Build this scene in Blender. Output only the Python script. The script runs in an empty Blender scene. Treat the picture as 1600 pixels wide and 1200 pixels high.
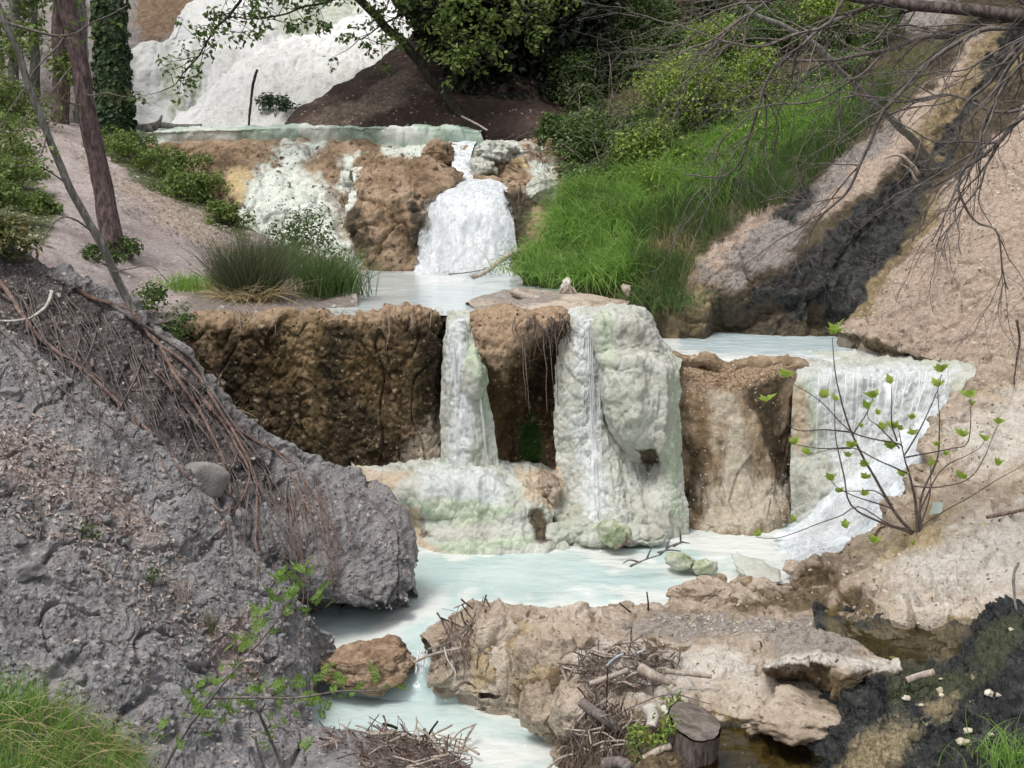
import bpy, bmesh, math, random
import numpy as np
from mathutils import Vector, Matrix
from mathutils.bvhtree import BVHTree

R = math.radians
random.seed(7)
rng = np.random.default_rng(7)
scene = bpy.context.scene
col = scene.collection

# ---------------------------------------------------------------- camera
FOC = 2198.0            # focal length in units of a 1600 px wide frame
PITCH = R(10.0)
CAM = np.array([0.0, 0.0, 3.86])
cam_d = bpy.data.cameras.new('camera')
cam_d.sensor_width = 36.0
cam_d.lens = FOC / 1600.0 * 36.0
cam_d.clip_start = 0.1
cam_d.clip_end = 500.0
cam_o = bpy.data.objects.new('camera', cam_d)
cam_o.location = CAM
cam_o.rotation_euler = (R(90) - PITCH, 0, 0)
col.objects.link(cam_o)
scene.camera = cam_o

# ---------------------------------------------------------------- sky, sun, exposure
SUN_ELEV, SUN_ROT = R(64), R(222)
w = bpy.data.worlds.new('World')
scene.world = w
w.use_nodes = True
nt = w.node_tree
for n in list(nt.nodes):
    nt.nodes.remove(n)
sky = nt.nodes.new('ShaderNodeTexSky')
sky.sky_type = 'NISHITA'
sky.sun_disc = False
sky.sun_elevation = SUN_ELEV
sky.sun_rotation = SUN_ROT
sky.air_density = 1.0
sky.dust_density = 5.0
sky.ozone_density = 1.0
hs = nt.nodes.new('ShaderNodeHueSaturation')      # a veil of high cloud: paler sky
hs.inputs['Saturation'].default_value = 0.30
bg = nt.nodes.new('ShaderNodeBackground')
bg.inputs['Strength'].default_value = 0.125
out = nt.nodes.new('ShaderNodeOutputWorld')
nt.links.new(sky.outputs[0], hs.inputs['Color'])
nt.links.new(hs.outputs[0], bg.inputs['Color'])
nt.links.new(bg.outputs[0], out.inputs[0])
sun_d = bpy.data.lights.new('sun', 'SUN')
sun_d.energy = 1.3
sun_d.angle = R(16)
sun_d.color = (1.0, 0.96, 0.9)
sun_o = bpy.data.objects.new('sun', sun_d)
sun_o.location = (0, 0, 40)
# light travels from a sun that stands behind the camera, to the left and high
az = SUN_ROT
sdir = Vector((math.sin(az) * math.cos(SUN_ELEV), math.cos(az) * math.cos(SUN_ELEV), math.sin(SUN_ELEV)))
sun_o.rotation_euler = sdir.to_track_quat('Z', 'Y').to_euler()
col.objects.link(sun_o)
vs = scene.view_settings
vs.view_transform = 'Standard'
vs.look = 'None'
vs.exposure = 0.34
vs.gamma = 1.0
vs.use_curve_mapping = False
scene.cycles.use_denoising = True
scene.cycles.max_bounces = 6
scene.cycles.diffuse_bounces = 3
scene.cycles.transparent_max_bounces = 12

# ---------------------------------------------------------------- points in the place
CP, SP = math.cos(PITCH), math.sin(PITCH)
def W(px, py, d):
    """the point at forward distance d (metres) seen at photo position px, py"""
    u = (px - 800.0) / FOC; v = (600.0 - py) / FOC
    y = CP + v * SP; z = -SP + v * CP
    t = d / y
    return np.array([u * t, d, CAM[2] + z * t])
def WZ(px, z, d):
    """the point at height z and forward distance d in photo column px"""
    t = d * CP - (z - CAM[2]) * SP
    return np.array([(px - 800.0) / FOC * t, d, z])
def GZ(px, py, z):
    """the point at height z seen at px, py"""
    v = (600.0 - py) / FOC
    y = CP + v * SP; zz = -SP + v * CP
    return W(px, py, (z - CAM[2]) / zz * y)
def pt(c):
    if isinstance(c, np.ndarray): return c
    return W(*c) if len(c) == 3 else WZ(c[0], c[2], c[3])
def proj(P):
    q = P - CAM
    f = q[..., 1] * CP - q[..., 2] * SP
    up = q[..., 1] * SP + q[..., 2] * CP
    return 800 + q[..., 0] / f * FOC, 600 - up / f * FOC

# ---------------------------------------------------------------- noise
def _h(ix, iy, iz, s):
    n = (ix.astype(np.int64) * 374761393 + iy.astype(np.int64) * 668265263 + iz.astype(np.int64) * 2147483647 + s * 974634777) & 0xffffffff
    n = ((n ^ (n >> 13)) * 1274126177) & 0xffffffff
    n = ((n ^ (n >> 16)) * 2246822519) & 0xffffffff
    return ((n ^ (n >> 15)) & 0xffffff) / float(0xffffff)
def vnoise(P, s=0):
    i = np.floor(P); f = P - i
    f = f * f * f * (f * (f * 6 - 15) + 10)
    x, y, z = i[..., 0], i[..., 1], i[..., 2]
    fx, fy, fz = f[..., 0], f[..., 1], f[..., 2]
    r = 0
    for dx in (0, 1):
        for dy in (0, 1):
            for dz in (0, 1):
                wgt = (fx if dx else 1 - fx) * (fy if dy else 1 - fy) * (fz if dz else 1 - fz)
                r = r + wgt * _h(x + dx, y + dy, z + dz, s)
    return r * 2 - 1
def fbm(P, sc=1.0, octv=4, s=0, gain=0.5, lac=2.03):
    P = P * sc; a = 1.0; r = 0; t = 0
    for k in range(octv):
        r = r + a * vnoise(P + 17.3 * k, s + k); t += a; a *= gain; P = P * lac
    return r / t
def ridged(P, sc=1.0, octv=4, s=0, gain=0.5):
    P = P * sc; a = 1.0; r = 0; t = 0
    for k in range(octv):
        r = r + a * (1 - np.abs(vnoise(P + 9.1 * k, s + k)) * 2); t += a; a *= gain; P = P * 2.03
    return r / t
def worley(P, sc=1.0, s=0):
    P = P * sc
    i = np.floor(P); best = np.full(P.shape[:-1], 9.0); bid = np.zeros(P.shape[:-1])
    for dx in (-1, 0, 1):
        for dy in (-1, 0, 1):
            for dz in (-1, 0, 1):
                c = i + np.array([dx, dy, dz])
                j = np.stack([_h(c[..., 0], c[..., 1], c[..., 2], s + q) for q in (1, 2, 3)], -1)
                d = np.sqrt(((c + j - P) ** 2).sum(-1))
                m = d < best
                best = np.where(m, d, best)
                bid = np.where(m, _h(c[..., 0], c[..., 1], c[..., 2], s + 5), bid)
    return best, bid
def lumps(P, sc, s=0):
    """rounded nodules like cauliflower travertine"""
    d, b = worley(P, sc, s)
    return np.sqrt(np.clip(1 - (d * 1.05) ** 2, 0, 1)) - 0.62 + (b - .5) * .25
def warp(P, amp, sc, s=0):
    return P + amp * np.stack([vnoise(P * sc, s), vnoise(P * sc, s + 11), vnoise(P * sc, s + 23)], -1)
def cracks(P, sc, s=0, w_=.07):
    """narrow wandering grooves"""
    Q = warp(P, .35 / sc, sc * 1.7, s)
    n = vnoise(Q * sc, s + 3) + .35 * vnoise(Q * sc * 2.1, s + 4)
    return -np.exp(-(n / w_) ** 2)
def blocks(P, sc, s=0):
    """broken crumbly steps: every cell stands proud by its own amount"""
    Q = warp(P, .3 / sc, sc * 1.3, s)
    d, b = worley(Q, sc, s + 2)
    return (b - .5) - .25 * sstep(.45, .8, d)
def strata(P, n, amp, s=0):
    z = P[..., 2] * n + 1.2 * fbm(P, 1.1, 3, s)
    f = z - np.floor(z)
    return amp * (sstep(0, .25, f) - f)
def sstep(a, b, x):
    t = np.clip((x - a) / (b - a), 0, 1)
    return t * t * (3 - 2 * t)
def poly_sd(px, py, poly):
    """signed distance in photo units, positive inside"""
    poly = np.array(poly, float)
    d = np.full(px.shape, 1e9); ins = np.zeros(px.shape, bool)
    for (x1, y1), (x2, y2) in zip(poly, np.roll(poly, -1, 0)):
        ex, ey = x2 - x1, y2 - y1
        t = np.clip(((px - x1) * ex + (py - y1) * ey) / (ex * ex + ey * ey + 1e-9), 0, 1)
        d = np.minimum(d, np.hypot(px - x1 - t * ex, py - y1 - t * ey))
        c = ((y1 > py) != (y2 > py)) & (px < ex * (py - y1) / (ey + (1e-9 if ey == 0 else 0)) + x1)
        ins ^= c
    return np.where(ins, d, -d)

# ---------------------------------------------------------------- custom properties
def tag(o, label=None, cat=None, group=None, kind=None):
    if label: o['label'] = label
    if cat: o['category'] = cat
    if group: o['group'] = group
    if kind: o['kind'] = kind
    return o
def empty(name, loc, label, cat, group=None):
    o = bpy.data.objects.new(name, None)
    o.location = [float(v) for v in loc]
    o.empty_display_size = .1
    col.objects.link(o)
    return tag(o, label, cat, group)
def link(o, parent=None):
    col.objects.link(o)
    if parent is not None:
        o.parent = parent
        b = parent; off = Vector((0, 0, 0))
        while b is not None:
            off = off + Vector(b.location); b = b.parent
        o.matrix_parent_inverse = Matrix.Translation(-off)
    return o

def mesh_np(name, V, F, m, parent=None, smooth=True, attrs=None):
    """one mesh object from a vertex array and a face array (quads or triangles)"""
    V = np.asarray(V, np.float32); F = np.asarray(F, np.int32)
    me = bpy.data.meshes.new(name)
    k = F.shape[1]
    me.vertices.add(len(V)); me.vertices.foreach_set('co', V.ravel())
    me.loops.add(F.size); me.loops.foreach_set('vertex_index', F.ravel())
    me.polygons.add(len(F))
    me.polygons.foreach_set('loop_start', np.arange(0, F.size, k, dtype=np.int32))
    me.polygons.foreach_set('loop_total', np.full(len(F), k, np.int32))
    me.polygons.foreach_set('use_smooth', np.full(len(F), smooth, bool))
    for n, a in (attrs or {}).items():
        at = me.attributes.new(n, 'FLOAT', 'POINT')
        at.data.foreach_set('value', np.asarray(a, np.float32).ravel())
    me.update(calc_edges=True)
    me.materials.append(m)
    o = bpy.data.objects.new(name, me)
    return link(o, parent)

# ---------------------------------------------------------------- surfaces
def _cr(Pk, t):
    """Catmull-Rom along axis 0 at fractional indices t"""
    n = len(Pk)
    i = np.clip(np.floor(t).astype(int), 0, n - 2); f = (t - i)[:, None, None]
    p1 = Pk[i]; p2 = Pk[i + 1]
    p0 = np.where((i > 0)[:, None, None], Pk[np.maximum(i - 1, 0)], 2 * p1 - p2)
    p3 = np.where((i < n - 2)[:, None, None], Pk[np.minimum(i + 2, n - 1)], 2 * p2 - p1)
    return 0.5 * (2 * p1 + (p2 - p0) * f + (2 * p0 - 5 * p1 + 4 * p2 - p3) * f ** 2 + (3 * p1 - p0 - 3 * p2 + p3) * f ** 3)
def _even(C, n):
    """n fractional indices along axis 0, evenly spaced by mean chord"""
    L = np.linalg.norm(np.diff(C, axis=0), axis=-1).mean(1) + 1e-4
    s = np.concatenate([[0], np.cumsum(L)])
    return np.interp(np.linspace(0, s[-1], n), s, np.arange(len(C)))
def loft(rows, nu, nv):
    n = max(len(r) for r in rows)
    G = []
    for r in rows:
        c = np.array([pt(q) for q in r])
        if len(c) != n:
            c = _cr(c[:, None, :], _even(c[:, None, :], n))[:, 0]
        G.append(c)
    G = np.array(G)
    G = _cr(G, _even(G, nv))
    Gt = np.swapaxes(G, 0, 1)
    Gt = _cr(Gt, _even(Gt, nu))
    return np.swapaxes(Gt, 0, 1)
def grid_normals(G):
    du = np.gradient(G, axis=1); dv = np.gradient(G, axis=0)
    N = np.cross(du, dv)
    N /= np.linalg.norm(N, axis=-1, keepdims=True) + 1e-9
    c = ((CAM - G) * N).sum(-1).mean()
    return N if c > 0 else -N
SURF = {}
BV_V, BV_F = [], []
def patch(name, rows, nu, nv, disp, m, masks=(), parent=None, smooth=True, register=True):
    G = loft(rows, nu, nv) if isinstance(rows, list) else rows
    N = grid_normals(G)
    raw = np.cross(np.gradient(G, axis=1), np.gradient(G, axis=0))
    flip = (raw * N).sum() < 0
    if disp is not None:
        G = G + N * disp(G)[..., None]
    nv, nu = G.shape[:2]
    idx = np.arange(nv * nu).reshape(nv, nu)
    F = np.stack([idx[:-1, :-1], idx[:-1, 1:], idx[1:, 1:], idx[1:, :-1]], -1).reshape(-1, 4)
    P = G.reshape(-1, 3)
    n0 = ((G[1:, :-1] - G[:-1, :-1])[0, 0])
    px, py = proj(P)
    attrs = {}
    wx = px + 22 * fbm(P, 2.3, 3, 71) + 8 * fbm(P, 9, 2, 75); wy = py + 22 * fbm(P, 2.3, 3, 81) + 8 * fbm(P, 9, 2, 85)
    for (an, poly, soft) in masks:
        val = sstep(-1.5 * soft, 1.5 * soft, poly_sd(wx, wy, poly))
        attrs[an] = np.maximum(attrs.get(an, 0), val)
    o = mesh_np(name, P, F[:, ::-1] if flip else F, m, parent, smooth, attrs)
    SURF[name if name not in SURF else name + str(len(SURF))] = G
    if register:
        off = sum(len(v) for v in BV_V)
        BV_V.append(P); BV_F.append(F + off)
    return o
BVH = None
def build_bvh():
    global BVH
    V = np.concatenate(BV_V); F = np.concatenate(BV_F)
    BVH = BVHTree.FromPolygons(V.tolist(), F.tolist())
def hit(px, py, fallback=12.0):
    """the place and normal where the line of sight at px, py meets the ground"""
    d = Vector(W(px, py, 10.0) - CAM).normalized()
    h = BVH.ray_cast(Vector(CAM), d, 200)
    if h[0] is None:
        return W(px, py, fallback), np.array([0, -.5, .8])
    nn = h[1] if h[1].dot(d) < 0 else -h[1]
    return np.array(h[0]), np.array(nn)
def scatter(G, n, poly=None, test=None):
    """n random points on a surface grid, evenly by area, inside a photo outline"""
    N = grid_normals(G)
    A = np.linalg.norm(np.cross(G[1:, :-1] - G[:-1, :-1], G[:-1, 1:] - G[:-1, :-1]), axis=-1)
    if poly is not None:
        px, py = proj(G[:-1, :-1])
        A = A * (poly_sd(px, py, poly) > 0)
    if A.sum() <= 0: return np.zeros((0, 3)), np.zeros((0, 3))
    c = np.cumsum(A.ravel()); k = np.searchsorted(c, rng.random(n) * c[-1])
    k = np.minimum(k, A.size - 1)
    i, j = np.divmod(k, A.shape[1])
    a, b = rng.random((2, n, 1))
    P = G[i, j] * (1 - a) * (1 - b) + G[i + 1, j] * a * (1 - b) + G[i, j + 1] * (1 - a) * b + G[i + 1, j + 1] * a * b
    return P, N[i, j]

# ---------------------------------------------------------------- materials
def _n(t, typ, **kw):
    n = t.nodes.new(typ)
    for k, v in kw.items():
        if hasattr(n, k) and k not in n.inputs: setattr(n, k, v)
        else: n.inputs[k].default_value = v
    return n
def c4(c): return (c[0], c[1], c[2], 1.0)
def noise_node(t, vec, scale, detail=6, rough=.6, dist=0.0):
    n = _n(t, 'ShaderNodeTexNoise')
    n.inputs['Scale'].default_value = scale
    n.inputs['Detail'].default_value = detail
    n.inputs['Roughness'].default_value = rough
    n.inputs['Distortion'].default_value = dist
    t.links.new(vec, n.inputs['Vector'])
    return n.outputs['Fac']
def ramp(t, fac, stops):
    r = _n(t, 'ShaderNodeValToRGB')
    e = r.color_ramp.elements
    while len(e) < len(stops): e.new(0.5)
    for q, (p, c) in zip(e, stops):
        q.position = p; q.color = c4(c)
    t.links.new(fac, r.inputs[0])
    return r.outputs[0]
def mixc(t, fac, a, b, mode='MIX'):
    n = _n(t, 'ShaderNodeMix', data_type='RGBA', blend_type=mode)
    t.links.new(fac, n.inputs[0]) if not isinstance(fac, float) else setattr(n.inputs[0], 'default_value', fac)
    for s, v in ((6, a), (7, b)):
        if isinstance(v, tuple): n.inputs[s].default_value = c4(v)
        else: t.links.new(v, n.inputs[s])
    return n.outputs[2]
def mathn(t, op, a, b=None, c=None, clamp=False):
    n = _n(t, 'ShaderNodeMath', operation=op, use_clamp=clamp)
    for s, v in enumerate((a, b, c)):
        if v is None: continue
        if isinstance(v, (int, float)): n.inputs[s].default_value = v
        else: t.links.new(v, n.inputs[s])
    return n.outputs[0]
def mrange(t, v, a, b, c=0.0, d=1.0):
    n = _n(t, 'ShaderNodeMapRange', interpolation_type='SMOOTHSTEP')
    t.links.new(v, n.inputs[0])
    for s, x in zip((1, 2, 3, 4), (a, b, c, d)): n.inputs[s].default_value = x
    return n.outputs[0]
MATS = {}
def new_mat(name):
    m = bpy.data.materials.new(name); m.use_nodes = True
    t = m.node_tree
    for n in list(t.nodes): t.nodes.remove(n)
    o = _n(t, 'ShaderNodeOutputMaterial')
    MATS[name] = m
    return m, t, o
def rock_mat(name, cols, scale=3.0, fine=22.0, speck=None, pits=None, layers=(), rough=.9, spec=.25,
             bumps=((14, .5), (60, .3)), stretch=None, dist=0.0, tint=None):
    """mineral surface: cloud of colours + specks + stains and painted shade by mask"""
    m, t, o = new_mat(name)
    g = _n(t, 'ShaderNodeTexCoord').outputs['Object']
    vec = g
    if stretch:
        mp = _n(t, 'ShaderNodeMapping'); mp.inputs['Scale'].default_value = stretch
        t.links.new(g, mp.inputs[0]); vec = mp.outputs[0]
    n1 = noise_node(t, vec, scale, 5, .62, dist)
    n2 = noise_node(t, g, fine, 8, .7)
    f = mathn(t, 'ADD', mathn(t, 'MULTIPLY', n1, .6), mathn(t, 'MULTIPLY', n2, .4))
    f = mrange(t, f, .33, .68)
    k = len(cols)
    c = ramp(t, f, [(i / (k - 1), q) for i, q in enumerate(cols)])
    rgh = None
    if tint:                      # a second, broad colour drift
        n5 = noise_node(t, g, tint[1], 3, .5)
        c = mixc(t, mathn(t, 'MULTIPLY', mrange(t, n5, .45, .65), tint[2]), c, tint[0])
    for (an, a, b, lr, sc) in layers:
        at = _n(t, 'ShaderNodeAttribute'); at.attribute_name = an
        n3 = noise_node(t, vec, sc, 7, .7)
        fac = mrange(t, mathn(t, 'ADD', at.outputs['Fac'], mathn(t, 'MULTIPLY', mathn(t, 'SUBTRACT', n3, .5), 2.0)), .16, .84)
        fac = mathn(t, 'MULTIPLY', fac, mrange(t, at.outputs['Fac'], 0.01, .3))
        n4 = noise_node(t, g, sc * 3.7, 6, .65)
        c = mixc(t, fac, c, mixc(t, mrange(t, n4, .35, .65), a, b))
        r0 = rgh if rgh is not None else rough
        q = _n(t, 'ShaderNodeMix', data_type='FLOAT')
        t.links.new(fac, q.inputs[0])
        if isinstance(r0, float): q.inputs[2].default_value = r0
        else: t.links.new(r0, q.inputs[2])
        q.inputs[3].default_value = lr
        rgh = q.outputs[0]
    for sp in (speck if isinstance(speck, list) else [speck] if speck else []):
        cs, ss, amt = sp
        v = _n(t, 'ShaderNodeTexVoronoi'); v.inputs['Scale'].default_value = ss
        nz = _n(t, 'ShaderNodeTexNoise'); nz.inputs['Scale'].default_value = ss * 1.6; nz.inputs['Detail'].default_value = 3
        t.links.new(g, nz.inputs['Vector'])
        va = _n(t, 'ShaderNodeVectorMath', operation='MULTIPLY_ADD')
        t.links.new(nz.outputs['Color'], va.inputs[0]); va.inputs[1].default_value = (1.3 / ss,) * 3; t.links.new(g, va.inputs[2])
        t.links.new(va.outputs[0], v.inputs['Vector'])
        sepc = _n(t, 'ShaderNodeSeparateColor'); t.links.new(v.outputs['Color'], sepc.inputs[0])
        on = mathn(t, 'MULTIPLY', mathn(t, 'LESS_THAN', sepc.outputs[0], amt), mrange(t, v.outputs['Distance'], .5, .2))
        c = mixc(t, on, c, cs)
    bs = _n(t, 'ShaderNodeBsdfPrincipled')
    bs.inputs['Specular IOR Level'].default_value = spec
    t.links.new(c, bs.inputs['Base Color'])
    if rgh is None: bs.inputs['Roughness'].default_value = rough
    else: t.links.new(rgh, bs.inputs['Roughness'])
    nrm = None
    for (sc, st) in bumps:
        b = _n(t, 'ShaderNodeBump'); b.inputs['Strength'].default_value = min(1.0, st); b.inputs['Distance'].default_value = .6 / sc
        t.links.new(noise_node(t, g, sc, 6, .65), b.inputs['Height'])
        if nrm is not None: t.links.new(nrm, b.inputs['Normal'])
        nrm = b.outputs[0]
    if nrm is not None: t.links.new(nrm, bs.inputs['Normal'])
    t.links.new(bs.outputs[0], o.inputs[0])
    return m
def leaf_mat(name, cols, trans=.35, rough=.5, spec=.3):
    m, t, o = new_mat(name)
    gi = _n(t, 'ShaderNodeNewGeometry')
    k = len(cols)
    c = ramp(t, gi.outputs['Random Per Island'], [(i / max(1, k - 1), q) for i, q in enumerate(cols)])
    bs = _n(t, 'ShaderNodeBsdfPrincipled')
    bs.inputs['Roughness'].default_value = rough; bs.inputs['Specular IOR Level'].default_value = spec
    t.links.new(c, bs.inputs['Base Color'])
    tr = _n(t, 'ShaderNodeBsdfTranslucent'); t.links.new(c, tr.inputs[0])
    mx = _n(t, 'ShaderNodeMixShader'); mx.inputs[0].default_value = trans
    t.links.new(bs.outputs[0], mx.inputs[1]); t.links.new(tr.outputs[0], mx.inputs[2])
    t.links.new(mx.outputs[0], o.inputs[0])
    return m
def bark_mat(name, cols, stretch=(9, 9, 2.2), scale=3.0, bump=.8, rough=.9):
    m, t, o = new_mat(name)
    g = _n(t, 'ShaderNodeTexCoord').outputs['Object']
    mp = _n(t, 'ShaderNodeMapping'); mp.inputs['Scale'].default_value = stretch
    t.links.new(g, mp.inputs[0])
    n1 = noise_node(t, mp.outputs[0], scale, 8, .7, .6)
    c = ramp(t, mrange(t, n1, .3, .7), [(i / (len(cols) - 1), q) for i, q in enumerate(cols)])
    bs = _n(t, 'ShaderNodeBsdfPrincipled'); bs.inputs['Roughness'].default_value = rough
    bs.inputs['Specular IOR Level'].default_value = .2
    t.links.new(c, bs.inputs['Base Color'])
    b = _n(t, 'ShaderNodeBump'); b.inputs['Strength'].default_value = bump; b.inputs['Distance'].default_value = .02
    t.links.new(n1, b.inputs['Height']); t.links.new(b.outputs[0], bs.inputs['Normal'])
    t.links.new(bs.outputs[0], o.inputs[0])
    return m
def milk_mat(name, c1, c2, sc=2.0, rough=.16, edge=None, stretch=(1, 1, 1), bump=(9, .12)):
    """milky spring water: opaque with suspended chalk, glossy skin"""
    m, t, o = new_mat(name)
    g = _n(t, 'ShaderNodeTexCoord').outputs['Object']
    mp = _n(t, 'ShaderNodeMapping'); mp.inputs['Scale'].default_value = stretch
    t.links.new(g, mp.inputs[0])
    f = mrange(t, noise_node(t, mp.outputs[0], sc, 6, .6, .5), .36, .64)
    c = mixc(t, f, c1, c2)
    if edge:
        at = _n(t, 'ShaderNodeAttribute'); at.attribute_name = 'edge'
        n3 = noise_node(t, mp.outputs[0], 5.0, 7, .7, .4)
        fac = mrange(t, mathn(t, 'ADD', at.outputs['Fac'], mathn(t, 'MULTIPLY', mathn(t, 'SUBTRACT', n3, .5), .9)), .1, 1.0)
        c = mixc(t, fac, c, edge)
    # fine floating flecks of chalk foam
    v = _n(t, 'ShaderNodeTexVoronoi'); v.inputs['Scale'].default_value = 22.0
    t.links.new(g, v.inputs['Vector'])
    se = _n(t, 'ShaderNodeSeparateColor'); t.links.new(v.outputs['Color'], se.inputs[0])
    on = mathn(t, 'MULTIPLY', mathn(t, 'LESS_THAN', se.outputs[0], .06), mrange(t, v.outputs['Distance'], .25, .1))
    c = mixc(t, on, c, (.86, .86, .84))
    bs = _n(t, 'ShaderNodeBsdfPrincipled'); bs.inputs['Roughness'].default_value = rough
    bs.inputs['IOR'].default_value = 1.33
    t.links.new(c, bs.inputs['Base Color'])
    b = _n(t, 'ShaderNodeBump'); b.inputs['Strength'].default_value = bump[1]; b.inputs['Distance'].default_value = .05
    t.links.new(noise_node(t, mp.outputs[0], bump[0], 4, .55, .3), b.inputs['Height'])
    t.links.new(b.outputs[0], bs.inputs['Normal'])
    t.links.new(bs.outputs[0], o.inputs[0])
    return m
def clear_mat(name, tint):
    m, t, o = new_mat(name)
    g = _n(t, 'ShaderNodeTexCoord').outputs['Object']
    tr = _n(t, 'ShaderNodeBsdfTransparent'); tr.inputs[0].default_value = c4(tint)
    gl = _n(t, 'ShaderNodeBsdfGlossy'); gl.inputs['Roughness'].default_value = .06
    gl.inputs[0].default_value = (1, 1, 1, 1)
    b = _n(t, 'ShaderNodeBump'); b.inputs['Strength'].default_value = .25; b.inputs['Distance'].default_value = .02
    t.links.new(noise_node(t, g, 7, 4, .55), b.inputs['Height'])
    fr = _n(t, 'ShaderNodeFresnel'); fr.inputs[0].default_value = 1.33
    t.links.new(b.outputs[0], gl.inputs['Normal']); t.links.new(b.outputs[0], fr.inputs['Normal'])
    mx = _n(t, 'ShaderNodeMixShader')
    t.links.new(fr.outputs[0], mx.inputs[0]); t.links.new(tr.outputs[0], mx.inputs[1]); t.links.new(gl.outputs[0], mx.inputs[2])
    t.links.new(mx.outputs[0], o.inputs[0])
    return m
def curtain_mat(name, c, sc=(15, 15, .9), lo=.47, hi=.72, amax=.75):
    """a sheet of falling water: streaks of white, gaps between"""
    m, t, o = new_mat(name)
    g = _n(t, 'ShaderNodeTexCoord').outputs['Object']
    mp = _n(t, 'ShaderNodeMapping'); mp.inputs['Scale'].default_value = sc
    t.links.new(g, mp.inputs[0])
    f = noise_node(t, mp.outputs[0], 1.0, 5, .6, .3)
    at = _n(t, 'ShaderNodeAttribute'); at.attribute_name = 'thin'
    f = mathn(t, 'SUBTRACT', f, mathn(t, 'MULTIPLY', at.outputs['Fac'], .3))
    a = mrange(t, f, lo, hi, 0.0, amax)
    bs = _n(t, 'ShaderNodeBsdfPrincipled'); bs.inputs['Base Color'].default_value = c4(c)
    bs.inputs['Roughness'].default_value = .3
    t.links.new(a, bs.inputs['Alpha'])
    t.links.new(bs.outputs[0], o.inputs[0])
    return m
def foam_mat(name, cols, stretch, sc=5.0, cut=(.3, .62), ragged=1.1, amax=1.0, bump=.5):
    """broken white water: ragged edges, streaks of grey and white"""
    m, t, o = new_mat(name)
    g = _n(t, 'ShaderNodeTexCoord').outputs['Object']
    mp = _n(t, 'ShaderNodeMapping'); mp.inputs['Scale'].default_value = stretch
    t.links.new(g, mp.inputs[0])
    n1 = noise_node(t, mp.outputs[0], sc, 7, .68, .4)
    n2 = noise_node(t, mp.outputs[0], sc * 2.6, 6, .65)
    c = ramp(t, mrange(t, mathn(t, 'ADD', mathn(t, 'MULTIPLY', n1, .6), mathn(t, 'MULTIPLY', n2, .4)), .34, .66), [(i / (len(cols) - 1), q) for i, q in enumerate(cols)])
    at = _n(t, 'ShaderNodeAttribute'); at.attribute_name = 'core'
    a = mrange(t, mathn(t, 'ADD', at.outputs['Fac'], mathn(t, 'MULTIPLY', mathn(t, 'SUBTRACT', n2, .5), ragged)), cut[0], cut[1], 0.0, amax)
    bs = _n(t, 'ShaderNodeBsdfPrincipled'); bs.inputs['Roughness'].default_value = .4
    t.links.new(c, bs.inputs['Base Color']); t.links.new(a, bs.inputs['Alpha'])
    b = _n(t, 'ShaderNodeBump'); b.inputs['Strength'].default_value = bump; b.inputs['Distance'].default_value = .03
    t.links.new(n2, b.inputs['Height']); t.links.new(b.outputs[0], bs.inputs['Normal'])
    t.links.new(bs.outputs[0], o.inputs[0])
    return m
def thin_water_mat(name, c, alpha):
    m, t, o = new_mat(name)
    bs = _n(t, 'ShaderNodeBsdfPrincipled'); bs.inputs['Base Color'].default_value = c4(c)
    bs.inputs['Roughness'].default_value = .2; bs.inputs['Alpha'].default_value = alpha
    t.links.new(bs.outputs[0], o.inputs[0])
    return m

# ---------------------------------------------------------------- tubes, leaves, blades, stones
def cr_line(P, n):
    P = np.asarray(P, float)
    if len(P) < 3:
        t = np.linspace(0, 1, n)[:, None]
        return P[0] * (1 - t) + P[-1] * t
    C = P[:, None, :]
    return _cr(C, _even(C, n))[:, 0]
def tube_arrays(lines, sides=6):
    """lines: list of (points, radii); returns vertices and quads of all of them"""
    VV, FF = [], []; off = 0
    for (P, r) in lines:
        P = np.asarray(P, float); n = len(P)
        r = np.broadcast_to(np.asarray(r, float), (n,))
        T = np.gradient(P, axis=0); T /= np.linalg.norm(T, axis=1, keepdims=True) + 1e-9
        ref = np.array([0.31, .87, .38])
        A = np.cross(T, ref); A /= np.linalg.norm(A, axis=1, keepdims=True) + 1e-9
        B = np.cross(T, A)
        a = np.linspace(0, 2 * np.pi, sides, endpoint=False)
        ring = A[:, None] * np.cos(a)[None, :, None] + B[:, None] * np.sin(a)[None, :, None]
        V = P[:, None] + ring * r[:, None, None]
        idx = np.arange(n * sides).reshape(n, sides) + off
        nx = np.roll(idx, -1, 1)
        FF.append(np.stack([idx[:-1], nx[:-1], nx[1:], idx[1:]], -1).reshape(-1, 4))
        # caps by collapsing: add a centre point as degenerate quads
        VV.append(V.reshape(-1, 3)); off += n * sides
        for e, ii in ((0, idx[0]), (-1, idx[-1])):
            VV.append(P[e:e + 1] if e == 0 else P[-1:]); ce = off; off += 1
            jj = np.roll(ii, -1)
            FF.append(np.stack([ii, jj, np.full(sides, ce), np.full(sides, ce)], -1)[:, :4])
    return np.concatenate(VV), np.concatenate(FF)
def quads_fix(F):
    return F
def tubes(name, lines, m, parent=None, sides=6, rough=0.0):
    V, F = tube_arrays(lines, sides)
    if rough: V = V + rough * np.stack([fbm(V, 14, 3, 1), fbm(V, 14, 3, 7), fbm(V, 14, 3, 13)], -1)
    me = bpy.data.meshes.new(name)
    tri = F[:, 2] == F[:, 3]
    faces = [tuple(f[:3]) if q else tuple(f) for f, q in zip(F.tolist(), tri.tolist())]
    me.from_pydata(V.tolist(), [], faces)
    me.polygons.foreach_set('use_smooth', np.ones(len(faces), bool))
    me.update(); me.materials.append(m)
    return link(bpy.data.objects.new(name, me), parent)
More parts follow.
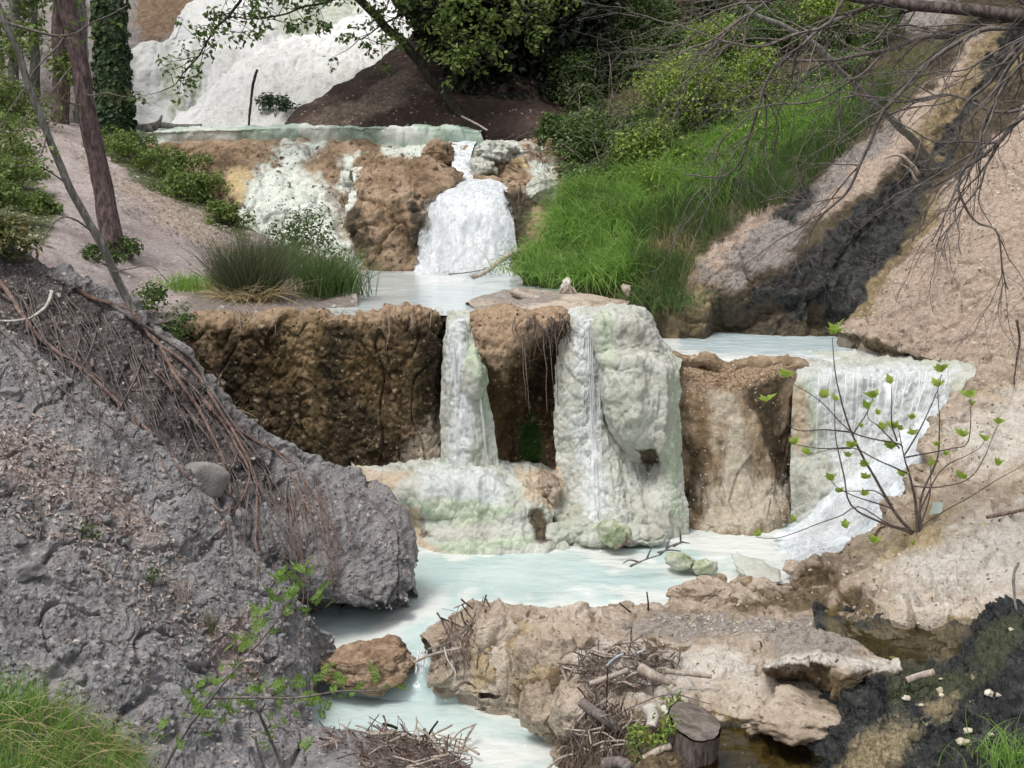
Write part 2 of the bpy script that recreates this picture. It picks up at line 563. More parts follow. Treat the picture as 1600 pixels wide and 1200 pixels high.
def wob(P, amp, sc=3.0, s=0):
    P = np.asarray(P, float)
    D = np.stack([vnoise(P * sc, s), vnoise(P * sc, s + 31), vnoise(P * sc, s + 57)], -1)
    k = np.linspace(0, 1, len(P))[:, None]
    return P + D * amp
def pxline(pts, n=24, amp=0.0, s=0):
    """a smooth line through photo-placed points (px, py, distance)"""
    P = cr_line(np.array([pt(q) for q in pts]), n)
    return wob(P, amp, 4.0, s) if amp else P
def rnd_unit(n):
    v = rng.normal(size=(n, 3)); return v / np.linalg.norm(v, axis=1, keepdims=True)
def leaf_arrays(P, N, size, aspect=.55, fold=.25, jitter=.7, droop=.0):
    """small folded four-sided leaves at P facing roughly N"""
    n = len(P)
    size = np.broadcast_to(np.asarray(size, float), (n,)) * (0.65 + .7 * rng.random(n))
    Nn = N + jitter * rnd_unit(n); Nn /= np.linalg.norm(Nn, axis=1, keepdims=True) + 1e-9
    T = rnd_unit(n) + np.array([0, 0, -droop]); T -= Nn * (T * Nn).sum(1, keepdims=True); T /= np.linalg.norm(T, axis=1, keepdims=True) + 1e-9
    B = np.cross(Nn, T)
    s = size[:, None]
    a = P; b = P + T * s * .45 + B * s * aspect * .5 + Nn * s * fold * .5
    c = P + T * s - Nn * s * fold * .3; d = P + T * s * .45 - B * s * aspect * .5 + Nn * s * fold * .5
    V = np.stack([a, b, c, d], 1).reshape(-1, 3)
    i = np.arange(n)[:, None] * 4
    F = np.concatenate([i + [0, 1, 2], i + [0, 2, 3]], 0)
    return V, F
def leaves(name, P, N, size, m, parent=None, kind=None, **kw):
    V, F = leaf_arrays(P, N, size, **kw)
    o = mesh_np(name, V, F, m, parent, False)
    if kind or parent is not None: o['kind'] = 'stuff'
    return o
def blades(name, P, D, L, width, m, parent=None, bend=.5, seg=4, kind=None, lean=None):
    """grass blades: ribbons that start along D and bend over"""
    n = len(P)
    L = np.broadcast_to(np.asarray(L, float), (n,)) * (.6 + .7 * rng.random(n))
    side = rng.normal(size=(n, 3)); side[:, 2] = 0
    if lean is not None: side = side * .7 + np.asarray(lean)
    side /= np.linalg.norm(side, axis=1, keepdims=True) + 1e-9
    bnd = bend * (.3 + 1.2 * rng.random(n))
    Wd = np.cross(D, side); Wd /= np.linalg.norm(Wd, axis=1, keepdims=True) + 1e-9
    # turn the ribbons at random about their stems
    a = rng.random(n) * np.pi
    S2 = np.cross(D, Wd)
    Wd = Wd * np.cos(a)[:, None] + S2 * np.sin(a)[:, None]
    VV = []
    for k in range(seg + 1):
        t = k / seg
        c = P + D * (L * (t - .25 * bnd * t * t))[:, None] + side * (L * bnd * t * t)[:, None] - np.array([0, 0, 1]) * (L * bnd * bnd * .45 * t ** 3)[:, None]
        wd = width * (1 - t) ** .7 * .5 + width * .04
        VV.append(c + Wd * wd); VV.append(c - Wd * wd)
    V = np.stack(VV, 1).reshape(-1, 3)
    b = np.arange(n)[:, None] * (2 * (seg + 1))
    F = np.concatenate([b + [2 * k, 2 * k + 1, 2 * k + 3, 2 * k + 2] for k in range(seg)], 0)
    o = mesh_np(name, V, F, m, parent, True)
    if kind or parent is not None: o['kind'] = 'stuff'
    return o
_ICO = {}
def ico(sub):
    if sub not in _ICO:
        b = bmesh.new(); bmesh.ops.create_icosphere(b, subdivisions=sub, radius=1.0)
        V = np.array([v.co[:] for v in b.verts]); F = np.array([[v.index for v in f.verts] for f in b.faces]); b.free()
        _ICO[sub] = (V, F)
    return _ICO[sub]
def rock_arrays(c, size, seed=0, sub=4, cuts=7, rough=.10, rot=None, fine=.05):
    V, F = ico(sub); V = V.copy()
    r = np.random.default_rng(seed)
    for _ in range(cuts):
        n = r.normal(size=3); n /= np.linalg.norm(n)
        h = .55 + .35 * r.random()
        k = V @ n
        V = V - np.clip(k - h, 0, None)[:, None] * n * .9
    V = V * (1 + rough * fbm(V + seed * 3.7, 1.6, 3, seed)[:, None] * 1.8 + fine * fbm(V + seed, 6.0, 3, seed + 9)[:, None])
    V = V * (np.asarray(size) * .5)
    a = rot if rot is not None else (r.random() * .4 - .2, r.random() * .4 - .2, r.random() * 6.28)
    M = np.array(Matrix.Rotation(a[2], 3, 'Z') @ Matrix.Rotation(a[1], 3, 'Y') @ Matrix.Rotation(a[0], 3, 'X'))
    return V @ M.T + np.asarray(c), F
def rock(name, c, size, m, seed=0, parent=None, smooth=True, **kw):
    V, F = rock_arrays(c, size, seed, **kw)
    return mesh_np(name, V, F, m, parent, smooth)

# ================================================================ MATERIALS
M_wall = rock_mat('dark_travertine', [(.022, .015, .008), (.07, .048, .025), (.16, .112, .062), (.28, .21, .13)], 3.4, 22,
    speck=[((.34, .26, .165), 15, .08), ((.42, .34, .24), 34, .06), ((.03, .022, .012), 24, .16)], tint=((.15, .10, .042), 1.4, .6),
    layers=[('m_ochre', (.17, .115, .055), (.33, .24, .135), .9, 6), ('m_dark', (.026, .019, .010), (.085, .062, .034), .8, 6), ('m_top', (.30, .21, .135), (.45, .335, .225), .9, 5), ('m_moss', (.02, .055, .008), (.05, .11, .02), .9, 9), ('m_pale', (.46, .38, .29), (.60, .52, .42), .9, 6)],
    bumps=((18, .9), (55, .7)), stretch=(1.2, 1.2, .28))
M_block = rock_mat('brown_travertine', [(.11, .075, .045), (.25, .175, .11), (.36, .26, .175), (.47, .36, .26)], 2.2, 16,
    layers=[('m_dark', (.045, .04, .028), (.10, .08, .05), .7, 4), ('m_white', (.62, .68, .60), (.78, .80, .74), .7, 5), ('m_ochre', (.50, .38, .20), (.60, .48, .28), .85, 4)],
    speck=[((.08, .055, .035), 9, .10), ((.08, .055, .035), 26, .15)], bumps=((9, .8), (34, .6)))
M_stain = rock_mat('stained_travertine', [(.13, .085, .045), (.25, .18, .11), (.38, .29, .2), (.50, .41, .31)], 2.0, 13,
    layers=[('m_dark', (.05, .036, .02), (.12, .085, .05), .7, 4), ('m_white', (.42, .36, .27), (.56, .50, .41), .7, 5), ('m_top', (.14, .095, .055), (.42, .31, .21), .9, 12)],
    speck=[((.62, .56, .48), 42, .05)], bumps=((10, .6), (40, .5)), stretch=(1.6, 1.6, .35))
M_white = rock_mat('white_travertine', [(.33, .325, .27), (.44, .445, .39), (.52, .53, .48), (.60, .61, .565)], 3.0, 18,
    layers=[('m_green', (.38, .45, .32), (.53, .585, .47), .6, 5), ('m_wet', (.50, .53, .52), (.64, .67, .66), .3, 6),
            ('m_dark', (.05, .04, .03), (.13, .10, .06), .7, 5), ('m_tan', (.46, .37, .26), (.58, .49, .38), .85, 5)],
    tint=((.44, .49, .39), 1.3, .45), bumps=((16, .45), (38, .5), (80, .4)), rough=.7)
M_hillwhite = rock_mat('white_mineral_hill', [(.70, .70, .68), (.82, .82, .81), (.88, .88, .88)], 1.2, 9,
    layers=[('m_streak', (.42, .46, .36), (.66, .68, .60), .8, 3), ('m_rough', (.62, .60, .56), (.84, .84, .82), .85, 9)],
    bumps=((5, .5), (18, .6)), stretch=(2.2, 2.2, .5), rough=.8)
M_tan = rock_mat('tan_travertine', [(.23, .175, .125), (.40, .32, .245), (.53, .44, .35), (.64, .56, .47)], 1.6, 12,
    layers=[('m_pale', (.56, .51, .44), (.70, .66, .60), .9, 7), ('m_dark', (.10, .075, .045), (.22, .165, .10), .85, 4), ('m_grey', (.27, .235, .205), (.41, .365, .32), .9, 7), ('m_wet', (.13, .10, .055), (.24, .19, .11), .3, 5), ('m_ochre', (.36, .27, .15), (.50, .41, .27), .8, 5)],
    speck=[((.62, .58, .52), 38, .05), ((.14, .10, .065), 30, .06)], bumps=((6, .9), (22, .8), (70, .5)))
M_grey = rock_mat('grey_earth', [(.19, .184, .186), (.275, .266, .27), (.345, .335, .34), (.42, .41, .413)], 2.2, 15,
    speck=[((.50, .47, .46), 46, .10), ((.62, .58, .56), 22, .045), ((.085, .078, .08), 32, .10), ((.42, .36, .33), 14, .05)],
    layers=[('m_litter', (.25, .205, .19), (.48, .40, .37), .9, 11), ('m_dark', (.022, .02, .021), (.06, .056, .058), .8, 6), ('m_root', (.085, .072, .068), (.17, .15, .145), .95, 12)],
    tint=((.30, .275, .265), 1.1, .45), bumps=((7, 1.0), (22, .9), (80, .7)))
M_path = rock_mat('path_earth', [(.28, .225, .215), (.385, .325, .31), (.47, .41, .395)], 1.4, 12,
    speck=[((.62, .57, .53), 16, .07), ((.18, .13, .10), 20, .08), ((.6, .55, .5), 34, .07)],
    layers=[('m_green', (.05, .07, .025), (.12, .13, .06), .95, 6), ('m_litter', (.30, .235, .19), (.46, .38, .32), .95, 12), ('m_mud', (.20, .17, .155), (.28, .24, .22), .4, 6)],
    bumps=((8, .6), (40, .7)))
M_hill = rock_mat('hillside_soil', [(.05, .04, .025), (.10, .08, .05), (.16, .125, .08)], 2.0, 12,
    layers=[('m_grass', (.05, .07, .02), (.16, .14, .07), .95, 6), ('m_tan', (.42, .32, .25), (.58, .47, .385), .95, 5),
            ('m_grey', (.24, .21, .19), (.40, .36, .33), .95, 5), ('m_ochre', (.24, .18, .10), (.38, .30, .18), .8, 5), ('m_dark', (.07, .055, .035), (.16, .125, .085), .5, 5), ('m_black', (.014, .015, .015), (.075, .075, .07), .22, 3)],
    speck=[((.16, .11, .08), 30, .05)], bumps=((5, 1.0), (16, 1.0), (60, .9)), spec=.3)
M_dirt = rock_mat('shade_darkened_soil', [(.03, .02, .017), (.062, .042, .035), (.115, .082, .068)], 1.0, 14,
    speck=[((.40, .33, .29), 22, .05)], layers=[('m_pale', (.09, .066, .052), (.19, .15, .12), .95, 5)], bumps=((4, .7), (24, .7)))  # dark wet soil, darkened further to stand for the trees' shade
M_back = rock_mat('grey_rock_hill', [(.17, .15, .14), (.28, .25, .24), (.36, .325, .31)], .8, 6,
    layers=[('m_brown', (.15, .10, .065), (.27, .19, .13), .95, 3)], bumps=((2, .8), (9, .7)), stretch=(2, 2, .5))
M_black = rock_mat('black_algae', [(.004, .005, .006), (.012, .014, .015), (.035, .038, .036), (.10, .10, .08)], 3.5, 20,
    layers=[('m_green', (.035, .045, .022), (.075, .085, .035), .35, 6), ('m_tan', (.20, .155, .08), (.40, .335, .21), .6, 9), ('m_bed', (.09, .075, .04), (.17, .135, .07), .6, 4)],
    speck=[((.34, .31, .18), 20, .02)], bumps=((9, 1.0), (30, 1.0), (80, .8)), rough=.17, spec=.6, dist=.8)
M_lip = rock_mat('green_lip', [(.30, .42, .34), (.42, .53, .44), (.58, .66, .58)], 3.5, 16, bumps=((10, .4), (40, .3)), stretch=(2, 2, .4), rough=.4, spec=.5,
    layers=[('m_white', (.66, .70, .64), (.78, .79, .74), .6, 5)])
M_boulder = rock_mat('rusty_boulder', [(.14, .085, .05), (.27, .18, .115), (.40, .29, .20), (.50, .39, .29)], 3.0, 17, speck=[((.08, .05, .03), 13, .06)], bumps=((9, .9), (34, .7)), stretch=(1, 1, 2.5), dist=1.2)
M_stone = rock_mat('grey_stone_rock', [(.20, .19, .18), (.30, .285, .27), (.38, .36, .34)], 4, 26, bumps=((18, .5), (60, .5)))
M_clod = rock_mat('earth_clod', [(.17, .163, .163), (.25, .242, .243), (.34, .33, .33)], 5, 30, bumps=((18, .7), (60, .6)))
M_palestone = rock_mat('pale_stone_rock', [(.42, .37, .25), (.58, .53, .41), (.68, .64, .54)], 8, 40, bumps=((30, .6),))
M_moss = rock_mat('green_slime_rock', [(.16, .20, .10), (.34, .39, .25), (.50, .52, .42), (.58, .58, .50)], 7, 34, bumps=((18, .7), (60, .5)))
M_milk = milk_mat('milky_water', (.455, .58, .57), (.55, .65, .635), 1.1, .15, (.70, .735, .705), (1, 1.3, 1), (6, .35))
M_milk_up = milk_mat('milky_pool_water', (.52, .59, .60), (.60, .655, .66), .9, .09, (.80, .81, .80), (.8, 1.8, 1), (8, .14))
M_milk_blue = milk_mat('bluish_pool_water', (.46, .575, .605), (.56, .65, .67), 1.6, .12, (.80, .82, .80), (.8, 3.0, 1), (9, .3))
M_foam = rock_mat('falling_water', [(.40, .45, .48), (.62, .66, .69), (.84, .86, .88), (.90, .91, .92)], 5.0, 30, bumps=((24, .5), (60, .5)), stretch=(3.4, 3.4, .45), rough=.35, spec=.4)
M_churn = rock_mat('white_water', [(.55, .60, .64), (.78, .81, .83), (.90, .90, .91)], 4.0, 24, bumps=((18, .6), (50, .6)), stretch=(1.2, 1.2, 2.0), rough=.4, spec=.3)
M_veil = foam_mat('veil_water', [(.34, .38, .41), (.54, .58, .61), (.70, .73, .75), (.82, .83, .84)], (4.5, 4.5, .4), 4.0, bump=.12)
M_mist = foam_mat('splash_water', [(.46, .50, .53), (.62, .65, .67), (.76, .78, .79)], (2.6, 2.6, 1.3), 5.0, (.25, 1.0), 1.5, .7, .08)
M_churn = foam_mat('white_water', [(.40, .46, .50), (.62, .67, .70), (.80, .82, .83)], (1.5, 1.5, 2.0), 4.0, bump=.15)
M_curtain = curtain_mat('water_curtain', (.86, .88, .91))
M_strand = thin_water_mat('thin_water', (.88, .90, .93), .38)
M_clear = clear_mat('clear_water', (.62, .58, .36))
M_pine = bark_mat('pine_bark', [(.05, .034, .034), (.14, .10, .10), (.26, .19, .185)], (8, 8, 2.5), 3.0, 1.0)
M_greybark = bark_mat('grey_bark', [(.10, .095, .085), (.20, .19, .17), (.32, .31, .28)], (9, 9, 3))
M_palebark = bark_mat('pale_bark', [(.26, .24, .22), (.38, .36, .34), (.48, .46, .43)], (9, 9, 2))
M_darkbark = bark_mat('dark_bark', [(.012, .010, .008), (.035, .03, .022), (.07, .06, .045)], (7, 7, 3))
M_twig = bark_mat('bare_twig_bark', [(.10, .085, .075), (.19, .165, .15), (.29, .255, .235)], (20, 20, 8), 2)
M_root = bark_mat('root_bark', [(.12, .075, .06), (.22, .15, .125), (.34, .26, .225)], (16, 16, 8), 2)
M_rootgrey = bark_mat('grey_root_bark', [(.10, .08, .072), (.19, .16, .148), (.28, .25, .235)], (16, 16, 8), 2)
M_drift = bark_mat('driftwood', [(.28, .225, .18), (.43, .365, .305), (.56, .50, .44)], (14, 14, 6), 2)
M_bleached = bark_mat('bleached_wood', [(.46, .42, .37), (.60, .56, .51), (.70, .67, .62)], (14, 14, 6), 2)
M_debris = bark_mat('debris_twig', [(.085, .062, .052), (.19, .145, .125), (.34, .275, .245)], (12, 12, 12), 3)
M_stumpside = bark_mat('stump_bark', [(.05, .04, .036), (.12, .095, .085), (.20, .165, .15)], (14, 14, 5), 2)
M_stumptop = bark_mat('stump_cut', [(.085, .07, .06), (.16, .135, .118), (.26, .23, .205)], (5, 16, 5), 2, .5)
M_figbark = bark_mat('fig_bark', [(.085, .065, .055), (.16, .125, .11), (.24, .20, .18)], (20, 20, 10), 2)
M_shrub = leaf_mat('shrub_leaves', [(.045, .075, .022), (.085, .14, .04), (.135, .21, .06), (.19, .27, .09)], .45)
M_yellow = leaf_mat('bright_leaves', [(.11, .19, .04), (.20, .31, .06), (.33, .44, .09), (.43, .48, .12)])
M_bramble = leaf_mat('bramble_leaves', [(.07, .115, .04), (.14, .215, .08), (.21, .30, .12), (.29, .37, .16), (.22, .20, .15)])
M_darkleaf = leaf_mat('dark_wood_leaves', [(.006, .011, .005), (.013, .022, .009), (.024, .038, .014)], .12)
M_oak = leaf_mat('oak_leaves', [(.08, .125, .03), (.14, .205, .05), (.20, .28, .075), (.26, .33, .11)])
M_ivy = leaf_mat('ivy_leaves', [(.025, .05, .02), (.05, .09, .035), (.08, .13, .055)], .2)
M_fig = leaf_mat('fig_leaves', [(.30, .46, .07), (.40, .55, .10), (.48, .60, .15)], .55)
M_ash = leaf_mat('ash_leaves', [(.15, .27, .05), (.22, .36, .07), (.30, .43, .11)], .5)
M_grass = leaf_mat('bank_grass', [(.14, .26, .055), (.23, .42, .085), (.32, .51, .12), (.40, .56, .17)], .5, .45)
M_thin = leaf_mat('thin_grass', [(.06, .13, .035), (.10, .19, .05), (.15, .23, .075), (.22, .25, .11)], .4)
M_rush = leaf_mat('rush_stems', [(.05, .075, .035), (.09, .125, .055), (.14, .17, .08), (.21, .18, .115)], .2)
M_dry = leaf_mat('dry_grass', [(.36, .27, .13), (.50, .40, .22), (.60, .52, .33)], .2)
M_litter = leaf_mat('dead_leaves', [(.24, .18, .155), (.38, .31, .275), (.50, .43, .39), (.56, .50, .46)], .1, .8)
M_needle = leaf_mat('pine_needles', [(.09, .12, .035), (.15, .18, .06), (.21, .21, .09), (.26, .20, .10)], .2)
M_metal = rock_mat('weathered_strap', [(.30, .34, .38), (.42, .46, .50)], 8, 30, bumps=((40, .3),), rough=.5, spec=.5)
M_paper = rock_mat('pale_card', [(.58, .70, .66), (.66, .76, .72)], 8, 30, bumps=((40, .1),))

# ================================================================ GROUND AND ROCK
# ---- the earth path and terrace on the left
def d_path(G): return .05 * fbm(G, 1.2, 4, 3) + .022 * fbm(G, 7, 3, 4)
patch('path', [
  [(-150, 'z', 1.0, 13.2), (-50, 'z', 1.0, 13.3), (60, 'z', 1.0, 13.5), (150, 'z', 1.2, 13.8), (240, 'z', 1.9, 14.05), (330, 'z', 2.02, 14.3), (420, 'z', 2.02, 14.5), (490, 'z', 2.0, 14.7), (560, 'z', 1.85, 15.2)],
  [(-150, 430, 13.0), (-50, 420, 13.1), (60, 418, 13.5), (150, 452, 13.8), (240, 490, 14.2), (330, 490, 14.35), (420, 484, 14.6), (485, 478, 15.0), (558, 468, 15.2)],
  [(-150, 380, 14.5), (-50, 370, 14.8), (60, 380, 15), (150, 400, 15.6), (240, 430, 15.8), (330, 440, 16), (420, 440, 16.3), (490, 441, 16.6), (556, 440, 16.9)],
  [(-150, 330, 16), (-50, 320, 16.5), (60, 330, 16.8), (150, 340, 17.2), (240, 370, 17.6), (330, 385, 17.9), (420, 395, 18.2), (490, 405, 18.6), (552, 412, 19)],
  [(-150, 270, 18), (-50, 265, 18.5), (60, 275, 19), (150, 280, 19.4), (220, 290, 19.7), (290, 310, 19.9), (350, 330, 20), (400, 360, 20), (450, 390, 20)],
  [(-150, 205, 21), (-50, 205, 21.5), (60, 212, 22), (140, 225, 22.5), (180, 225, 22.5), (220, 225, 22.5), (280, 230, 22.5), (330, 240, 22), (380, 260, 21.5)],
  [(-150, 120, 25), (-50, 150, 25), (60, 180, 25), (140, 196, 25), (180, 200, 24.5), (220, 205, 24.2), (280, 208, 23.8), (330, 208, 23.6), (400, 208, 23.2)],
 ], 300, 240, d_path, M_path, [
  ('m_green', [(-160, 150), (30, 205), (60, 260), (95, 330), (70, 380), (-160, 420)], 14),
  ('m_green', [(165, 225), (300, 235), (380, 300), (400, 380), (330, 345), (230, 300)], 12),
  ('m_litter', [(130, 250), (200, 280), (330, 340), (380, 400), (300, 370), (200, 315)], 12),
  ('m_mud', [(300, 445), (560, 440), (560, 490), (240, 500)], 10)])
bpy.data.objects['path']['kind'] = 'structure'

# ---- far hill behind the left trees
patch('hill', [
  [(-200, 215, 25), (-80, 205, 25.5), (40, 205, 26), (140, 205, 26.3), (230, 205, 26.5), (330, 205, 27)],
  [(-200, 120, 27), (-80, 120, 27.5), (40, 120, 28), (140, 115, 28.5), (230, 110, 28.5), (330, 80, 29)],
  [(-200, 20, 29), (-80, 20, 29.5), (40, 20, 30), (140, 20, 30), (240, 20, 30), (330, 0, 30.5)],
  [(-200, -120, 33), (-80, -120, 33.5), (40, -120, 34), (140, -120, 34), (240, -120, 34), (420, -120, 34)],
 ], 110, 90, lambda G: .5 * fbm(G, .5, 4, 11) + .12 * fbm(G, 2.5, 4, 12), M_back, [('m_brown', [(190, -140), (440, -140), (440, 40), (290, 55), (215, 70)], 14)])
bpy.data.objects['hill']['kind'] = 'structure'

# ---- white mineral hill
wh = empty('white_mineral_hill', W(400, 195, 23.5), 'huge white mineral cascade rising at the back behind the trees', 'mineral formation')
def d_wh1(G): return .26 * ridged(G * np.array([1.0, .8, .12]), 1.0, 5, 21) + .07 * fbm(G, 3, 4, 22)
patch('upper_cascade', [
  [(185, 200, 25.3), (260, 200, 25.3), (330, 178, 25.6), (420, 110, 26.3), (480, 76, 26.9), (560, 40, 27.4), (660, 10, 28)],
  [(188, 150, 25.5), (258, 135, 25.8), (330, 95, 26), (420, 55, 26.6), (480, 38, 27.2), (560, 5, 27.8), (660, -30, 28.4)],
  [(190, 112, 25.7), (256, 88, 26.1), (300, 40, 27.0), (380, -10, 27.6), (480, -40, 28.2), (560, -60, 28.8), (660, -90, 29.3)],
  [(190, 96, 26.2), (262, 58, 27.2), (315, -5, 28.6), (420, -70, 29.4), (520, -110, 30), (600, -130, 30.5), (700, -150, 31)],
  [(200, 'z', 3.5, 28.5), (270, 'z', 4.0, 29.5), (330, 'z', 4.5, 31), (430, 'z', 5, 32), (540, 'z', 5, 33), (620, 'z', 5, 33), (720, 'z', 5, 33)],
 ], 220, 130, d_wh1, M_hillwhite, [
  ('m_streak', [(255, 85), (275, 85), (290, 180), (262, 195)], 7), ('m_streak', [(300, 60), (325, 90), (318, 175), (300, 190)], 7),
  ('m_streak', [(470, -20), (560, -40), (560, 30), (440, 80), (430, 40)], 12)], parent=wh)
def d_wh2(G): return .10 * ridged(G * np.array([1, 1, .4]), 1.6, 5, 25) + .07 * fbm(G, 6, 4, 26) + .05 * blocks(G, 6, 27)
patch('lower_slope', [
  [(255, 'z', 3.6, 23.3), (360, 'z', 3.6, 23.1), (460, 'z', 3.6, 22.9), (560, 'z', 3.6, 22.6), (660, 'z', 3.6, 22.5), (760, 'z', 3.6, 22.4)],
  [(262, 200, 23.6), (360, 199, 23.3), (460, 197, 23.1), (560, 196, 22.9), (650, 195, 22.7), (740, 195, 22.5)],
  [(285, 180, 24.2), (385, 150, 24.3), (480, 140, 24.3), (570, 140, 24.0), (660, 140, 23.8), (760, 140, 23.6)],
  [(320, 150, 25.0), (410, 100, 25.5), (500, 95, 25.5), (580, 90, 25.6), (670, 90, 25.3), (780, 90, 25)],
  [(350, 122, 25.6), (430, 74, 26.4), (510, 50, 27), (590, 35, 27.2), (690, 30, 27), (800, 20, 27)],
  [(365, 116, 26.2), (440, 68, 27.0), (520, 40, 28), (600, 10, 28.5), (700, 0, 29), (820, -10, 29)],
 ], 240, 130, d_wh2, M_hillwhite, [('m_rough', [(420, 130), (640, 60), (640, 150), (460, 196), (330, 196)], 30)], parent=wh)
# soil slope right of the white hill, coloured darker for tree shade
def d_dirt(G): return .18 + .12 * fbm(G, 1.0, 4, 31) + .05 * fbm(G, 5, 4, 32)
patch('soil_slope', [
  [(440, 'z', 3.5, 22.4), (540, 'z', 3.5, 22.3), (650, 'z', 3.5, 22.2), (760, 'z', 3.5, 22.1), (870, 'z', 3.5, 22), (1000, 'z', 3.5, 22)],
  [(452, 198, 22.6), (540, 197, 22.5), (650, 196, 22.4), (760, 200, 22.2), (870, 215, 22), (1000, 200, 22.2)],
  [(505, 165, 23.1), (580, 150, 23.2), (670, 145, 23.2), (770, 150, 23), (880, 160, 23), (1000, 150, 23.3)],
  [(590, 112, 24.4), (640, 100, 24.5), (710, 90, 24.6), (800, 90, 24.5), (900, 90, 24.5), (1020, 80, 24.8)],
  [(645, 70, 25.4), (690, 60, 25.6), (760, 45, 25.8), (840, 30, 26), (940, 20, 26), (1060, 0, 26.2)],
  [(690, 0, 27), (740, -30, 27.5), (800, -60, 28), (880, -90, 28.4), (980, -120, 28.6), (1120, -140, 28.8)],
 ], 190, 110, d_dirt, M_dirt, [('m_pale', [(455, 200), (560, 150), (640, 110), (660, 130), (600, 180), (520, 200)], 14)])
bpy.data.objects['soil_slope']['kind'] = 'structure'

# ---- the upper terrace with its lip, white cascade, brown block and falls
ut = empty('upper_terrace', W(620, 300, 20), 'upper travertine terrace with pale green lip and brown block above the pool', 'rock terrace')
patch('lip', [
  [(200, 'z', 3.96, 23.4), (320, 'z', 3.98, 23.2), (440, 'z', 3.98, 22.8), (560, 'z', 3.98, 22.6), (680, 'z', 3.98, 22.4), (760, 'z', 3.94, 22.2)],
  [(205, 206, 22.2), (320, 202, 22.0), (440, 198, 21.9), (560, 197, 21.8), (680, 198, 21.6), (748, 204, 21.5)],
  [(205, 212, 22.1), (320, 208, 21.9), (440, 205, 21.8), (560, 204, 21.7), (680, 205, 21.5), (752, 210, 21.4)],
  [(205, 226, 22.1), (320, 226, 21.95), (440, 226, 21.85), (560, 226, 21.75), (680, 226, 21.55), (756, 226, 21.4)],
  [(205, 240, 22.1), (320, 240, 21.95), (440, 240, 21.85), (560, 240, 21.75), (680, 240, 21.55), (756, 240, 21.4)],
 ], 260, 44, lambda G: .06 * fbm(G, 2.2, 4, 41) + .05 * blocks(G * np.array([1, 1, .4]), 3, 48) + .025 * fbm(G, 10, 3, 42), M_lip, [('m_white', [(200, 195), (380, 195), (370, 225), (200, 235)], 12), ('m_white', [(470, 190), (520, 190), (515, 230), (480, 230)], 14), ('m_white', [(600, 190), (640, 190), (690, 232), (610, 232)], 16)], parent=ut)
def d_ut(G): return .13 * fbm(G, 1.6, 4, 43) + .07 * lumps(G, 4.2, 44) + .09 * blocks(G, 2.6, 46) + .04 * fbm(G, 9, 3, 45) + .05 * cracks(G, 2.4, 47)
patch('terrace_face', [
  [(200, 'z', 3.72, 22.3), (300, 'z', 3.72, 22.1), (350, 'z', 3.72, 22.0), (420, 'z', 3.72, 21.9), (500, 'z', 3.72, 21.8), (570, 'z', 3.72, 21.8), (650, 'z', 3.72, 21.6), (720, 'z', 3.72, 21.5), (790, 'z', 3.74, 21.4), (860, 'z', 3.8, 21.4), (930, 'z', 3.8, 21.4)],
  [(200, 226, 22), (300, 226, 21.8), (350, 226, 21.6), (420, 226, 21.5), (500, 226, 21.5), (570, 224, 21.5), (650, 224, 21.3), (720, 224, 21.2), (790, 220, 21.1), (860, 212, 21.2), (930, 215, 21.2)],
  [(210, 250, 21.9), (300, 252, 21.5), (350, 250, 21.0), (420, 248, 20.9), (500, 250, 21.0), (570, 252, 20.9), (650, 252, 20.8), (720, 255, 20.9), (790, 252, 20.7), (850, 250, 20.8), (920, 255, 20.9)],
  [(230, 280, 21.3), (300, 280, 21), (352, 268, 20.6), (420, 266, 20.7), (500, 275, 20.8), (570, 280, 20.8), (650, 280, 20.7), (720, 282, 20.7), (790, 276, 20.4), (848, 280, 20.4), (910, 285, 20.5)],
  [(270, 310, 20.6), (320, 315, 20.4), (365, 310, 20.0), (430, 310, 19.9), (500, 315, 20.1), (570, 320, 20.4), (650, 320, 20.3), (720, 320, 20.2), (795, 320, 19.8), (840, 320, 19.8), (890, 330, 19.8)],
  [(320, 350, 20.2), (350, 350, 20), (385, 350, 19.7), (440, 350, 19.6), (510, 350, 19.7), (580, 360, 19.8), (650, 365, 19.7), (720, 365, 19.7), (800, 365, 19.3), (835, 365, 19.2), (870, 370, 19.2)],
  [(360, 390, 19.9), (380, 390, 19.8), (410, 395, 19.5), (460, 400, 19.4), (520, 405, 19.3), (590, 410, 19.3), (650, 414, 19.2), (720, 414, 19.2), (806, 412, 18.9), (830, 415, 18.6), (860, 420, 18.4)],
  [(360, 'z', 1.7, 19.8), (380, 'z', 1.7, 19.8), (410, 'z', 1.7, 19.5), (460, 'z', 1.7, 19.4), (520, 'z', 1.7, 19.3), (590, 'z', 1.7, 19.2), (650, 'z', 1.7, 19.1), (720, 'z', 1.7, 19.1), (806, 'z', 1.7, 18.9), (830, 'z', 1.7, 18.6), (860, 'z', 1.7, 18.4)],
 ], 330, 130, d_ut, M_block, [
  ('m_white', [(432, 222), (500, 222), (482, 262), (505, 300), (560, 400), (540, 410), (360, 385), (372, 300), (400, 265), (440, 255)], 18),
  ('m_white', [(600, 220), (690, 222), (700, 250), (640, 252), (598, 245)], 14), ('m_white', [(752, 222), (815, 222), (812, 246), (760, 250), (728, 264), (734, 240)], 13),
  ('m_white', [(825, 238), (862, 245), (855, 290), (826, 270)], 14), ('m_white', [(525, 250), (560, 246), (545, 300), (525, 300)], 13),
  ('m_ochre', [(355, 266), (400, 270), (375, 320), (362, 320)], 8), ('m_ochre', [(800, 240), (826, 240), (822, 262), (800, 262)], 6),
  ('m_dark', [(795, 290), (830, 290), (826, 370), (800, 365)], 8)], parent=ut)
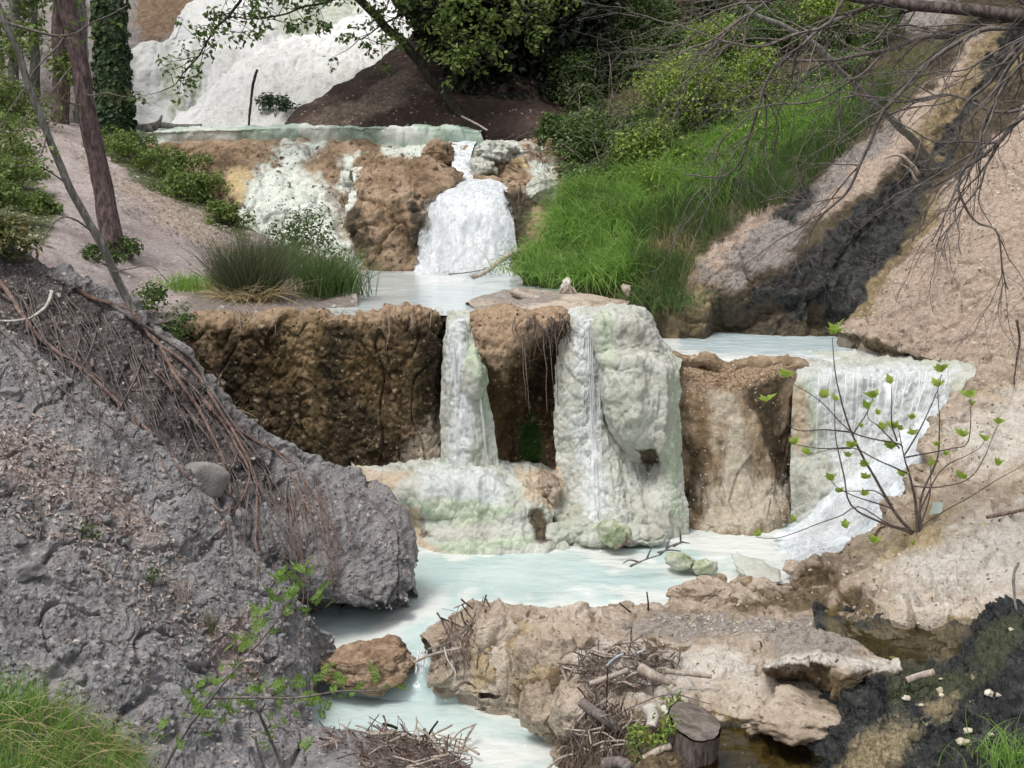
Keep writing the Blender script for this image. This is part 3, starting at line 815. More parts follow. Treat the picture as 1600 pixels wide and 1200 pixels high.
# big brown block
def d_block(G): return .14 * fbm(G, 1.8, 4, 51) + .06 * lumps(G, 5, 52) + .06 * blocks(G, 4, 54) + .045 * fbm(G, 10, 4, 53) + .06 * cracks(G, 1.8, 55)
patch('brown_block', [
  [(545, 'z', 3.2, 20.9), (590, 'z', 3.45, 21), (650, 'z', 3.45, 20.9), (700, 'z', 3.4, 20.8), (728, 'z', 3.2, 20.7)],
  [(548, 262, 20.2), (590, 248, 20.2), (650, 250, 20.2), (698, 256, 20.1), (722, 275, 20.2)],
  [(548, 290, 19.8), (590, 282, 19.6), (650, 280, 19.7), (695, 286, 19.7), (716, 300, 19.9)],
  [(546, 330, 19.6), (590, 325, 19.35), (648, 318, 19.35), (672, 312, 19.5), (690, 312, 19.9)],
  [(546, 370, 19.5), (590, 368, 19.25), (640, 365, 19.2), (660, 355, 19.35), (680, 350, 19.7)],
  [(552, 400, 19.4), (590, 402, 19.2), (640, 405, 19.1), (660, 400, 19.2), (680, 400, 19.5)],
  [(552, 'z', 1.8, 19.3), (590, 'z', 1.8, 19.1), (640, 'z', 1.8, 19.05), (660, 'z', 1.8, 19.1), (680, 'z', 1.8, 19.4)],
 ], 150, 130, d_block, M_block, [('m_dark', [(545, 330), (560, 330), (572, 375), (565, 398), (548, 380)], 8), ('m_dark', [(640, 310), (662, 305), (660, 400), (640, 400)], 7),
  ('m_white', [(530, 255), (556, 258), (548, 300), (540, 350), (525, 330)], 5)], parent=ut)
# lumps beside the chute
for k, (px, py, d, sx, sz, mm) in enumerate([(775, 238, 20.75, .7, .3, M_white), (754, 262, 20.5, .3, .3, M_white), (683, 240, 20.8, .26, .34, M_block), (848, 300, 19.9, .45, .5, M_white), (770, 292, 20.1, .6, .26, M_block)]):
    V, F = rock_arrays(W(px, py, d), (sx, .5, sz), 60 + k, 5, 2, .2, fine=.1)
    C_ = W(px, py, d); V = V + (V - C_) * (.35 * lumps(V, 8, 61) + .3 * blocks(V, 5, 62))[:, None]
    mesh_np('rock_lump', V, F, mm, ut)

# ---- the falls of the upper terrace
def fall_disp(a, b, s): return lambda G: a * fbm(G * np.array([1, 1, .12]), 7, 4, s) + b * ridged(G * np.array([1, 1, .2]), 16, 3, s + 5) * .5 + b * .4 * fbm(G, 12, 3, s + 8)
uf = empty('waterfall', W(730, 415, 18.8), 'white foaming waterfall dropping into the upper pool below the brown block', 'waterfall', 'white falls of the stream')
patch('chute', [
  [(702, 215, 21.9), (720, 215, 21.9), (745, 215, 21.8)], [(702, 225, 21.3), (720, 226, 21.3), (742, 225, 21.2)], [(705, 245, 20.9), (720, 245, 20.85), (736, 245, 20.9)],
  [(706, 270, 20.6), (722, 272, 20.5), (740, 272, 20.6)], [(705, 285, 20.2), (738, 286, 20.0), (775, 285, 20.1)], [(690, 305, 19.7), (745, 305, 19.5), (795, 300, 19.6)]],
  70, 90, fall_disp(.03, .012, 81), M_foam, parent=uf)
VR = [
  [(690, 292, 19.9), (720, 284, 20.0), (750, 280, 20.0), (780, 284, 19.9), (800, 300, 19.7)],
  [(668, 312, 19.55), (710, 306, 19.4), (745, 304, 19.35), (775, 308, 19.3), (800, 318, 19.3)],
  [(660, 330, 19.45), (700, 330, 19.25), (740, 330, 19.15), (780, 335, 19.1), (803, 345, 19.1)],
  [(656, 370, 19.35), (700, 370, 19.1), (740, 372, 19.0), (780, 375, 18.95), (806, 375, 19)],
  [(650, 412, 19.15), (700, 414, 18.9), (740, 416, 18.75), (780, 416, 18.75), (812, 405, 18.8)],
  [(645, 'z', 2.0, 19.0), (700, 'z', 2.0, 18.7), (740, 'z', 2.0, 18.5), (780, 'z', 2.0, 18.5), (815, 'z', 2.0, 18.6)]]
patch('veil', VR, 150, 110, fall_disp(.035, .012, 86), M_veil, [('core', [(690, 272), (800, 272), (802, 340), (808, 440), (648, 440), (655, 330), (672, 296)], 9)], parent=uf)
patch('veil', [[pt(q) + np.array([0, -.12 - .03 * i, .02]) for q in r] for i, r in enumerate(VR)], 120, 90, fall_disp(.04, .01, 88), M_mist, [('core', [(676, 318), (796, 310), (800, 440), (650, 440), (660, 350)], 22)], parent=uf, register=False)

# ---- the middle brown wall
def d_wall(G): return .10 * fbm(G * np.array([1, 1, .5]), 1.1, 2, 89) + .10 * fbm(G * np.array([1, 1, .25]), 2.6, 3, 91) + .065 * lumps(G * np.array([1, 1, .8]), 8, 92) * (.6 + .6 * fbm(G, 1.5, 2, 98)) + .04 * lumps(G, 17, 93) + .02 * fbm(G, 26, 3, 94) + .06 * blocks(G * np.array([1, 1, .5]), 3.2, 99) + .03 * blocks(G, 9, 88) + .05 * cracks(G * np.array([1, 1, .35]), 2.6, 87)
tw = patch('travertine_wall', [
  [(270, 'z', 1.9, 14.8), (400, 'z', 1.9, 14.8), (500, 'z', 1.9, 14.7), (600, 'z', 1.9, 14.6), (672, 'z', 1.9, 14.6), (708, 'z', 1.9, 14.8)],
  [(270, 503, 14.35), (400, 492, 14.25), (500, 489, 14.15), (600, 486, 14.1), (672, 485, 14.1), (704, 492, 14.35)],
  [(270, 515, 14.05), (400, 506, 14.0), (500, 500, 13.95), (600, 496, 13.9), (670, 496, 13.9), (702, 505, 14.2)],
  [(275, 560, 14.0), (400, 550, 13.95), (500, 545, 13.9), (600, 540, 13.85), (668, 540, 13.85), (698, 545, 14.1)],
  [(280, 640, 14.05), (400, 640, 14.0), (500, 640, 13.95), (600, 640, 13.9), (665, 640, 13.9), (696, 640, 14.1)],
  [(290, 735, 14.05), (400, 735, 14.0), (500, 735, 13.95), (600, 733, 13.9), (665, 733, 13.9), (700, 733, 14.1)],
  [(290, 'z', -.2, 14.05), (400, 'z', -.2, 14.0), (500, 'z', -.2, 13.95), (600, 'z', -.2, 13.9), (665, 'z', -.2, 13.9), (700, 'z', -.2, 14.1)],
 ], 330, 240, d_wall, M_wall, [('m_ochre', [(445, 495), (490, 495), (512, 640), (490, 735), (462, 735), (470, 600)], 16), ('m_dark', [(515, 500), (560, 505), (540, 600), (575, 640), (590, 700), (530, 690), (505, 590)], 20), ('m_dark', [(640, 505), (705, 510), (705, 630), (660, 700), (650, 600)], 16), ('m_dark', [(320, 580), (350, 560), (400, 640), (440, 735), (330, 735)], 22), ('m_dark', [(440, 700), (640, 690), (640, 745), (440, 745)], 18),
  ('m_top', [(240, 460), (720, 460), (715, 492), (600, 496), (500, 498), (400, 502), (240, 512)], 20), ('m_pale', [(315, 590), (335, 580), (340, 640), (320, 640)], 6),
  ('m_pale', [(655, 660), (700, 640), (715, 740), (620, 740)], 14)])
tag(tw, 'broad dark brown nodular travertine wall below the upper pool', 'rock wall')
# ---- second wall piece, overhanging a mossy recess
def d_wall2(G): return .09 * fbm(G, 2.2, 4, 95) + .07 * lumps(G, 6.5, 96) + .035 * lumps(G, 15, 97) + .05 * blocks(G, 4, 90) + .015 * fbm(G, 26, 3, 94)
ov = patch('travertine_overhang', [
  [(735, 'z', 1.9, 14.7), (780, 'z', 1.95, 14.9), (830, 'z', 1.95, 14.9), (880, 'z', 1.95, 14.9), (905, 'z', 1.9, 14.9)],
  [(732, 492, 14.2), (780, 486, 14.2), (830, 484, 14.15), (878, 484, 14.1), (892, 492, 14.3)],
  [(735, 506, 13.9), (780, 500, 13.85), (830, 498, 13.8), (878, 498, 13.85), (892, 505, 14.1)],
  [(742, 540, 13.8), (785, 540, 13.72), (830, 530, 13.75), (874, 522, 13.85), (892, 530, 14.1)],
  [(752, 580, 13.85), (785, 585, 13.78), (828, 548, 13.95), (868, 545, 14.1), (890, 560, 14.25)],
  [(758, 610, 14.0), (788, 612, 14.1), (830, 590, 14.45), (868, 590, 14.45), (890, 600, 14.35)],
  [(765, 670, 14.0), (795, 670, 14.35), (830, 670, 14.5), (868, 670, 14.4), (890, 670, 14.3)],
  [(775, 740, 13.95), (800, 735, 14.3), (830, 735, 14.4), (864, 735, 14.25), (888, 735, 14.2)],
  [(775, 'z', -.2, 14), (800, 'z', -.2, 14.2), (830, 'z', -.2, 14.2), (864, 'z', -.2, 14.1), (888, 'z', -.2, 14.1)],
 ], 180, 240, d_wall2, M_wall, [('m_top', [(725, 470), (900, 470), (895, 510), (860, 520), (800, 560), (785, 590), (755, 560), (735, 510)], 14), ('m_moss', [(800, 655), (835, 640), (856, 665), (850, 735), (805, 740)], 12)])
tag(ov, 'overhanging brown travertine mass above a dark mossy recess', 'rock wall')

# ---- first white runnel and the apron below it
def d_white(a=.05, b=.045, s=100): return lambda G: a * fbm(G * np.array([1, 1, .5]), 2.5, 3, s) + b * .95 * lumps(G * np.array([1, 1, .75]), 5.2, s + 1) + .034 * lumps(G, 11, s + 2) + .014 * lumps(G, 26, s + 4) + .05 * ridged(warp(G, .06, 3, s) * np.array([1, 1, .16]), 4.5, 3, s + 6) + .012 * fbm(G, 26, 3, s + 3)
r1 = empty('travertine_runnel', W(735, 735, 13.9), 'narrow pale greenish travertine runnel between the brown wall and the mossy overhang', 'mineral formation')
patch('runnel_face', [
  [(698, 'z', 1.95, 15.0), (716, 'z', 1.95, 15.0), (736, 'z', 1.95, 15.0)],
  [(698, 497, 14.2), (716, 499, 14.2), (735, 497, 14.2)],
  [(698, 515, 14.0), (716, 515, 13.95), (737, 515, 14.0)],
  [(693, 560, 13.9), (720, 560, 13.8), (752, 570, 13.85)],
  [(690, 610, 13.85), (724, 612, 13.72), (760, 610, 13.75)],
  [(690, 660, 13.8), (728, 662, 13.68), (768, 650, 13.8)],
  [(690, 735, 13.75), (732, 738, 13.6), (778, 735, 13.75)],
  [(690, 'z', .3, 13.7), (732, 'z', .3, 13.5), (780, 'z', .3, 13.7)]], 90, 200, d_white(.05, .03, 100), M_white,
  [('m_green', [(735, 520), (765, 600), (758, 660), (742, 640), (745, 570), (728, 525)], 9), ('m_wet', [(700, 500), (730, 500), (745, 740), (705, 740)], 10)], parent=r1)
patch('runnel_bulge', [
  [(730, 540, 13.9), (745, 538, 13.85), (760, 545, 13.95)], [(728, 570, 13.72), (745, 572, 13.65), (763, 575, 13.8)], [(726, 600, 13.68), (746, 602, 13.6), (764, 600, 13.78)],
  [(734, 620, 13.72), (748, 622, 13.65), (760, 620, 13.8)], [(738, 630, 13.95), (748, 630, 13.95), (756, 630, 13.95)]], 40, 60, d_white(.02, .02, 107), M_white, [('m_green', [(720, 540), (770, 540), (770, 630), (745, 630)], 14)], parent=r1)
ap = patch('travertine_apron', [
  [(540, 'z', .45, 14.3), (640, 'z', .5, 14.3), (700, 'z', .5, 14.3), (760, 'z', .5, 14.3), (820, 'z', .45, 14.4), (880, 'z', .4, 14.3)],
  [(550, 738, 13.85), (640, 732, 13.75), (700, 730, 13.7), (760, 732, 13.7), (820, 738, 13.85), (872, 745, 13.85)],
  [(555, 748, 13.5), (640, 755, 13.3), (700, 757, 13.2), (760, 757, 13.2), (820, 765, 13.3), (866, 790, 13.35)],
  [(560, 765, 13.4), (640, 790, 13.18), (700, 802, 13.08), (760, 790, 13.05), (815, 790, 13.1), (862, 815, 13.2)],
  [(580, 785, 13.6), (635, 802, 13.45), (690, 815, 13.1), (760, 815, 12.98), (820, 820, 12.98), (864, 835, 13.1)],
  [(590, 830, 13.55), (640, 835, 13.35), (690, 840, 12.95), (760, 842, 12.85), (830, 845, 12.85), (872, 850, 12.95)],
  [(600, 868, 13.2), (640, 866, 12.95), (690, 865, 12.75), (760, 864, 12.72), (840, 862, 12.75), (890, 860, 12.9)],
  [(600, 'z', -.3, 13.2), (640, 'z', -.3, 12.9), (690, 'z', -.3, 12.6), (760, 'z', -.3, 12.6), (840, 'z', -.3, 12.6), (890, 'z', -.3, 12.8)],
 ], 280, 190, d_white(.06, .05, 111), M_white, [('m_tan', [(535, 725), (640, 740), (600, 790), (540, 780)], 12), ('m_tan', [(575, 785), (660, 800), (690, 870), (570, 880)], 8), ('m_tan', [(805, 735), (880, 740), (880, 800), (835, 790)], 10), ('m_dark', [(590, 795), (645, 800), (690, 830), (640, 832), (610, 825)], 6),  # first m_dark paints shade into the brown recess at lower left
  ('m_green', [(650, 785), (770, 778), (800, 795), (760, 812), (680, 812)], 9), ('m_green', [(690, 840), (840, 845), (830, 865), (660, 868)], 8), ('m_dark', [(828, 800), (850, 795), (862, 850), (838, 850)], 6), ('m_wet', [(640, 728), (800, 730), (770, 790), (660, 775)], 12)])
tag(ap, 'pale rounded travertine apron at the foot of the narrow runnel', 'mineral formation')

# ---- white double cascade in the middle
wc = empty('white_cascade', W(960, 830, 13.3), 'tall white lumpy travertine cascade in two lobes with a small dark hole', 'mineral formation')
patch('column_lobe', [
  [(868, 'z', 1.98, 15.3), (900, 'z', 1.98, 15.3), (930, 'z', 1.98, 15.2), (965, 'z', 1.98, 15.2)],
  [(886, 490, 14.3), (905, 488, 14.25), (930, 488, 14.2), (960, 489, 14.3)],
  [(884, 505, 14.0), (905, 500, 13.85), (930, 499, 13.9), (955, 502, 14.2)],
  [(878, 560, 13.9), (905, 560, 13.7), (928, 560, 13.8), (955, 560, 14.3)],
  [(874, 640, 13.85), (905, 640, 13.6), (932, 640, 13.7), (960, 640, 14.2)],
  [(872, 720, 13.7), (905, 720, 13.55), (945, 720, 13.5), (985, 720, 13.7)],
  [(870, 790, 13.5), (905, 790, 13.35), (945, 790, 13.2), (1000, 790, 13.4)],
  [(866, 850, 13.1), (905, 855, 13.0), (950, 850, 12.95), (1010, 830, 13.2)],
  [(866, 'z', -.3, 13.0), (905, 'z', -.3, 12.9), (950, 'z', -.3, 12.85), (1010, 'z', -.3, 13.2)]], 170, 330, d_white(.05, .055, 121), M_white,
  [('m_wet', [(895, 495), (935, 495), (945, 840), (915, 840)], 12), ('m_tan', [(855, 740), (880, 720), (890, 850), (855, 860)], 8)], parent=wc)
patch('overhang_lobe', [
  [(932, 'z', 1.98, 15.0), (965, 'z', 2.0, 15.0), (1000, 'z', 2.0, 15.0), (1030, 'z', 1.6, 15.4), (1062, 'z', 1.4, 15.2)],
  [(934, 490, 14.1), (965, 486, 14.1), (1000, 489, 14.1), (1030, 540, 14.4), (1062, 562, 14.4)],
  [(944, 505, 14.2), (933, 505, 13.77), (965, 503, 13.75), (1005, 510, 13.8), (1032, 555, 13.9), (1060, 574, 14.0)],
  [(950, 550, 14.13), (939, 550, 13.7), (968, 548, 13.72), (1005, 550, 13.72), (1036, 566, 13.75), (1056, 584, 13.9)],
  [(951, 560, 14.1), (940, 560, 13.6), (968, 563, 13.46), (1006, 566, 13.44), (1038, 580, 13.5), (1057, 596, 13.8)],
  [(954, 575, 13.98), (943, 575, 13.55), (970, 580, 13.42), (1008, 585, 13.38), (1040, 600, 13.45), (1057, 610, 13.75)],
  [(956, 620, 13.93), (945, 620, 13.5), (972, 625, 13.34), (1010, 630, 13.3), (1042, 640, 13.4), (1058, 640, 13.7)],
  [(966, 670, 13.98), (955, 670, 13.55), (980, 680, 13.38), (1012, 684, 13.3), (1044, 684, 13.38), (1060, 690, 13.7)],
  [(966, 700, 13.8), (985, 706, 13.6), (1014, 708, 13.6), (1046, 712, 13.4), (1062, 720, 13.65)],
  [(965, 725, 13.75), (985, 730, 13.65), (1012, 730, 13.85), (1044, 740, 13.42), (1064, 750, 13.6)],
  [(965, 770, 13.55), (985, 775, 13.42), (1012, 778, 13.45), (1044, 780, 13.35), (1066, 785, 13.5)],
  [(960, 815, 13.3), (985, 820, 13.2), (1015, 822, 13.2), (1044, 815, 13.3), (1068, 815, 13.45)],
  [(960, 'z', -.3, 13.2), (985, 'z', -.3, 13.1), (1015, 'z', -.3, 13.1), (1044, 'z', -.3, 13.2), (1068, 'z', -.3, 13.4)]], 190, 330, d_white(.04, .04, 131), M_white,
  [('m_green', [(936, 492), (965, 490), (958, 555), (950, 600), (938, 560)], 9), ('m_green', [(1040, 580), (1062, 590), (1068, 800), (1046, 800)], 7), ('m_dark', [(1000, 708), (1024, 708), (1034, 726), (1015, 738), (1000, 725)], 4)], parent=wc)  # m_dark darkens the inside of the hole, shade put into the colour
for k, (px, py, d, sx, sz) in enumerate([(935, 838, 13.0, .34, .22), (985, 838, 13.0, .4, .2), (868, 838, 13.05, .26, .22), (905, 828, 13.1, .26, .2), (858, 765, 13.45, .22, .3), (1010, 836, 13.0, .3, .14), (880, 800, 13.45, .26, .24)]):
    C_ = W(px, py, d)
    V, F = rock_arrays(C_, (sx, .34, sz), 160 + k, 5, 1, .16)
    V = V + (V - C_) * (.5 * lumps(V, 10, 161) + .2 * fbm(V, 6, 3, 162))[:, None]
    mesh_np('rock_lump', V, F, M_white if k not in (4,) else M_tan, wc)

# ---- stained brown wall right of it
def d_stain(G): return .10 * fbm(G * np.array([1, 1, .35]), 1.7, 4, 141) + .022 * lumps(G, 9, 142) + .03 * fbm(G, 10, 4, 143) + .05 * blocks(G * np.array([1, 1, .5]), 3, 144) + .03 * cracks(G * np.array([1, 1, .4]), 2.5, 145)
sw = patch('stained_wall', [
  [(1040, 'z', 1.45, 15.0), (1090, 'z', 1.5, 15.0), (1140, 'z', 1.5, 15.0), (1190, 'z', 1.5, 15.0), (1240, 'z', 1.5, 15.0), (1275, 'z', 1.5, 15.0)],
  [(1045, 565, 14.4), (1090, 568, 14.35), (1140, 572, 14.3), (1190, 570, 14.25), (1235, 568, 14.25), (1270, 572, 14.5)],
  [(1046, 578, 14.1), (1090, 580, 14.05), (1140, 584, 14.0), (1190, 582, 13.95), (1232, 580, 14.0), (1262, 590, 14.3)],
  [(1050, 640, 13.95), (1090, 640, 13.9), (1140, 640, 13.85), (1190, 636, 13.85), (1226, 630, 14.0), (1255, 640, 14.25)],
  [(1056, 720, 13.85), (1095, 720, 13.78), (1140, 720, 13.72), (1190, 722, 13.78), (1222, 720, 14.0), (1250, 720, 14.25)],
  [(1060, 790, 13.75), (1100, 792, 13.6), (1145, 792, 13.5), (1190, 790, 13.55), (1228, 780, 13.85), (1250, 790, 14.1)],
  [(1062, 818, 13.65), (1100, 822, 13.45), (1145, 824, 13.35), (1190, 822, 13.4), (1225, 810, 13.7), (1250, 812, 14.0)],
  [(1062, 'z', -.3, 13.6), (1100, 'z', -.3, 13.4), (1145, 'z', -.3, 13.3), (1190, 'z', -.3, 13.35), (1225, 'z', -.3, 13.7), (1250, 'z', -.3, 14.0)],
 ], 170, 200, d_stain, M_stain, [('m_top', [(1040, 560), (1260, 555), (1240, 605), (1160, 600), (1060, 605)], 10), ('m_dark', [(1165, 590), (1230, 585), (1228, 700), (1200, 690), (1185, 640)], 9), ('m_dark', [(1205, 690), (1232, 680), (1225, 770), (1212, 770)], 7),
  ('m_white', [(1110, 600), (1160, 600), (1180, 790), (1120, 790)], 26), ('m_white', [(1110, 740), (1230, 740), (1220, 830), (1085, 830)], 24), ('m_dark', [(1062, 690), (1095, 700), (1105, 800), (1066, 800)], 10)])
tag(sw, 'brown streaked travertine wall under the right hand pool rim', 'rock wall')
V, F = tube_arrays([(wob(pxline([(1020, 556, 14.35), (1060, 565, 14.25), (1100, 566, 14.2), (1140, 572, 14.18), (1190, 569, 14.15), (1225, 569, 14.2), (1255, 574, 14.3)], 130), .02, 5, 3), .075)], 20)
V = V + np.stack([.04 * fbm(V, 5, 3, 7), .05 * fbm(V, 6, 3, 8), .05 * blocks(V, 6, 9) + .03 * lumps(V, 9, 5) + .03 * fbm(V, 16, 3, 6)], -1)
mesh_np('rim', V, np.where(F[:, 2:3] == F[:, 3:4], F, F), M_stain, sw, attrs={'m_top': .35 + .5 * fbm(V, 3, 3, 4)})

# ---- right fall
rf = empty('waterfall.001', W(1330, 800, 13.3), 'wide waterfall streaming over a pale rim into churning foam at the right', 'waterfall', 'white falls of the stream')
patch('fall_rock', [
  [(1240, 'z', 1.52, 15.2), (1300, 'z', 1.52, 15.2), (1370, 'z', 1.52, 15.0), (1440, 'z', 1.52, 14.8), (1500, 'z', 1.52, 14.5), (1540, 'z', 1.5, 14.2)],
  [(1238, 572, 14.4), (1300, 570, 14.35), (1370, 571, 14.25), (1440, 572, 14.1), (1490, 575, 13.9), (1530, 580, 13.7)],
  [(1240, 590, 14.1), (1300, 590, 14.0), (1370, 590, 13.9), (1440, 592, 13.8), (1485, 598, 13.6), (1520, 605, 13.4)],
  [(1238, 640, 14.05), (1300, 640, 13.9), (1370, 640, 13.8), (1430, 640, 13.7), (1470, 640, 13.5), (1500, 650, 13.2)],
  [(1236, 710, 14.0), (1300, 710, 13.85), (1360, 710, 13.7), (1410, 710, 13.5), (1445, 710, 13.2), (1470, 720, 12.8)],
  [(1236, 780, 13.85), (1300, 780, 13.6), (1350, 780, 13.35), (1385, 790, 13.0), (1410, 795, 12.7), (1440, 800, 12.3)],
  [(1236, 'z', -.2, 13.8), (1300, 'z', -.2, 13.6), (1350, 'z', -.2, 13.3), (1385, 'z', -.2, 13), (1410, 'z', -.2, 12.7), (1440, 'z', -.2, 12.3)],
 ], 200, 170, d_white(.05, .02, 151), M_white, [('m_wet', [(1275, 570), (1490, 570), (1440, 700), (1370, 780), (1300, 780)], 16), ('m_green', [(1270, 600), (1300, 590), (1310, 700), (1280, 720)], 18), ('m_tan', [(1240, 600), (1272, 610), (1262, 700), (1246, 720)], 10), ('m_dark', [(1234, 590), (1244, 600), (1240, 700), (1228, 720)], 4)], parent=rf)
FR = [
  [(1440, 588, 13.6), (1470, 590, 13.5), (1500, 600, 13.3)],
  [(1435, 630, 13.45), (1462, 632, 13.3), (1490, 640, 13.05)],
  [(1400, 690, 13.35), (1432, 692, 13.15), (1466, 695, 12.85)],
  [(1350, 735, 13.3), (1400, 738, 13.0), (1440, 740, 12.6)],
  [(1290, 780, 13.3), (1350, 785, 12.9), (1410, 788, 12.4)],
  [(1245, 820, 13.25), (1320, 828, 12.75), (1380, 825, 12.2)],
  [(1200, 850, 13.1), (1280, 862, 12.5), (1360, 858, 12.0)],
  [(1180, 'z', -.05, 12.9), (1250, 'z', -.05, 12.3), (1340, 'z', -.05, 11.8)]]
CORE = [(1478, 625), (1496, 650), (1440, 740), (1400, 800), (1350, 900), (1150, 900), (1225, 825), (1290, 775), (1345, 730), (1400, 690), (1445, 640)]
patch('foam_chute', FR, 130, 180, lambda G: .08 * fbm(G, 2.4, 3, 155) + .02 * fbm(G, 8, 3, 156) + .02, M_churn, [('core', CORE, 12)], parent=rf)
patch('foam_chute', [[pt(q) + np.array([-.03, -.14, .06]) for q in r] for r in FR], 120, 140, lambda G: .14 * fbm(G, 2.6, 3, 255) + .02 * fbm(G, 8, 3, 256), M_mist, [('core', [(1460, 650), (1470, 680), (1420, 745), (1370, 805), (1320, 880), (1230, 880), (1250, 810), (1320, 760), (1380, 715)], 22)], parent=rf, register=False)
patch('foam_chute', [[pt(q) + np.array([.02, -.26, .04]) for q in r] for r in FR[3:]], 100, 100, lambda G: .17 * fbm(G, 2.9, 3, 355) + .02 * fbm(G, 8, 3, 356), M_mist, [('core', [(1390, 745), (1350, 810), (1300, 870), (1230, 870), (1270, 790), (1330, 750)], 24)], parent=rf, register=False)

patch('curtain', [
  [(1262, 570, 14.35), (1330, 570, 14.2), (1400, 571, 14.1), (1450, 572, 13.95), (1490, 576, 13.75)],
  [(1262, 583, 13.98), (1330, 584, 13.84), (1400, 585, 13.74), (1450, 587, 13.6), (1488, 592, 13.45)],
  [(1262, 610, 13.86), (1330, 610, 13.70), (1398, 612, 13.58), (1444, 614, 13.45), (1480, 620, 13.3)],
  [(1262, 680, 13.82), (1325, 680, 13.62), (1388, 680, 13.45), (1430, 676, 13.3), (1466, 670, 13.15)],
  [(1264, 790, 13.6), (1315, 780, 13.4), (1365, 760, 13.2), (1408, 735, 13.0), (1450, 700, 12.95)]], 120, 80, lambda G: .05 * fbm(G * np.array([1, 1, .1]), 7, 3, 158), M_curtain,
  [('thin', [(1250, 560), (1330, 560), (1320, 800), (1250, 800)], 22)], parent=rf, register=False)
for par, rows_ in ((wc, [[(904, 492, 14.15), (922, 491, 14.1), (942, 492, 14.15)], [(902, 505, 13.78), (922, 503, 13.74), (944, 505, 13.8)], [(904, 600, 13.62), (924, 600, 13.58), (946, 600, 13.68)], [(910, 720, 13.42), (930, 720, 13.38), (952, 720, 13.44)], [(912, 800, 13.12), (934, 800, 13.06), (962, 800, 13.12)], [(905, 850, 12.85), (935, 852, 12.82), (975, 845, 12.85)]]),
                   (r1, [[(702, 497, 14.1), (718, 497, 14.1), (732, 497, 14.1)], [(702, 512, 13.9), (718, 512, 13.84), (733, 512, 13.9)], [(698, 600, 13.76), (722, 602, 13.66), (748, 600, 13.7)], [(698, 735, 13.64), (730, 738, 13.52), (766, 735, 13.62)]])):
    patch('curtain', rows_, 60, 120, lambda G: .03 * fbm(G * np.array([1, 1, .15]), 8, 3, 159), M_curtain, [('thin', [(850, 480), (910, 480), (915, 860), (850, 860)], 12)], parent=par, register=False)

# ---- hillside on the right: grass bank, brambles, black seep, tan slope
def d_hill(G):
    px, py = proj(G)
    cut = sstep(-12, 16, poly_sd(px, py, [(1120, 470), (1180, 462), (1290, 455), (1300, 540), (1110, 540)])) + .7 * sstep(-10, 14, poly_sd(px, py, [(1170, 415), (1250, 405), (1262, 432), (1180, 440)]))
    seep = sstep(-25, 25, poly_sd(px, py, [(1090, 455), (1180, 400), (1290, 380), (1420, 250), (1500, 130), (1560, 60), (1640, 0), (1640, 90), (1560, 200), (1470, 290), (1400, 400), (1320, 500), (1300, 530), (1050, 530)]))
    return .18 * fbm(G, .9, 4, 161) + .08 * fbm(G, 3.6, 4, 162) + .03 * fbm(G, 13, 3, 163) + .06 * blocks(G, 2.2, 166) + .03 * blocks(G, 6, 167) + .05 * cracks(G, 1.3, 168) + .05 * ridged(G @ np.array([[.8, .0, -.5], [.0, 1, .0], [.5, 0, .8]]) * np.array([.4, 1, 1.4]), 1.6, 4, 260) - .3 * cut - .16 * seep + seep * (.2 * ridged(G, 1.3, 4, 164) + .09 * lumps(G, 3.0, 165) + .04 * lumps(G, 8, 169))
HR = [
  [(812, 440, 17.2), (850, 380, 18.2), (880, 310, 19.5), (880, 220, 21.5), (890, 140, 23), (900, 60, 24), (920, -70, 25.5)],
  [(890, 458, 16.8), (930, 400, 17.6), (1000, 300, 19), (1020, 220, 20.5), (1030, 140, 22), (1050, 60, 23.5), (1070, -70, 25)],
  [(1000, 480, 16.4), (1050, 400, 17.2), (1100, 310, 18.5), (1150, 220, 20), (1180, 140, 21.5), (1200, 60, 23), (1220, -70, 24.5)],
  [(1060, 518, 16.25), (1110, 425, 16.6), (1180, 330, 17.8), (1260, 220, 19.3), (1310, 140, 20.5), (1340, 60, 22), (1370, -70, 23.5)],
  [(1160, 523, 16.2), (1170, 440, 16.5), (1240, 350, 17.4), (1330, 240, 18.7), (1400, 150, 19.8), (1450, 70, 21), (1490, -70, 22.5)],
  [(1250, 523, 16.15), (1265, 440, 16.3), (1340, 335, 17.2), (1410, 230, 18.4), (1480, 140, 19.4), (1540, 60, 20.5), (1600, -70, 22)],
  [(1290, 521, 16.1), (1325, 430, 16.4), (1400, 330, 17.3), (1470, 240, 18.3), (1540, 150, 19.2), (1610, 60, 20.3), (1680, -70, 22)],
  [(1318, 518, 15.7), (1380, 440, 15.9), (1445, 350, 16.6), (1500, 260, 17.5), (1580, 170, 18.5), (1660, 80, 19.6), (1750, -70, 21)],
  [(1400, 548, 14.75), (1470, 460, 15.0), (1540, 370, 15.6), (1600, 290, 16.4), (1690, 200, 17.4), (1770, 110, 18.5), (1860, -70, 20)],
  [(1490, 578, 13.95), (1560, 490, 14.2), (1640, 400, 14.8), (1710, 320, 15.5), (1790, 230, 16.4), (1880, 130, 17.4), (1980, -70, 19)],
  [(1640, 600, 13.0), (1700, 520, 13.3), (1760, 430, 13.9), (1840, 350, 14.6), (1920, 260, 15.4), (2020, 160, 16.4), (2120, -70, 18)]]
hr_rows = [[np.array([pt(c[0])[0], pt(c[0])[1], 0.9]) for c in HR]] + [[pt(c[k]) for c in HR] for k in range(7)]
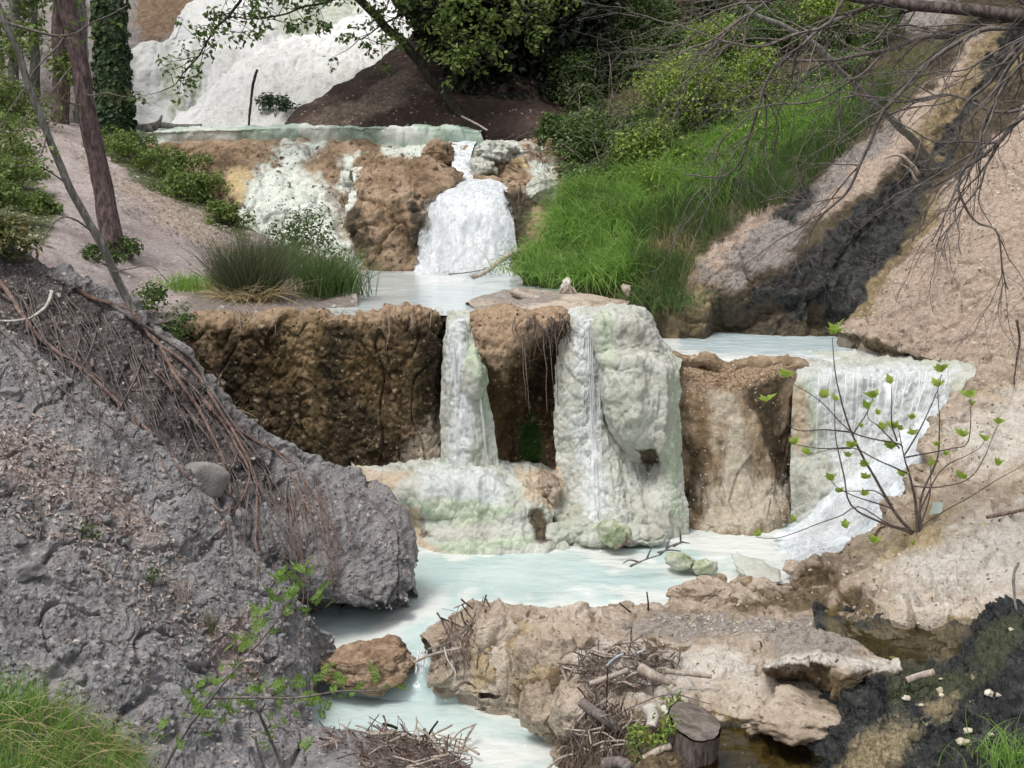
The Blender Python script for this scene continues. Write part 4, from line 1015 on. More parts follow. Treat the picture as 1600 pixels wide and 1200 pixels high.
patch('hillside', hr_rows, 520, 360, d_hill, M_hill, [
  ('m_grass', [(800, 450), (820, 360), (870, 310), (1000, 270), (1150, 210), (1330, 130), (1480, 40), (1450, 110), (1340, 210), (1230, 310), (1110, 370), (1070, 500), (980, 490)], 12),
  ('m_tan', [(1330, 500), (1440, 380), (1470, 300), (1560, 210), (1640, 130), (2100, -60), (2150, 620), (1480, 620), (1320, 540)], 10),
  ('m_tan', [(1090, 410), (1160, 350), (1240, 310), (1300, 330), (1240, 360), (1130, 440), (1080, 500)], 10),
  ('m_tan', [(1240, 330), (1330, 240), (1440, 140), (1540, 60), (1580, 90), (1440, 230), (1340, 310), (1260, 350)], 12),
  ('m_grey', [(1100, 430), (1190, 360), (1290, 270), (1400, 180), (1420, 200), (1300, 300), (1250, 370), (1180, 450)], 12),
  ('m_grey', [(1380, 0), (1500, -20), (1480, 40), (1400, 45)], 14),
  ('m_ochre', [(1040, 470), (1120, 430), (1130, 520), (1030, 525)], 12), ('m_ochre', [(1265, 440), (1310, 390), (1320, 410), (1290, 500), (1270, 500)], 6), ('m_ochre', [(1420, 200), (1560, 50), (1600, 80), (1480, 210), (1440, 250)], 10),
  ('m_ochre', [(1320, 500), (1430, 370), (1460, 300), (1480, 300), (1440, 390), (1350, 500)], 6),
  ('m_dark', [(1110, 440), (1200, 425), (1290, 430), (1290, 530), (1100, 530), (1120, 490)], 12), ('m_grey', [(1090, 420), (1180, 395), (1240, 400), (1230, 430), (1150, 440), (1100, 470)], 10),  # m_dark deepens the undercut: painted shade over dark brown rock
  ('m_black', [(1235, 420), (1290, 370), (1350, 320), (1444, 255), (1475, 215), (1540, 110), (1610, 0), (1625, 30), (1520, 170), (1452, 285), (1412, 375), (1352, 465), (1315, 505), (1285, 500), (1270, 470), (1240, 520), (1225, 480)], 5),
  ('m_black', [(1180, 450), (1240, 440), (1240, 470), (1170, 480)], 12), ('m_black', [(1200, 340), (1260, 290), (1270, 310), (1240, 360)], 9)])
bpy.data.objects['hillside']['kind'] = 'structure'
# overhanging edge where the tan slope meets the pool, underside shade painted by m_dark
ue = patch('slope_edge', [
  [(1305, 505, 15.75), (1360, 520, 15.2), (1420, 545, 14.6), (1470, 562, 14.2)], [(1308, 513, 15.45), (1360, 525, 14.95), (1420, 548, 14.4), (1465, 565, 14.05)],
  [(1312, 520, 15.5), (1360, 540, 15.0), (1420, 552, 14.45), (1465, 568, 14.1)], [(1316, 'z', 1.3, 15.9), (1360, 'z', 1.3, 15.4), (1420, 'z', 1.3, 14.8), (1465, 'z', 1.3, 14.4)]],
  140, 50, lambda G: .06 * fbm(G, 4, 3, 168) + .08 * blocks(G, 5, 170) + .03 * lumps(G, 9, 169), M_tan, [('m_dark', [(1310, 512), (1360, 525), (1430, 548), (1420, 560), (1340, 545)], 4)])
tag(ue, 'crumbling undercut edge of the tan slope above the right hand pool', 'rock ledge')

# ---- near right bank
def d_bank(G):
    px, py = proj(G)
    hole = .30 * sstep(-8, 10, poly_sd(px, py, [(1314, 932), (1345, 926), (1356, 955), (1320, 960)])) + .16 * sstep(-10, 14, poly_sd(px, py, [(1255, 915), (1300, 870), (1335, 865), (1300, 920), (1280, 955), (1250, 955)])) + .14 * sstep(-8, 10, poly_sd(px, py, [(1430, 925), (1460, 915), (1470, 950), (1440, 955)]))
    return -hole + .12 * fbm(G, 1.4, 5, 171) + .07 * ridged(G, 2.1, 4, 172) + .03 * fbm(G, 12, 4, 173) + .02 * lumps(G, 7, 174) + .09 * blocks(G, 2.3, 175) + .04 * blocks(G, 6.5, 176) + .07 * cracks(G, 1.7, 177) + strata(G, 5, .06, 178)
bc = [(1235, 935, 11.3), (1272, 885, 11.4), (1335, 845, 11.6), (1405, 795, 11.9), (1455, 705, 12.4), (1505, 625, 12.9), (1600, 562, 13.3), (1740, 520, 13.4)]
nb = [
  [np.array(W(*c)) + np.array([.05, .5, -1.1]) for c in bc],
  [np.array(W(*c)) + np.array([.0, .16, -.12]) for c in bc], bc,
  [(1245, 945, 11.1), (1300, 915, 11.05), (1370, 870, 11.1), (1440, 830, 11.2), (1510, 775, 11.55), (1580, 710, 12.0), (1680, 660, 12.1), (1780, 640, 12.2)],
  [(1255, 955, 10.8), (1310, 945, 10.5), (1380, 930, 10.4), (1450, 905, 10.4), (1520, 880, 10.5), (1600, 850, 10.6), (1700, 820, 10.7), (1800, 800, 10.8)],
  [(1262, 965, 10.6), (1300, 975, 10.1), (1370, 968, 10.0), (1450, 958, 9.85), (1530, 962, 9.7), (1600, 945, 9.65), (1700, 930, 9.6), (1810, 925, 9.6)],
  [(1266, 975, 10.55), (1300, 985, 10.1), (1370, 978, 10.0), (1450, 974, 9.9), (1530, 978, 9.8), (1600, 962, 9.75), (1700, 950, 9.7), (1810, 945, 9.7)],
  [(1266, 'z', .1, 10.8), (1300, 'z', .1, 10.4), (1370, 'z', .1, 10.3), (1450, 'z', .1, 10.2), (1530, 'z', .1, 10.1), (1600, 'z', .1, 10), (1700, 'z', .1, 9.9), (1810, 'z', .1, 9.9)]]
patch('sandy_bank', nb, 320, 260, d_bank, M_tan, [('m_pale', [(1400, 850), (1640, 790), (1640, 900), (1480, 945), (1380, 920)], 40), ('m_pale', [(1470, 660), (1600, 610), (1640, 700), (1520, 740)], 36), ('m_dark', [(1310, 925), (1350, 920), (1356, 962), (1315, 965)], 6), ('m_dark', [(1240, 930), (1262, 885), (1300, 870), (1305, 890), (1285, 930), (1280, 970), (1240, 970)], 10), ('m_ochre', [(1340, 860), (1400, 830), (1450, 780), (1500, 800), (1460, 840), (1400, 870)], 22),  # m_dark paints shade into the cave hole and the cleft
  ('m_ochre', [(1480, 960), (1560, 950), (1540, 975), (1480, 975)], 8), ('m_dark', [(1310, 930), (1345, 930), (1350, 960), (1320, 965)], 6)])
bpy.data.objects['sandy_bank']['kind'] = 'structure'

# ---- the island of tan travertine in the foreground
def d_isl(G): return .09 * fbm(G, 1.6, 5, 181) + .05 * ridged(G, 2.6, 4, 182) + .05 * lumps(G, 4.0, 183) + .024 * fbm(G, 14, 4, 184) + .06 * blocks(G, 3.0, 185) + .03 * blocks(G, 8, 186) + .05 * cracks(G, 2.2, 187) + strata(G, 7, .035, 188)
ipx = [672, 740, 800, 860, 950, 1050, 1150, 1260, 1345]
il = [
  [(p, 'z', -.15, d) for p, d in zip(ipx, [10.4, 11.1, 11.25, 11.2, 11.3, 11.5, 12.0, 12.3, 11.6])],
  [(p, y, d) for p, y, d in zip(ipx, [1010, 950, 950, 962, 960, 952, 930, 928, 975], [10.15, 10.6, 10.55, 10.5, 10.55, 10.7, 11.2, 11.2, 10.2])],
  [(p, y, d) for p, y, d in zip(ipx, [1014, 966, 982, 1000, 1000, 990, 975, 978, 1000], [10.0, 10.35, 10.15, 9.95, 9.95, 10.05, 10.3, 10.3, 9.9])],
  [(p, y, d) for p, y, d in zip(ipx, [1028, 1000, 1022, 1040, 1045, 1040, 1030, 1030, 1040], [9.95, 10.05, 9.85, 9.5, 9.4, 9.45, 9.6, 9.6, 9.4])],
  [(p, y, d) for p, y, d in zip(ipx, [1045, 1045, 1062, 1080, 1090, 1085, 1080, 1075, 1080], [9.95, 9.9, 9.72, 9.28, 9.05, 9.1, 9.15, 9.15, 9.0])],
  [(p, y, d) for p, y, d in zip([676, 745, 810, 862, 950, 1040, 1110, 1230, 1320], [1062, 1078, 1085, 1120, 1135, 1120, 1118, 1120, 1110], [10.0, 9.85, 9.7, 9.2, 8.75, 8.75, 8.85, 8.8, 8.75])],
  [(p, y, d) for p, y, d in zip([680, 750, 815, 868, 950, 1030, 1100, 1215, 1300], [1072, 1086, 1094, 1140, 1200, 1190, 1150, 1150, 1150], [10.05, 9.85, 9.7, 9.25, 8.4, 8.35, 8.75, 8.7, 8.6])],
  [(p, 'z', z, d) for p, z, d in zip([680, 750, 815, 868, 940, 1020, 1085, 1200, 1290], [-.6, -.6, -.6, -.6, -.15, .1, -.12, -.2, -.2], [10.1, 9.9, 9.75, 9.2, 7.9, 7.9, 8.2, 8.2, 8.1])],
  [(p, 'z', z, d) for p, z, d in zip([680, 750, 815, 868, 930, 1010, 1085, 1200, 1290], [-.8, -.8, -.8, -.8, -.5, -.4, -.3, -.3, -.3], [10.1, 9.9, 9.7, 9.2, 7.2, 7.2, 7.2, 7.2, 7.2])]]
isl = patch('travertine_ledge', il, 400, 300, d_isl, M_tan, [
  ('m_grey', [(960, 960), (1120, 960), (1290, 975), (1290, 1000), (1100, 990), (990, 985)], 10), ('m_ochre', [(740, 960), (870, 990), (860, 1060), (740, 1080)], 16), ('m_dark', [(810, 1040), (880, 1040), (880, 1150), (815, 1120)], 14),
  ('m_pale', [(880, 1000), (1000, 1010), (1170, 1010), (1180, 1060), (1040, 1090), (900, 1040)], 40), ('m_dark', [(1000, 995), (1080, 1000), (1070, 1015), (1010, 1012)], 6), ('m_wet', [(1100, 1118), (1320, 1125), (1320, 1300), (1080, 1300)], 14), ('m_dark', [(1130, 930), (1290, 910), (1290, 960), (1140, 950)], 10), ('m_dark', [(870, 1110), (1080, 1110), (1080, 1300), (870, 1300)], 14)])
tag(isl, 'low uneven ledge of tan travertine between the two milky pools', 'rock ledge')
for k, (px, py, d, s, sd) in enumerate([(868, 1018, 9.6, (.30, .26, .42), 3), (835, 1035, 9.7, (.28, .3, .5), 4), (770, 1000, 10.1, (.42, .4, .5), 5), (718, 1045, 10.05, (.28, .3, .3), 6), (842, 1105, 9.25, (.26, .3, .42), 8),
      (1090, 930, 11.2, (.5, .4, .24), 9), (895, 1000, 9.9, (.4, .35, .25), 10), (790, 1055, 9.8, (.2, .22, .45), 12), (890, 1110, 8.95, (.3, .3, .4), 13)]):
    V, F = rock_arrays(W(px, py, d), s, 190 + sd, 5, 2, .2, fine=.06)
    mesh_np('rock_lump', V, F, M_tan, isl, attrs={'m_dark': np.full(len(V), .25 if k in (1, 4, 8) else 0)})

# ---- black algae slope, foreground right
def d_blk(G):
    px, py = proj(G)
    return .08 * lumps(G, 4.2, 194) + .045 * lumps(G, 11, 195) + .07 * blocks(G, 4, 196) + .03 * blocks(G, 12, 197) + -.13 * sstep(-12, 12, poly_sd(px, py, [(1290, 990), (1400, 985), (1530, 985), (1500, 1022), (1400, 1038), (1310, 1025)])) + .06 * fbm(G, 1.8, 4, 191) + .045 * ridged(G, 3.2, 4, 192) + .05 * fbm(G, 11, 4, 193) + .04 * ridged(G, 7, 3, 198)
patch('seep', [
  [(1270, 960, 10.4), (1340, 955, 10.4), (1430, 955, 10.4), (1520, 950, 10.4), (1610, 925, 10.2), (1740, 910, 10.2)],
  [(1275, 988, 9.75), (1340, 982, 9.7), (1430, 985, 9.65), (1520, 980, 9.6), (1600, 955, 9.5), (1720, 940, 9.4)],
  [(1290, 1048, 9.15), (1360, 1052, 9.05), (1440, 1045, 9.05), (1520, 1022, 9.1), (1600, 1000, 9.0), (1740, 980, 8.9)],
  [(1290, 1110, 8.8), (1350, 1085, 8.7), (1440, 1080, 8.6), (1520, 1068, 8.5), (1610, 1050, 8.4), (1760, 1030, 8.3)],
  [(1275, 1160, 8.5), (1340, 1132, 8.4), (1430, 1130, 8.2), (1530, 1122, 8.0), (1630, 1100, 7.9), (1780, 1080, 7.8)],
  [(1265, 1215, 8.1), (1340, 1190, 8.0), (1430, 1190, 7.8), (1540, 1178, 7.6), (1650, 1160, 7.5), (1800, 1140, 7.4)],
  [(1250, 1300, 7.5), (1340, 1290, 7.3), (1430, 1280, 7.2), (1560, 1260, 7.0), (1680, 1240, 6.9), (1840, 1220, 6.8)],
  [(1250, 1420, 6.8), (1340, 1420, 6.6), (1430, 1420, 6.5), (1580, 1420, 6.3), (1700, 1420, 6.2), (1860, 1420, 6.1)]],
  340, 260, d_blk, M_black, [('m_bed', [(1280, 970), (1520, 970), (1500, 1025), (1400, 1045), (1300, 1045)], 14), ('m_tan', [(1350, 1140), (1410, 1125), (1425, 1155), (1380, 1230), (1300, 1240), (1320, 1180)], 24), ('m_tan', [(1445, 1095), (1490, 1090), (1490, 1115), (1445, 1145)], 20),
   ('m_green', [(1380, 1050), (1540, 1040), (1500, 1085), (1400, 1090)], 14), ('m_green', [(1560, 960), (1620, 960), (1560, 1040), (1520, 1030)], 12)], smooth=False)
bpy.data.objects['seep']['kind'] = 'structure'

# ---- grey earth banks, left
def d_grey(G):
    rough = sstep(-.3, .35, fbm(G, .9, 3, 206))
    Gs = G @ np.array([[.8, .2, -.5], [.1, 1, .1], [.35, 0, .8]]) * np.array([.55, 1, 1.3])
    return .10 * fbm(G, 1.0, 3, 201) + .035 * ridged(Gs, 1.7, 3, 202) + .018 * fbm(G, 7, 4, 203) + (.01 + .03 * rough) * blocks(Gs, 1.8, 204) + (.002 + .015 * rough) * blocks(G, 9, 207) + .008 * blocks(G, 19, 208) + .014 * fbm(G, 26, 3, 219) + .06 * cracks(G, 1.6, 209, .05) + .025 * cracks(G, 4.1, 215, .05)
gc = [(-80, 480, 10.6), (0, 520, 10.4), (80, 585, 10.2), (150, 636, 10.1), (230, 700, 10.0), (300, 768, 9.9), (350, 830, 9.85), (400, 890, 9.8), (450, 930, 9.8), (488, 975, 9.9), (502, 1012, 10.0)]
patch('earth_slope', [
  [np.array(W(*c)) + np.array([.15, .35, -.9]) for c in gc], [np.array(W(*c)) + np.array([.03, .14, -.05]) for c in gc], gc,
  [(-115, 560, 9.9), (-30, 600, 9.75), (50, 662, 9.6), (120, 720, 9.55), (200, 776, 9.5), (270, 835, 9.5), (325, 885, 9.5), (380, 938, 9.5), (432, 975, 9.55), (475, 1012, 9.75), (494, 1040, 9.9)],
  [(-150, 640, 9.2), (-60, 680, 9.1), (20, 740, 9.0), (90, 800, 8.95), (170, 850, 9.0), (240, 900, 9.0), (300, 940, 9.05), (360, 985, 9.1), (410, 1020, 9.2), (458, 1050, 9.4), (486, 1070, 9.65)],
  [(-200, 820, 8.0), (-120, 860, 7.95), (-40, 910, 7.95), (40, 950, 8.0), (120, 985, 8.1), (190, 1020, 8.2), (260, 1055, 8.4), (330, 1085, 8.6), (390, 1105, 8.8), (445, 1118, 9.0), (490, 1125, 9.3)],
  [(-260, 1060, 6.8), (-180, 1090, 6.8), (-100, 1120, 6.9), (-20, 1150, 7.0), (80, 1180, 7.2), (160, 1195, 7.4), (240, 1200, 7.7), (310, 1195, 8.0), (385, 1190, 8.3), (440, 1180, 8.6), (500, 1165, 8.9)],
  [(-300, 1380, 5.6), (-220, 1400, 5.6), (-140, 1410, 5.7), (-50, 1420, 5.8), (60, 1420, 6.0), (150, 1410, 6.3), (240, 1390, 6.6), (320, 1370, 7.0), (400, 1340, 7.5), (460, 1310, 7.9), (520, 1280, 8.2)]],
  480, 440, d_grey, M_grey, [('m_litter', [(-60, 640), (60, 660), (170, 740), (260, 840), (230, 860), (100, 800), (-60, 740)], 25), ('m_litter', [(320, 960), (400, 960), (400, 1060), (330, 1060)], 16)], smooth=False)
bpy.data.objects['earth_slope']['kind'] = 'structure'
def d_root(G): return .08 * fbm(G, 1.3, 5, 211) + .05 * ridged(G * np.array([1, 1, .6]), 2.6, 4, 212) + .04 * fbm(G, 8, 4, 213) + .05 * blocks(G, 2.0, 214) + .018 * blocks(G, 7, 216) + .010 * blocks(G, 16, 217) + .013 * fbm(G, 24, 3, 220) + .05 * cracks(G * np.array([1, 1, .6]), 2.2, 218)
rc = [(-80, 392, 11.8), (0, 402, 11.7), (90, 432, 11.6), (180, 482, 11.6), (250, 535, 11.6), (310, 595, 11.55), (370, 665, 11.5), (440, 718, 11.5), (520, 738, 11.5), (580, 768, 11.45), (622, 820, 11.3), (645, 880, 11.2), (650, 915, 11.15)]
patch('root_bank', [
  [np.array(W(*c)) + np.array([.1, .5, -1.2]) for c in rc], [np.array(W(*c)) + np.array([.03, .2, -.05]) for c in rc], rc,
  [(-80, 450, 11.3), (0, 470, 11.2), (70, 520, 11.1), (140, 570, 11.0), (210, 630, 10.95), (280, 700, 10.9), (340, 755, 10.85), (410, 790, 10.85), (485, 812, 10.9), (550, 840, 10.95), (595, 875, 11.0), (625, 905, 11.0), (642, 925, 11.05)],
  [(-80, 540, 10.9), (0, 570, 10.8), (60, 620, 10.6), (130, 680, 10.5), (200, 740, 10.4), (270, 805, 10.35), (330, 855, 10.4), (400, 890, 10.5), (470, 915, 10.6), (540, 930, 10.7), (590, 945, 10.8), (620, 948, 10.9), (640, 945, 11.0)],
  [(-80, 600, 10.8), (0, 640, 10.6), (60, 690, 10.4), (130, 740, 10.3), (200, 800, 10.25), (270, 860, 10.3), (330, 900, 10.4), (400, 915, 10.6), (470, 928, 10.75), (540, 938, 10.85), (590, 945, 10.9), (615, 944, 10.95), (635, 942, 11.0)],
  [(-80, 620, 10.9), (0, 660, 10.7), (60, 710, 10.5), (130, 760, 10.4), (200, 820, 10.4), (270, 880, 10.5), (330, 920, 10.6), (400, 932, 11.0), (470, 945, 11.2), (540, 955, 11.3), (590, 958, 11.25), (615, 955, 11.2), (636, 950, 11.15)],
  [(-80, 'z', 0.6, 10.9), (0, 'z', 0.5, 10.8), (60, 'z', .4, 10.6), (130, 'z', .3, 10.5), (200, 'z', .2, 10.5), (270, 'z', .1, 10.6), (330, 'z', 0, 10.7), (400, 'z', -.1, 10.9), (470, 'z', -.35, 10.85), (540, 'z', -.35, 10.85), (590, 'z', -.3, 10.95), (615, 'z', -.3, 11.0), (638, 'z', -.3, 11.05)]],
  400, 240, d_root, M_grey, [('m_root', [(-80, 380), (100, 430), (260, 530), (400, 690), (480, 800), (380, 780), (200, 640), (60, 540), (-80, 520)], 22), ('m_dark', [(480, 942), (650, 945), (650, 1030), (470, 1030)], 6)], smooth=False)  # m_dark is the deep shade of the undercut, painted on
bpy.data.objects['root_bank']['kind'] = 'structure'
# low muddy shore at the bottom
patch('muddy_shore', [
  [(470, 'z', -.5, 9.7), (560, 'z', -.5, 9.5), (640, 'z', -.5, 9.3), (700, 'z', -.5, 8.9), (760, 'z', -.6, 8.6)],
  [(480, 1130, 9.3), (560, 1142, 9.1), (640, 1150, 9.0), (700, 1185, 8.6), (745, 1215, 8.3)],
  [(480, 1165, 8.8), (560, 1170, 8.6), (640, 1175, 8.6), (690, 1205, 8.2), (735, 1235, 8.0)],
  [(480, 1240, 8.0), (560, 1240, 7.9), (640, 1250, 7.8), (690, 1270, 7.6), (735, 1290, 7.5)], [(480, 1400, 7), (560, 1400, 7), (640, 1400, 7), (690, 1400, 7), (735, 1400, 7)]],
  120, 80, lambda G: .05 * fbm(G, 2.5, 4, 221) + .03 * fbm(G, 10, 4, 222), M_grey)
bpy.data.objects['muddy_shore']['kind'] = 'structure'

# ================================================================ WATER
def rip(a=.010, s=1): return lambda G: a * fbm(G * np.array([1, 1.8, 1]), 3.2, 4, 300 + s)
def pool(name, rows, nu, nv, m, edges=(), a=.01, s=1):
    o = patch(name, rows, nu, nv, rip(a, s), m, [('edge', p, q) for p, q in edges])
    o['kind'] = 'structure'; return o
pool('upper_pool', [[np.array([-2.6, 14.35, 2.045]), np.array([.5, 14.35, 2.045])], [np.array([-2.6, 15.5, 2.05]), np.array([.9, 15.5, 2.05])], [np.array([-2.6, 17, 2.05]), np.array([.6, 17, 2.05])], [np.array([-2.6, 19.4, 2.05]), np.array([.4, 19.4, 2.05])]],
     140, 140, M_milk_up, [([(630, 400), (830, 400), (830, 430), (740, 440), (640, 434)], 14)], .008, 2)
pool('right_pool', [[(1010, 'z', 1.45, 14.5), (1130, 'z', 1.45, 14.4), (1240, 'z', 1.45, 14.42), (1300, 'z', 1.45, 14.36), (1370, 'z', 1.45, 14.27), (1440, 'z', 1.45, 14.12), (1500, 'z', 1.45, 13.95)], [(1010, 'z', 1.535, 14.65), (1130, 'z', 1.535, 14.6), (1240, 'z', 1.535, 14.6), (1300, 'z', 1.535, 14.55), (1370, 'z', 1.535, 14.45), (1440, 'z', 1.535, 14.3), (1510, 'z', 1.535, 14.1)], [np.array([1.3, 15.2, 1.54]), np.array([4.9, 15.0, 1.54])], [np.array([1.3, 16.7, 1.54]), np.array([4.9, 16.7, 1.54])]],
     150, 90, M_milk_blue, [([(1020, 545), (1500, 555), (1500, 585), (1020, 580)], 6), ([(1020, 520), (1060, 530), (1050, 570), (1000, 560)], 8)], .012, 3)
lp = [[np.array([-2.2, 10.5, -.02]), np.array([5.0, 10.5, -.02])], [np.array([-2.2, 11.4, 0]), np.array([5, 11.4, 0])], [np.array([-2.2, 12.6, 0]), np.array([5, 12.6, 0])], [np.array([-2.2, 14.1, 0]), np.array([5, 14.1, 0])]]
pool('lower_pool', [
  [(470, 'z', -.5, 10.0), (560, 'z', -.5, 9.9), (650, 'z', -.5, 9.9), (760, 'z', -.5, 9.9), (1290, 'z', -.5, 10.2)],
  [(470, 'z', -.30, 10.35), (560, 'z', -.22, 10.3), (650, 'z', -.16, 10.2), (760, 'z', -.1, 10.2), (1290, 'z', -.1, 10.5)],
  [(470, 'z', -.2, 10.7), (560, 'z', -.14, 10.75), (650, 'z', -.08, 10.7), (760, 'z', -.02, 10.75), (1290, 'z', -.02, 10.8)],
  [(470, 'z', -.08, 11.2), (560, 'z', -.03, 11.2), (650, 'z', 0, 11.2), (760, 'z', 0, 11.2), (1340, 'z', 0, 11.2)],
  [(470, 'z', 0, 12.6), (560, 'z', 0, 12.6), (650, 'z', 0, 12.6), (760, 'z', 0, 12.6), (1380, 'z', 0, 12.4)],
  [(470, 'z', 0, 14.2), (560, 'z', 0, 14.2), (650, 'z', 0, 14.2), (760, 'z', 0, 14.2), (1400, 'z', 0, 14.1)]],
  330, 190, M_milk, [([(880, 845), (980, 850), (1030, 880), (1100, 890), (1280, 880), (1290, 935), (1060, 940), (950, 960), (850, 950), (800, 940), (900, 930), (1080, 910), (1000, 885), (880, 870)], 10),
   ([(1040, 820), (1260, 830), (1330, 850), (1260, 885), (1130, 880), (1050, 850)], 14), ([(640, 930), (700, 925), (690, 970), (600, 1010), (500, 1030), (500, 1000), (600, 975)], 12), ([(640, 860), (880, 856), (880, 868), (640, 874)], 5), ([(720, 935), (860, 945), (860, 960), (720, 955)], 8)], .011, 4)
pool('bottom_pool', [
  [np.array([-1.6, 6.9, -.33]), np.array([.7, 6.9, -.33])], [np.array([-1.6, 8.6, -.33]), np.array([.7, 8.6, -.33])], [np.array([-1.9, 9.7, -.33]), np.array([.7, 9.7, -.33])], [np.array([-1.9, 10.6, -.335]), np.array([.4, 10.6, -.335])]],
  170, 150, M_milk, [([(500, 1050), (640, 1058), (700, 1070), (830, 1090), (830, 1110), (700, 1085), (610, 1072), (500, 1070)], 7), ([(720, 1095), (860, 1120), (880, 1150), (810, 1130), (740, 1115)], 7), ([(640, 1160), (760, 1150), (880, 1170), (880, 1200), (700, 1200)], 14)], .010, 5)
o = patch('clear_pool', [[np.array([1.08, 7.0, .05]), np.array([2.3, 7.0, .05])], [np.array([1.08, 9.2, .05]), np.array([2.3, 9.2, .05])]], 60, 60, rip(.004, 6), M_clear, register=False); o['kind'] = 'structure'
o = patch('clear_pool', [[(1290, 'z', .33, 10.3), (1560, 'z', .33, 10.2)], [(1290, 'z', .33, 9.6), (1560, 'z', .33, 9.5)], [(1330, 'z', .33, 9.1), (1500, 'z', .33, 9.12)]], 60, 60, rip(.004, 7), M_clear, register=False); o['kind'] = 'structure'
build_bvh()

# ================================================================ VEGETATION
UP = np.array([0, 0, 1.0])
def cloud_leaves(centres, radii, n, flat=.8):
    """leaf places and outward normals in a set of soft clumps"""
    c = np.asarray(centres); r = np.asarray(radii)
    wgt = r ** 2; k = rng.choice(len(c), n, p=wgt / wgt.sum())
    u = rnd_unit(n); rad = r[k] * rng.random(n) ** .42
    P = c[k] + u * rad[:, None] * np.array([1, 1, flat])
    return P, u * .8 + UP * .5
def bush(name, label, base, w_, h_, n, size, m, stem_m=None, nclump=14, group=None, cat='shrub', flat=.8, d_=None, stems=4):
    """a shrub: a few stems and uneven clumps of leaves"""
    base = np.asarray(base); root = empty(name, base, label, cat, group)
    cs, rs = [], []
    for _ in range(nclump):
        a = rng.random() * 6.28; q = rng.random() ** .5; z = rng.random()
        rr = (1 - .55 * z) * q
        cs.append(base + np.array([math.cos(a) * w_ * .5 * rr, math.sin(a) * (d_ or w_) * .5 * rr, h_ * (.12 + .75 * z)]))
        rs.append((.16 + .16 * rng.random()) * min(w_, h_ * 1.4))
    P, N = cloud_leaves(cs, rs, n, flat)
    o = leaves('foliage', P, N, size, m, root)
    L = []
    for c in cs[:stems]:
        mid = base * .45 + c * .55 + rnd_unit(1)[0] * .04
        L.append((wob(cr_line([base, mid, c], 9), .02), np.linspace(.012, .003, 9) * max(.6, h_)))
    if L: tubes('stems', L, stem_m or M_twig, root, 5)['kind'] = 'stuff'
    return root

# ---- bramble slope
BR = [(862, 305), (868, 200), (860, 120), (890, -20), (1100, -60), (1420, -60), (1400, 60), (1330, 120), (1240, 170), (1150, 205), (1000, 265), (890, 300)]
P, N = scatter(SURF['hillside'], 100000, BR)
clump = fbm(P, 1.1, 3, 401)
keep = rng.random(len(P)) < sstep(-.45, .15, clump)
P, N, clump = P[keep], N[keep], clump[keep]
hgt = (.05 + .5 * sstep(-.2, .5, clump)) * rng.random(len(P)) ** .7
P = P + N * hgt[:, None] + rnd_unit(len(P)) * .05
yl = (fbm(P, .55, 3, 405) + .25 * rng.normal(size=len(P))) > .05
leaves('bramble_thicket', P[~yl], N[~yl] * .5 + UP * .6, .062, M_bramble, kind='stuff')
leaves('spring_undergrowth', P[yl], N[yl] * .4 + UP * .7, .06, M_shrub, kind='stuff')
# thin dead canes through the brambles
Pc, Nc = scatter(SURF['hillside'], 240, BR)
L = []
for p, n in zip(Pc, Nc):
    t = rnd_unit(1)[0]; t -= n * (t @ n) * .6; t /= np.linalg.norm(t); ln = .4 + .9 * rng.random()
    q = np.array([p + n * .1, p + t * ln * .4 + n * (.35 + .3 * rng.random()), p + t * ln + n * (.15 + .2 * rng.random())])
    L.append((wob(cr_line(q, 7), .05, 3, 7), np.linspace(.007, .003, 7)))
o = tubes('bramble_canes', L, M_twig, sides=4); o['kind'] = 'stuff'
# bright shrubs on the slope, each a thing
for k, (px, py, w_, h_, mm, lb) in enumerate([
    (1075, 200, 1.7, 1.1, M_yellow, 'bright yellow green shrub low on the bramble slope above the grass'),
    (1010, 255, 1.0, .6, M_yellow, 'low lime green bush where the brambles meet the bank grass'),
    (1190, 165, 1.2, .8, M_yellow, 'yellowish green shrub under the bare twigs at the upper grass edge'),
    (1110, 120, 1.3, .9, M_yellow, 'light green shrub in the middle of the bramble slope'),
    (905, 160, 1.1, .9, M_shrub, 'small green bush at the dark edge of the wood beside the upper lip'),
    (905, 245, .9, .6, M_shrub, 'leafy bush just right of the upper falls'),
    (870, 215, .7, .35, M_shrub, 'low green bush at the right end of the upper terrace'),
    (1300, 60, 1.3, .9, M_yellow, 'light green bush high on the slope behind bare limbs'),
    (1230, 90, 1.3, .9, M_shrub, 'green bush high on the slope behind the tangle of twigs'),
    (1000, 60, 1.4, 1.0, M_shrub, 'green bush high on the slope beside the dark wood'),
    (1100, 20, 1.5, 1.0, M_shrub, 'leafy bush at the top of the bramble slope')]):
    h, n = hit(px, py)
    bush('shrub', lb, h - n * .05, w_, h_, int(2600 * w_), .058, mm, nclump=20)

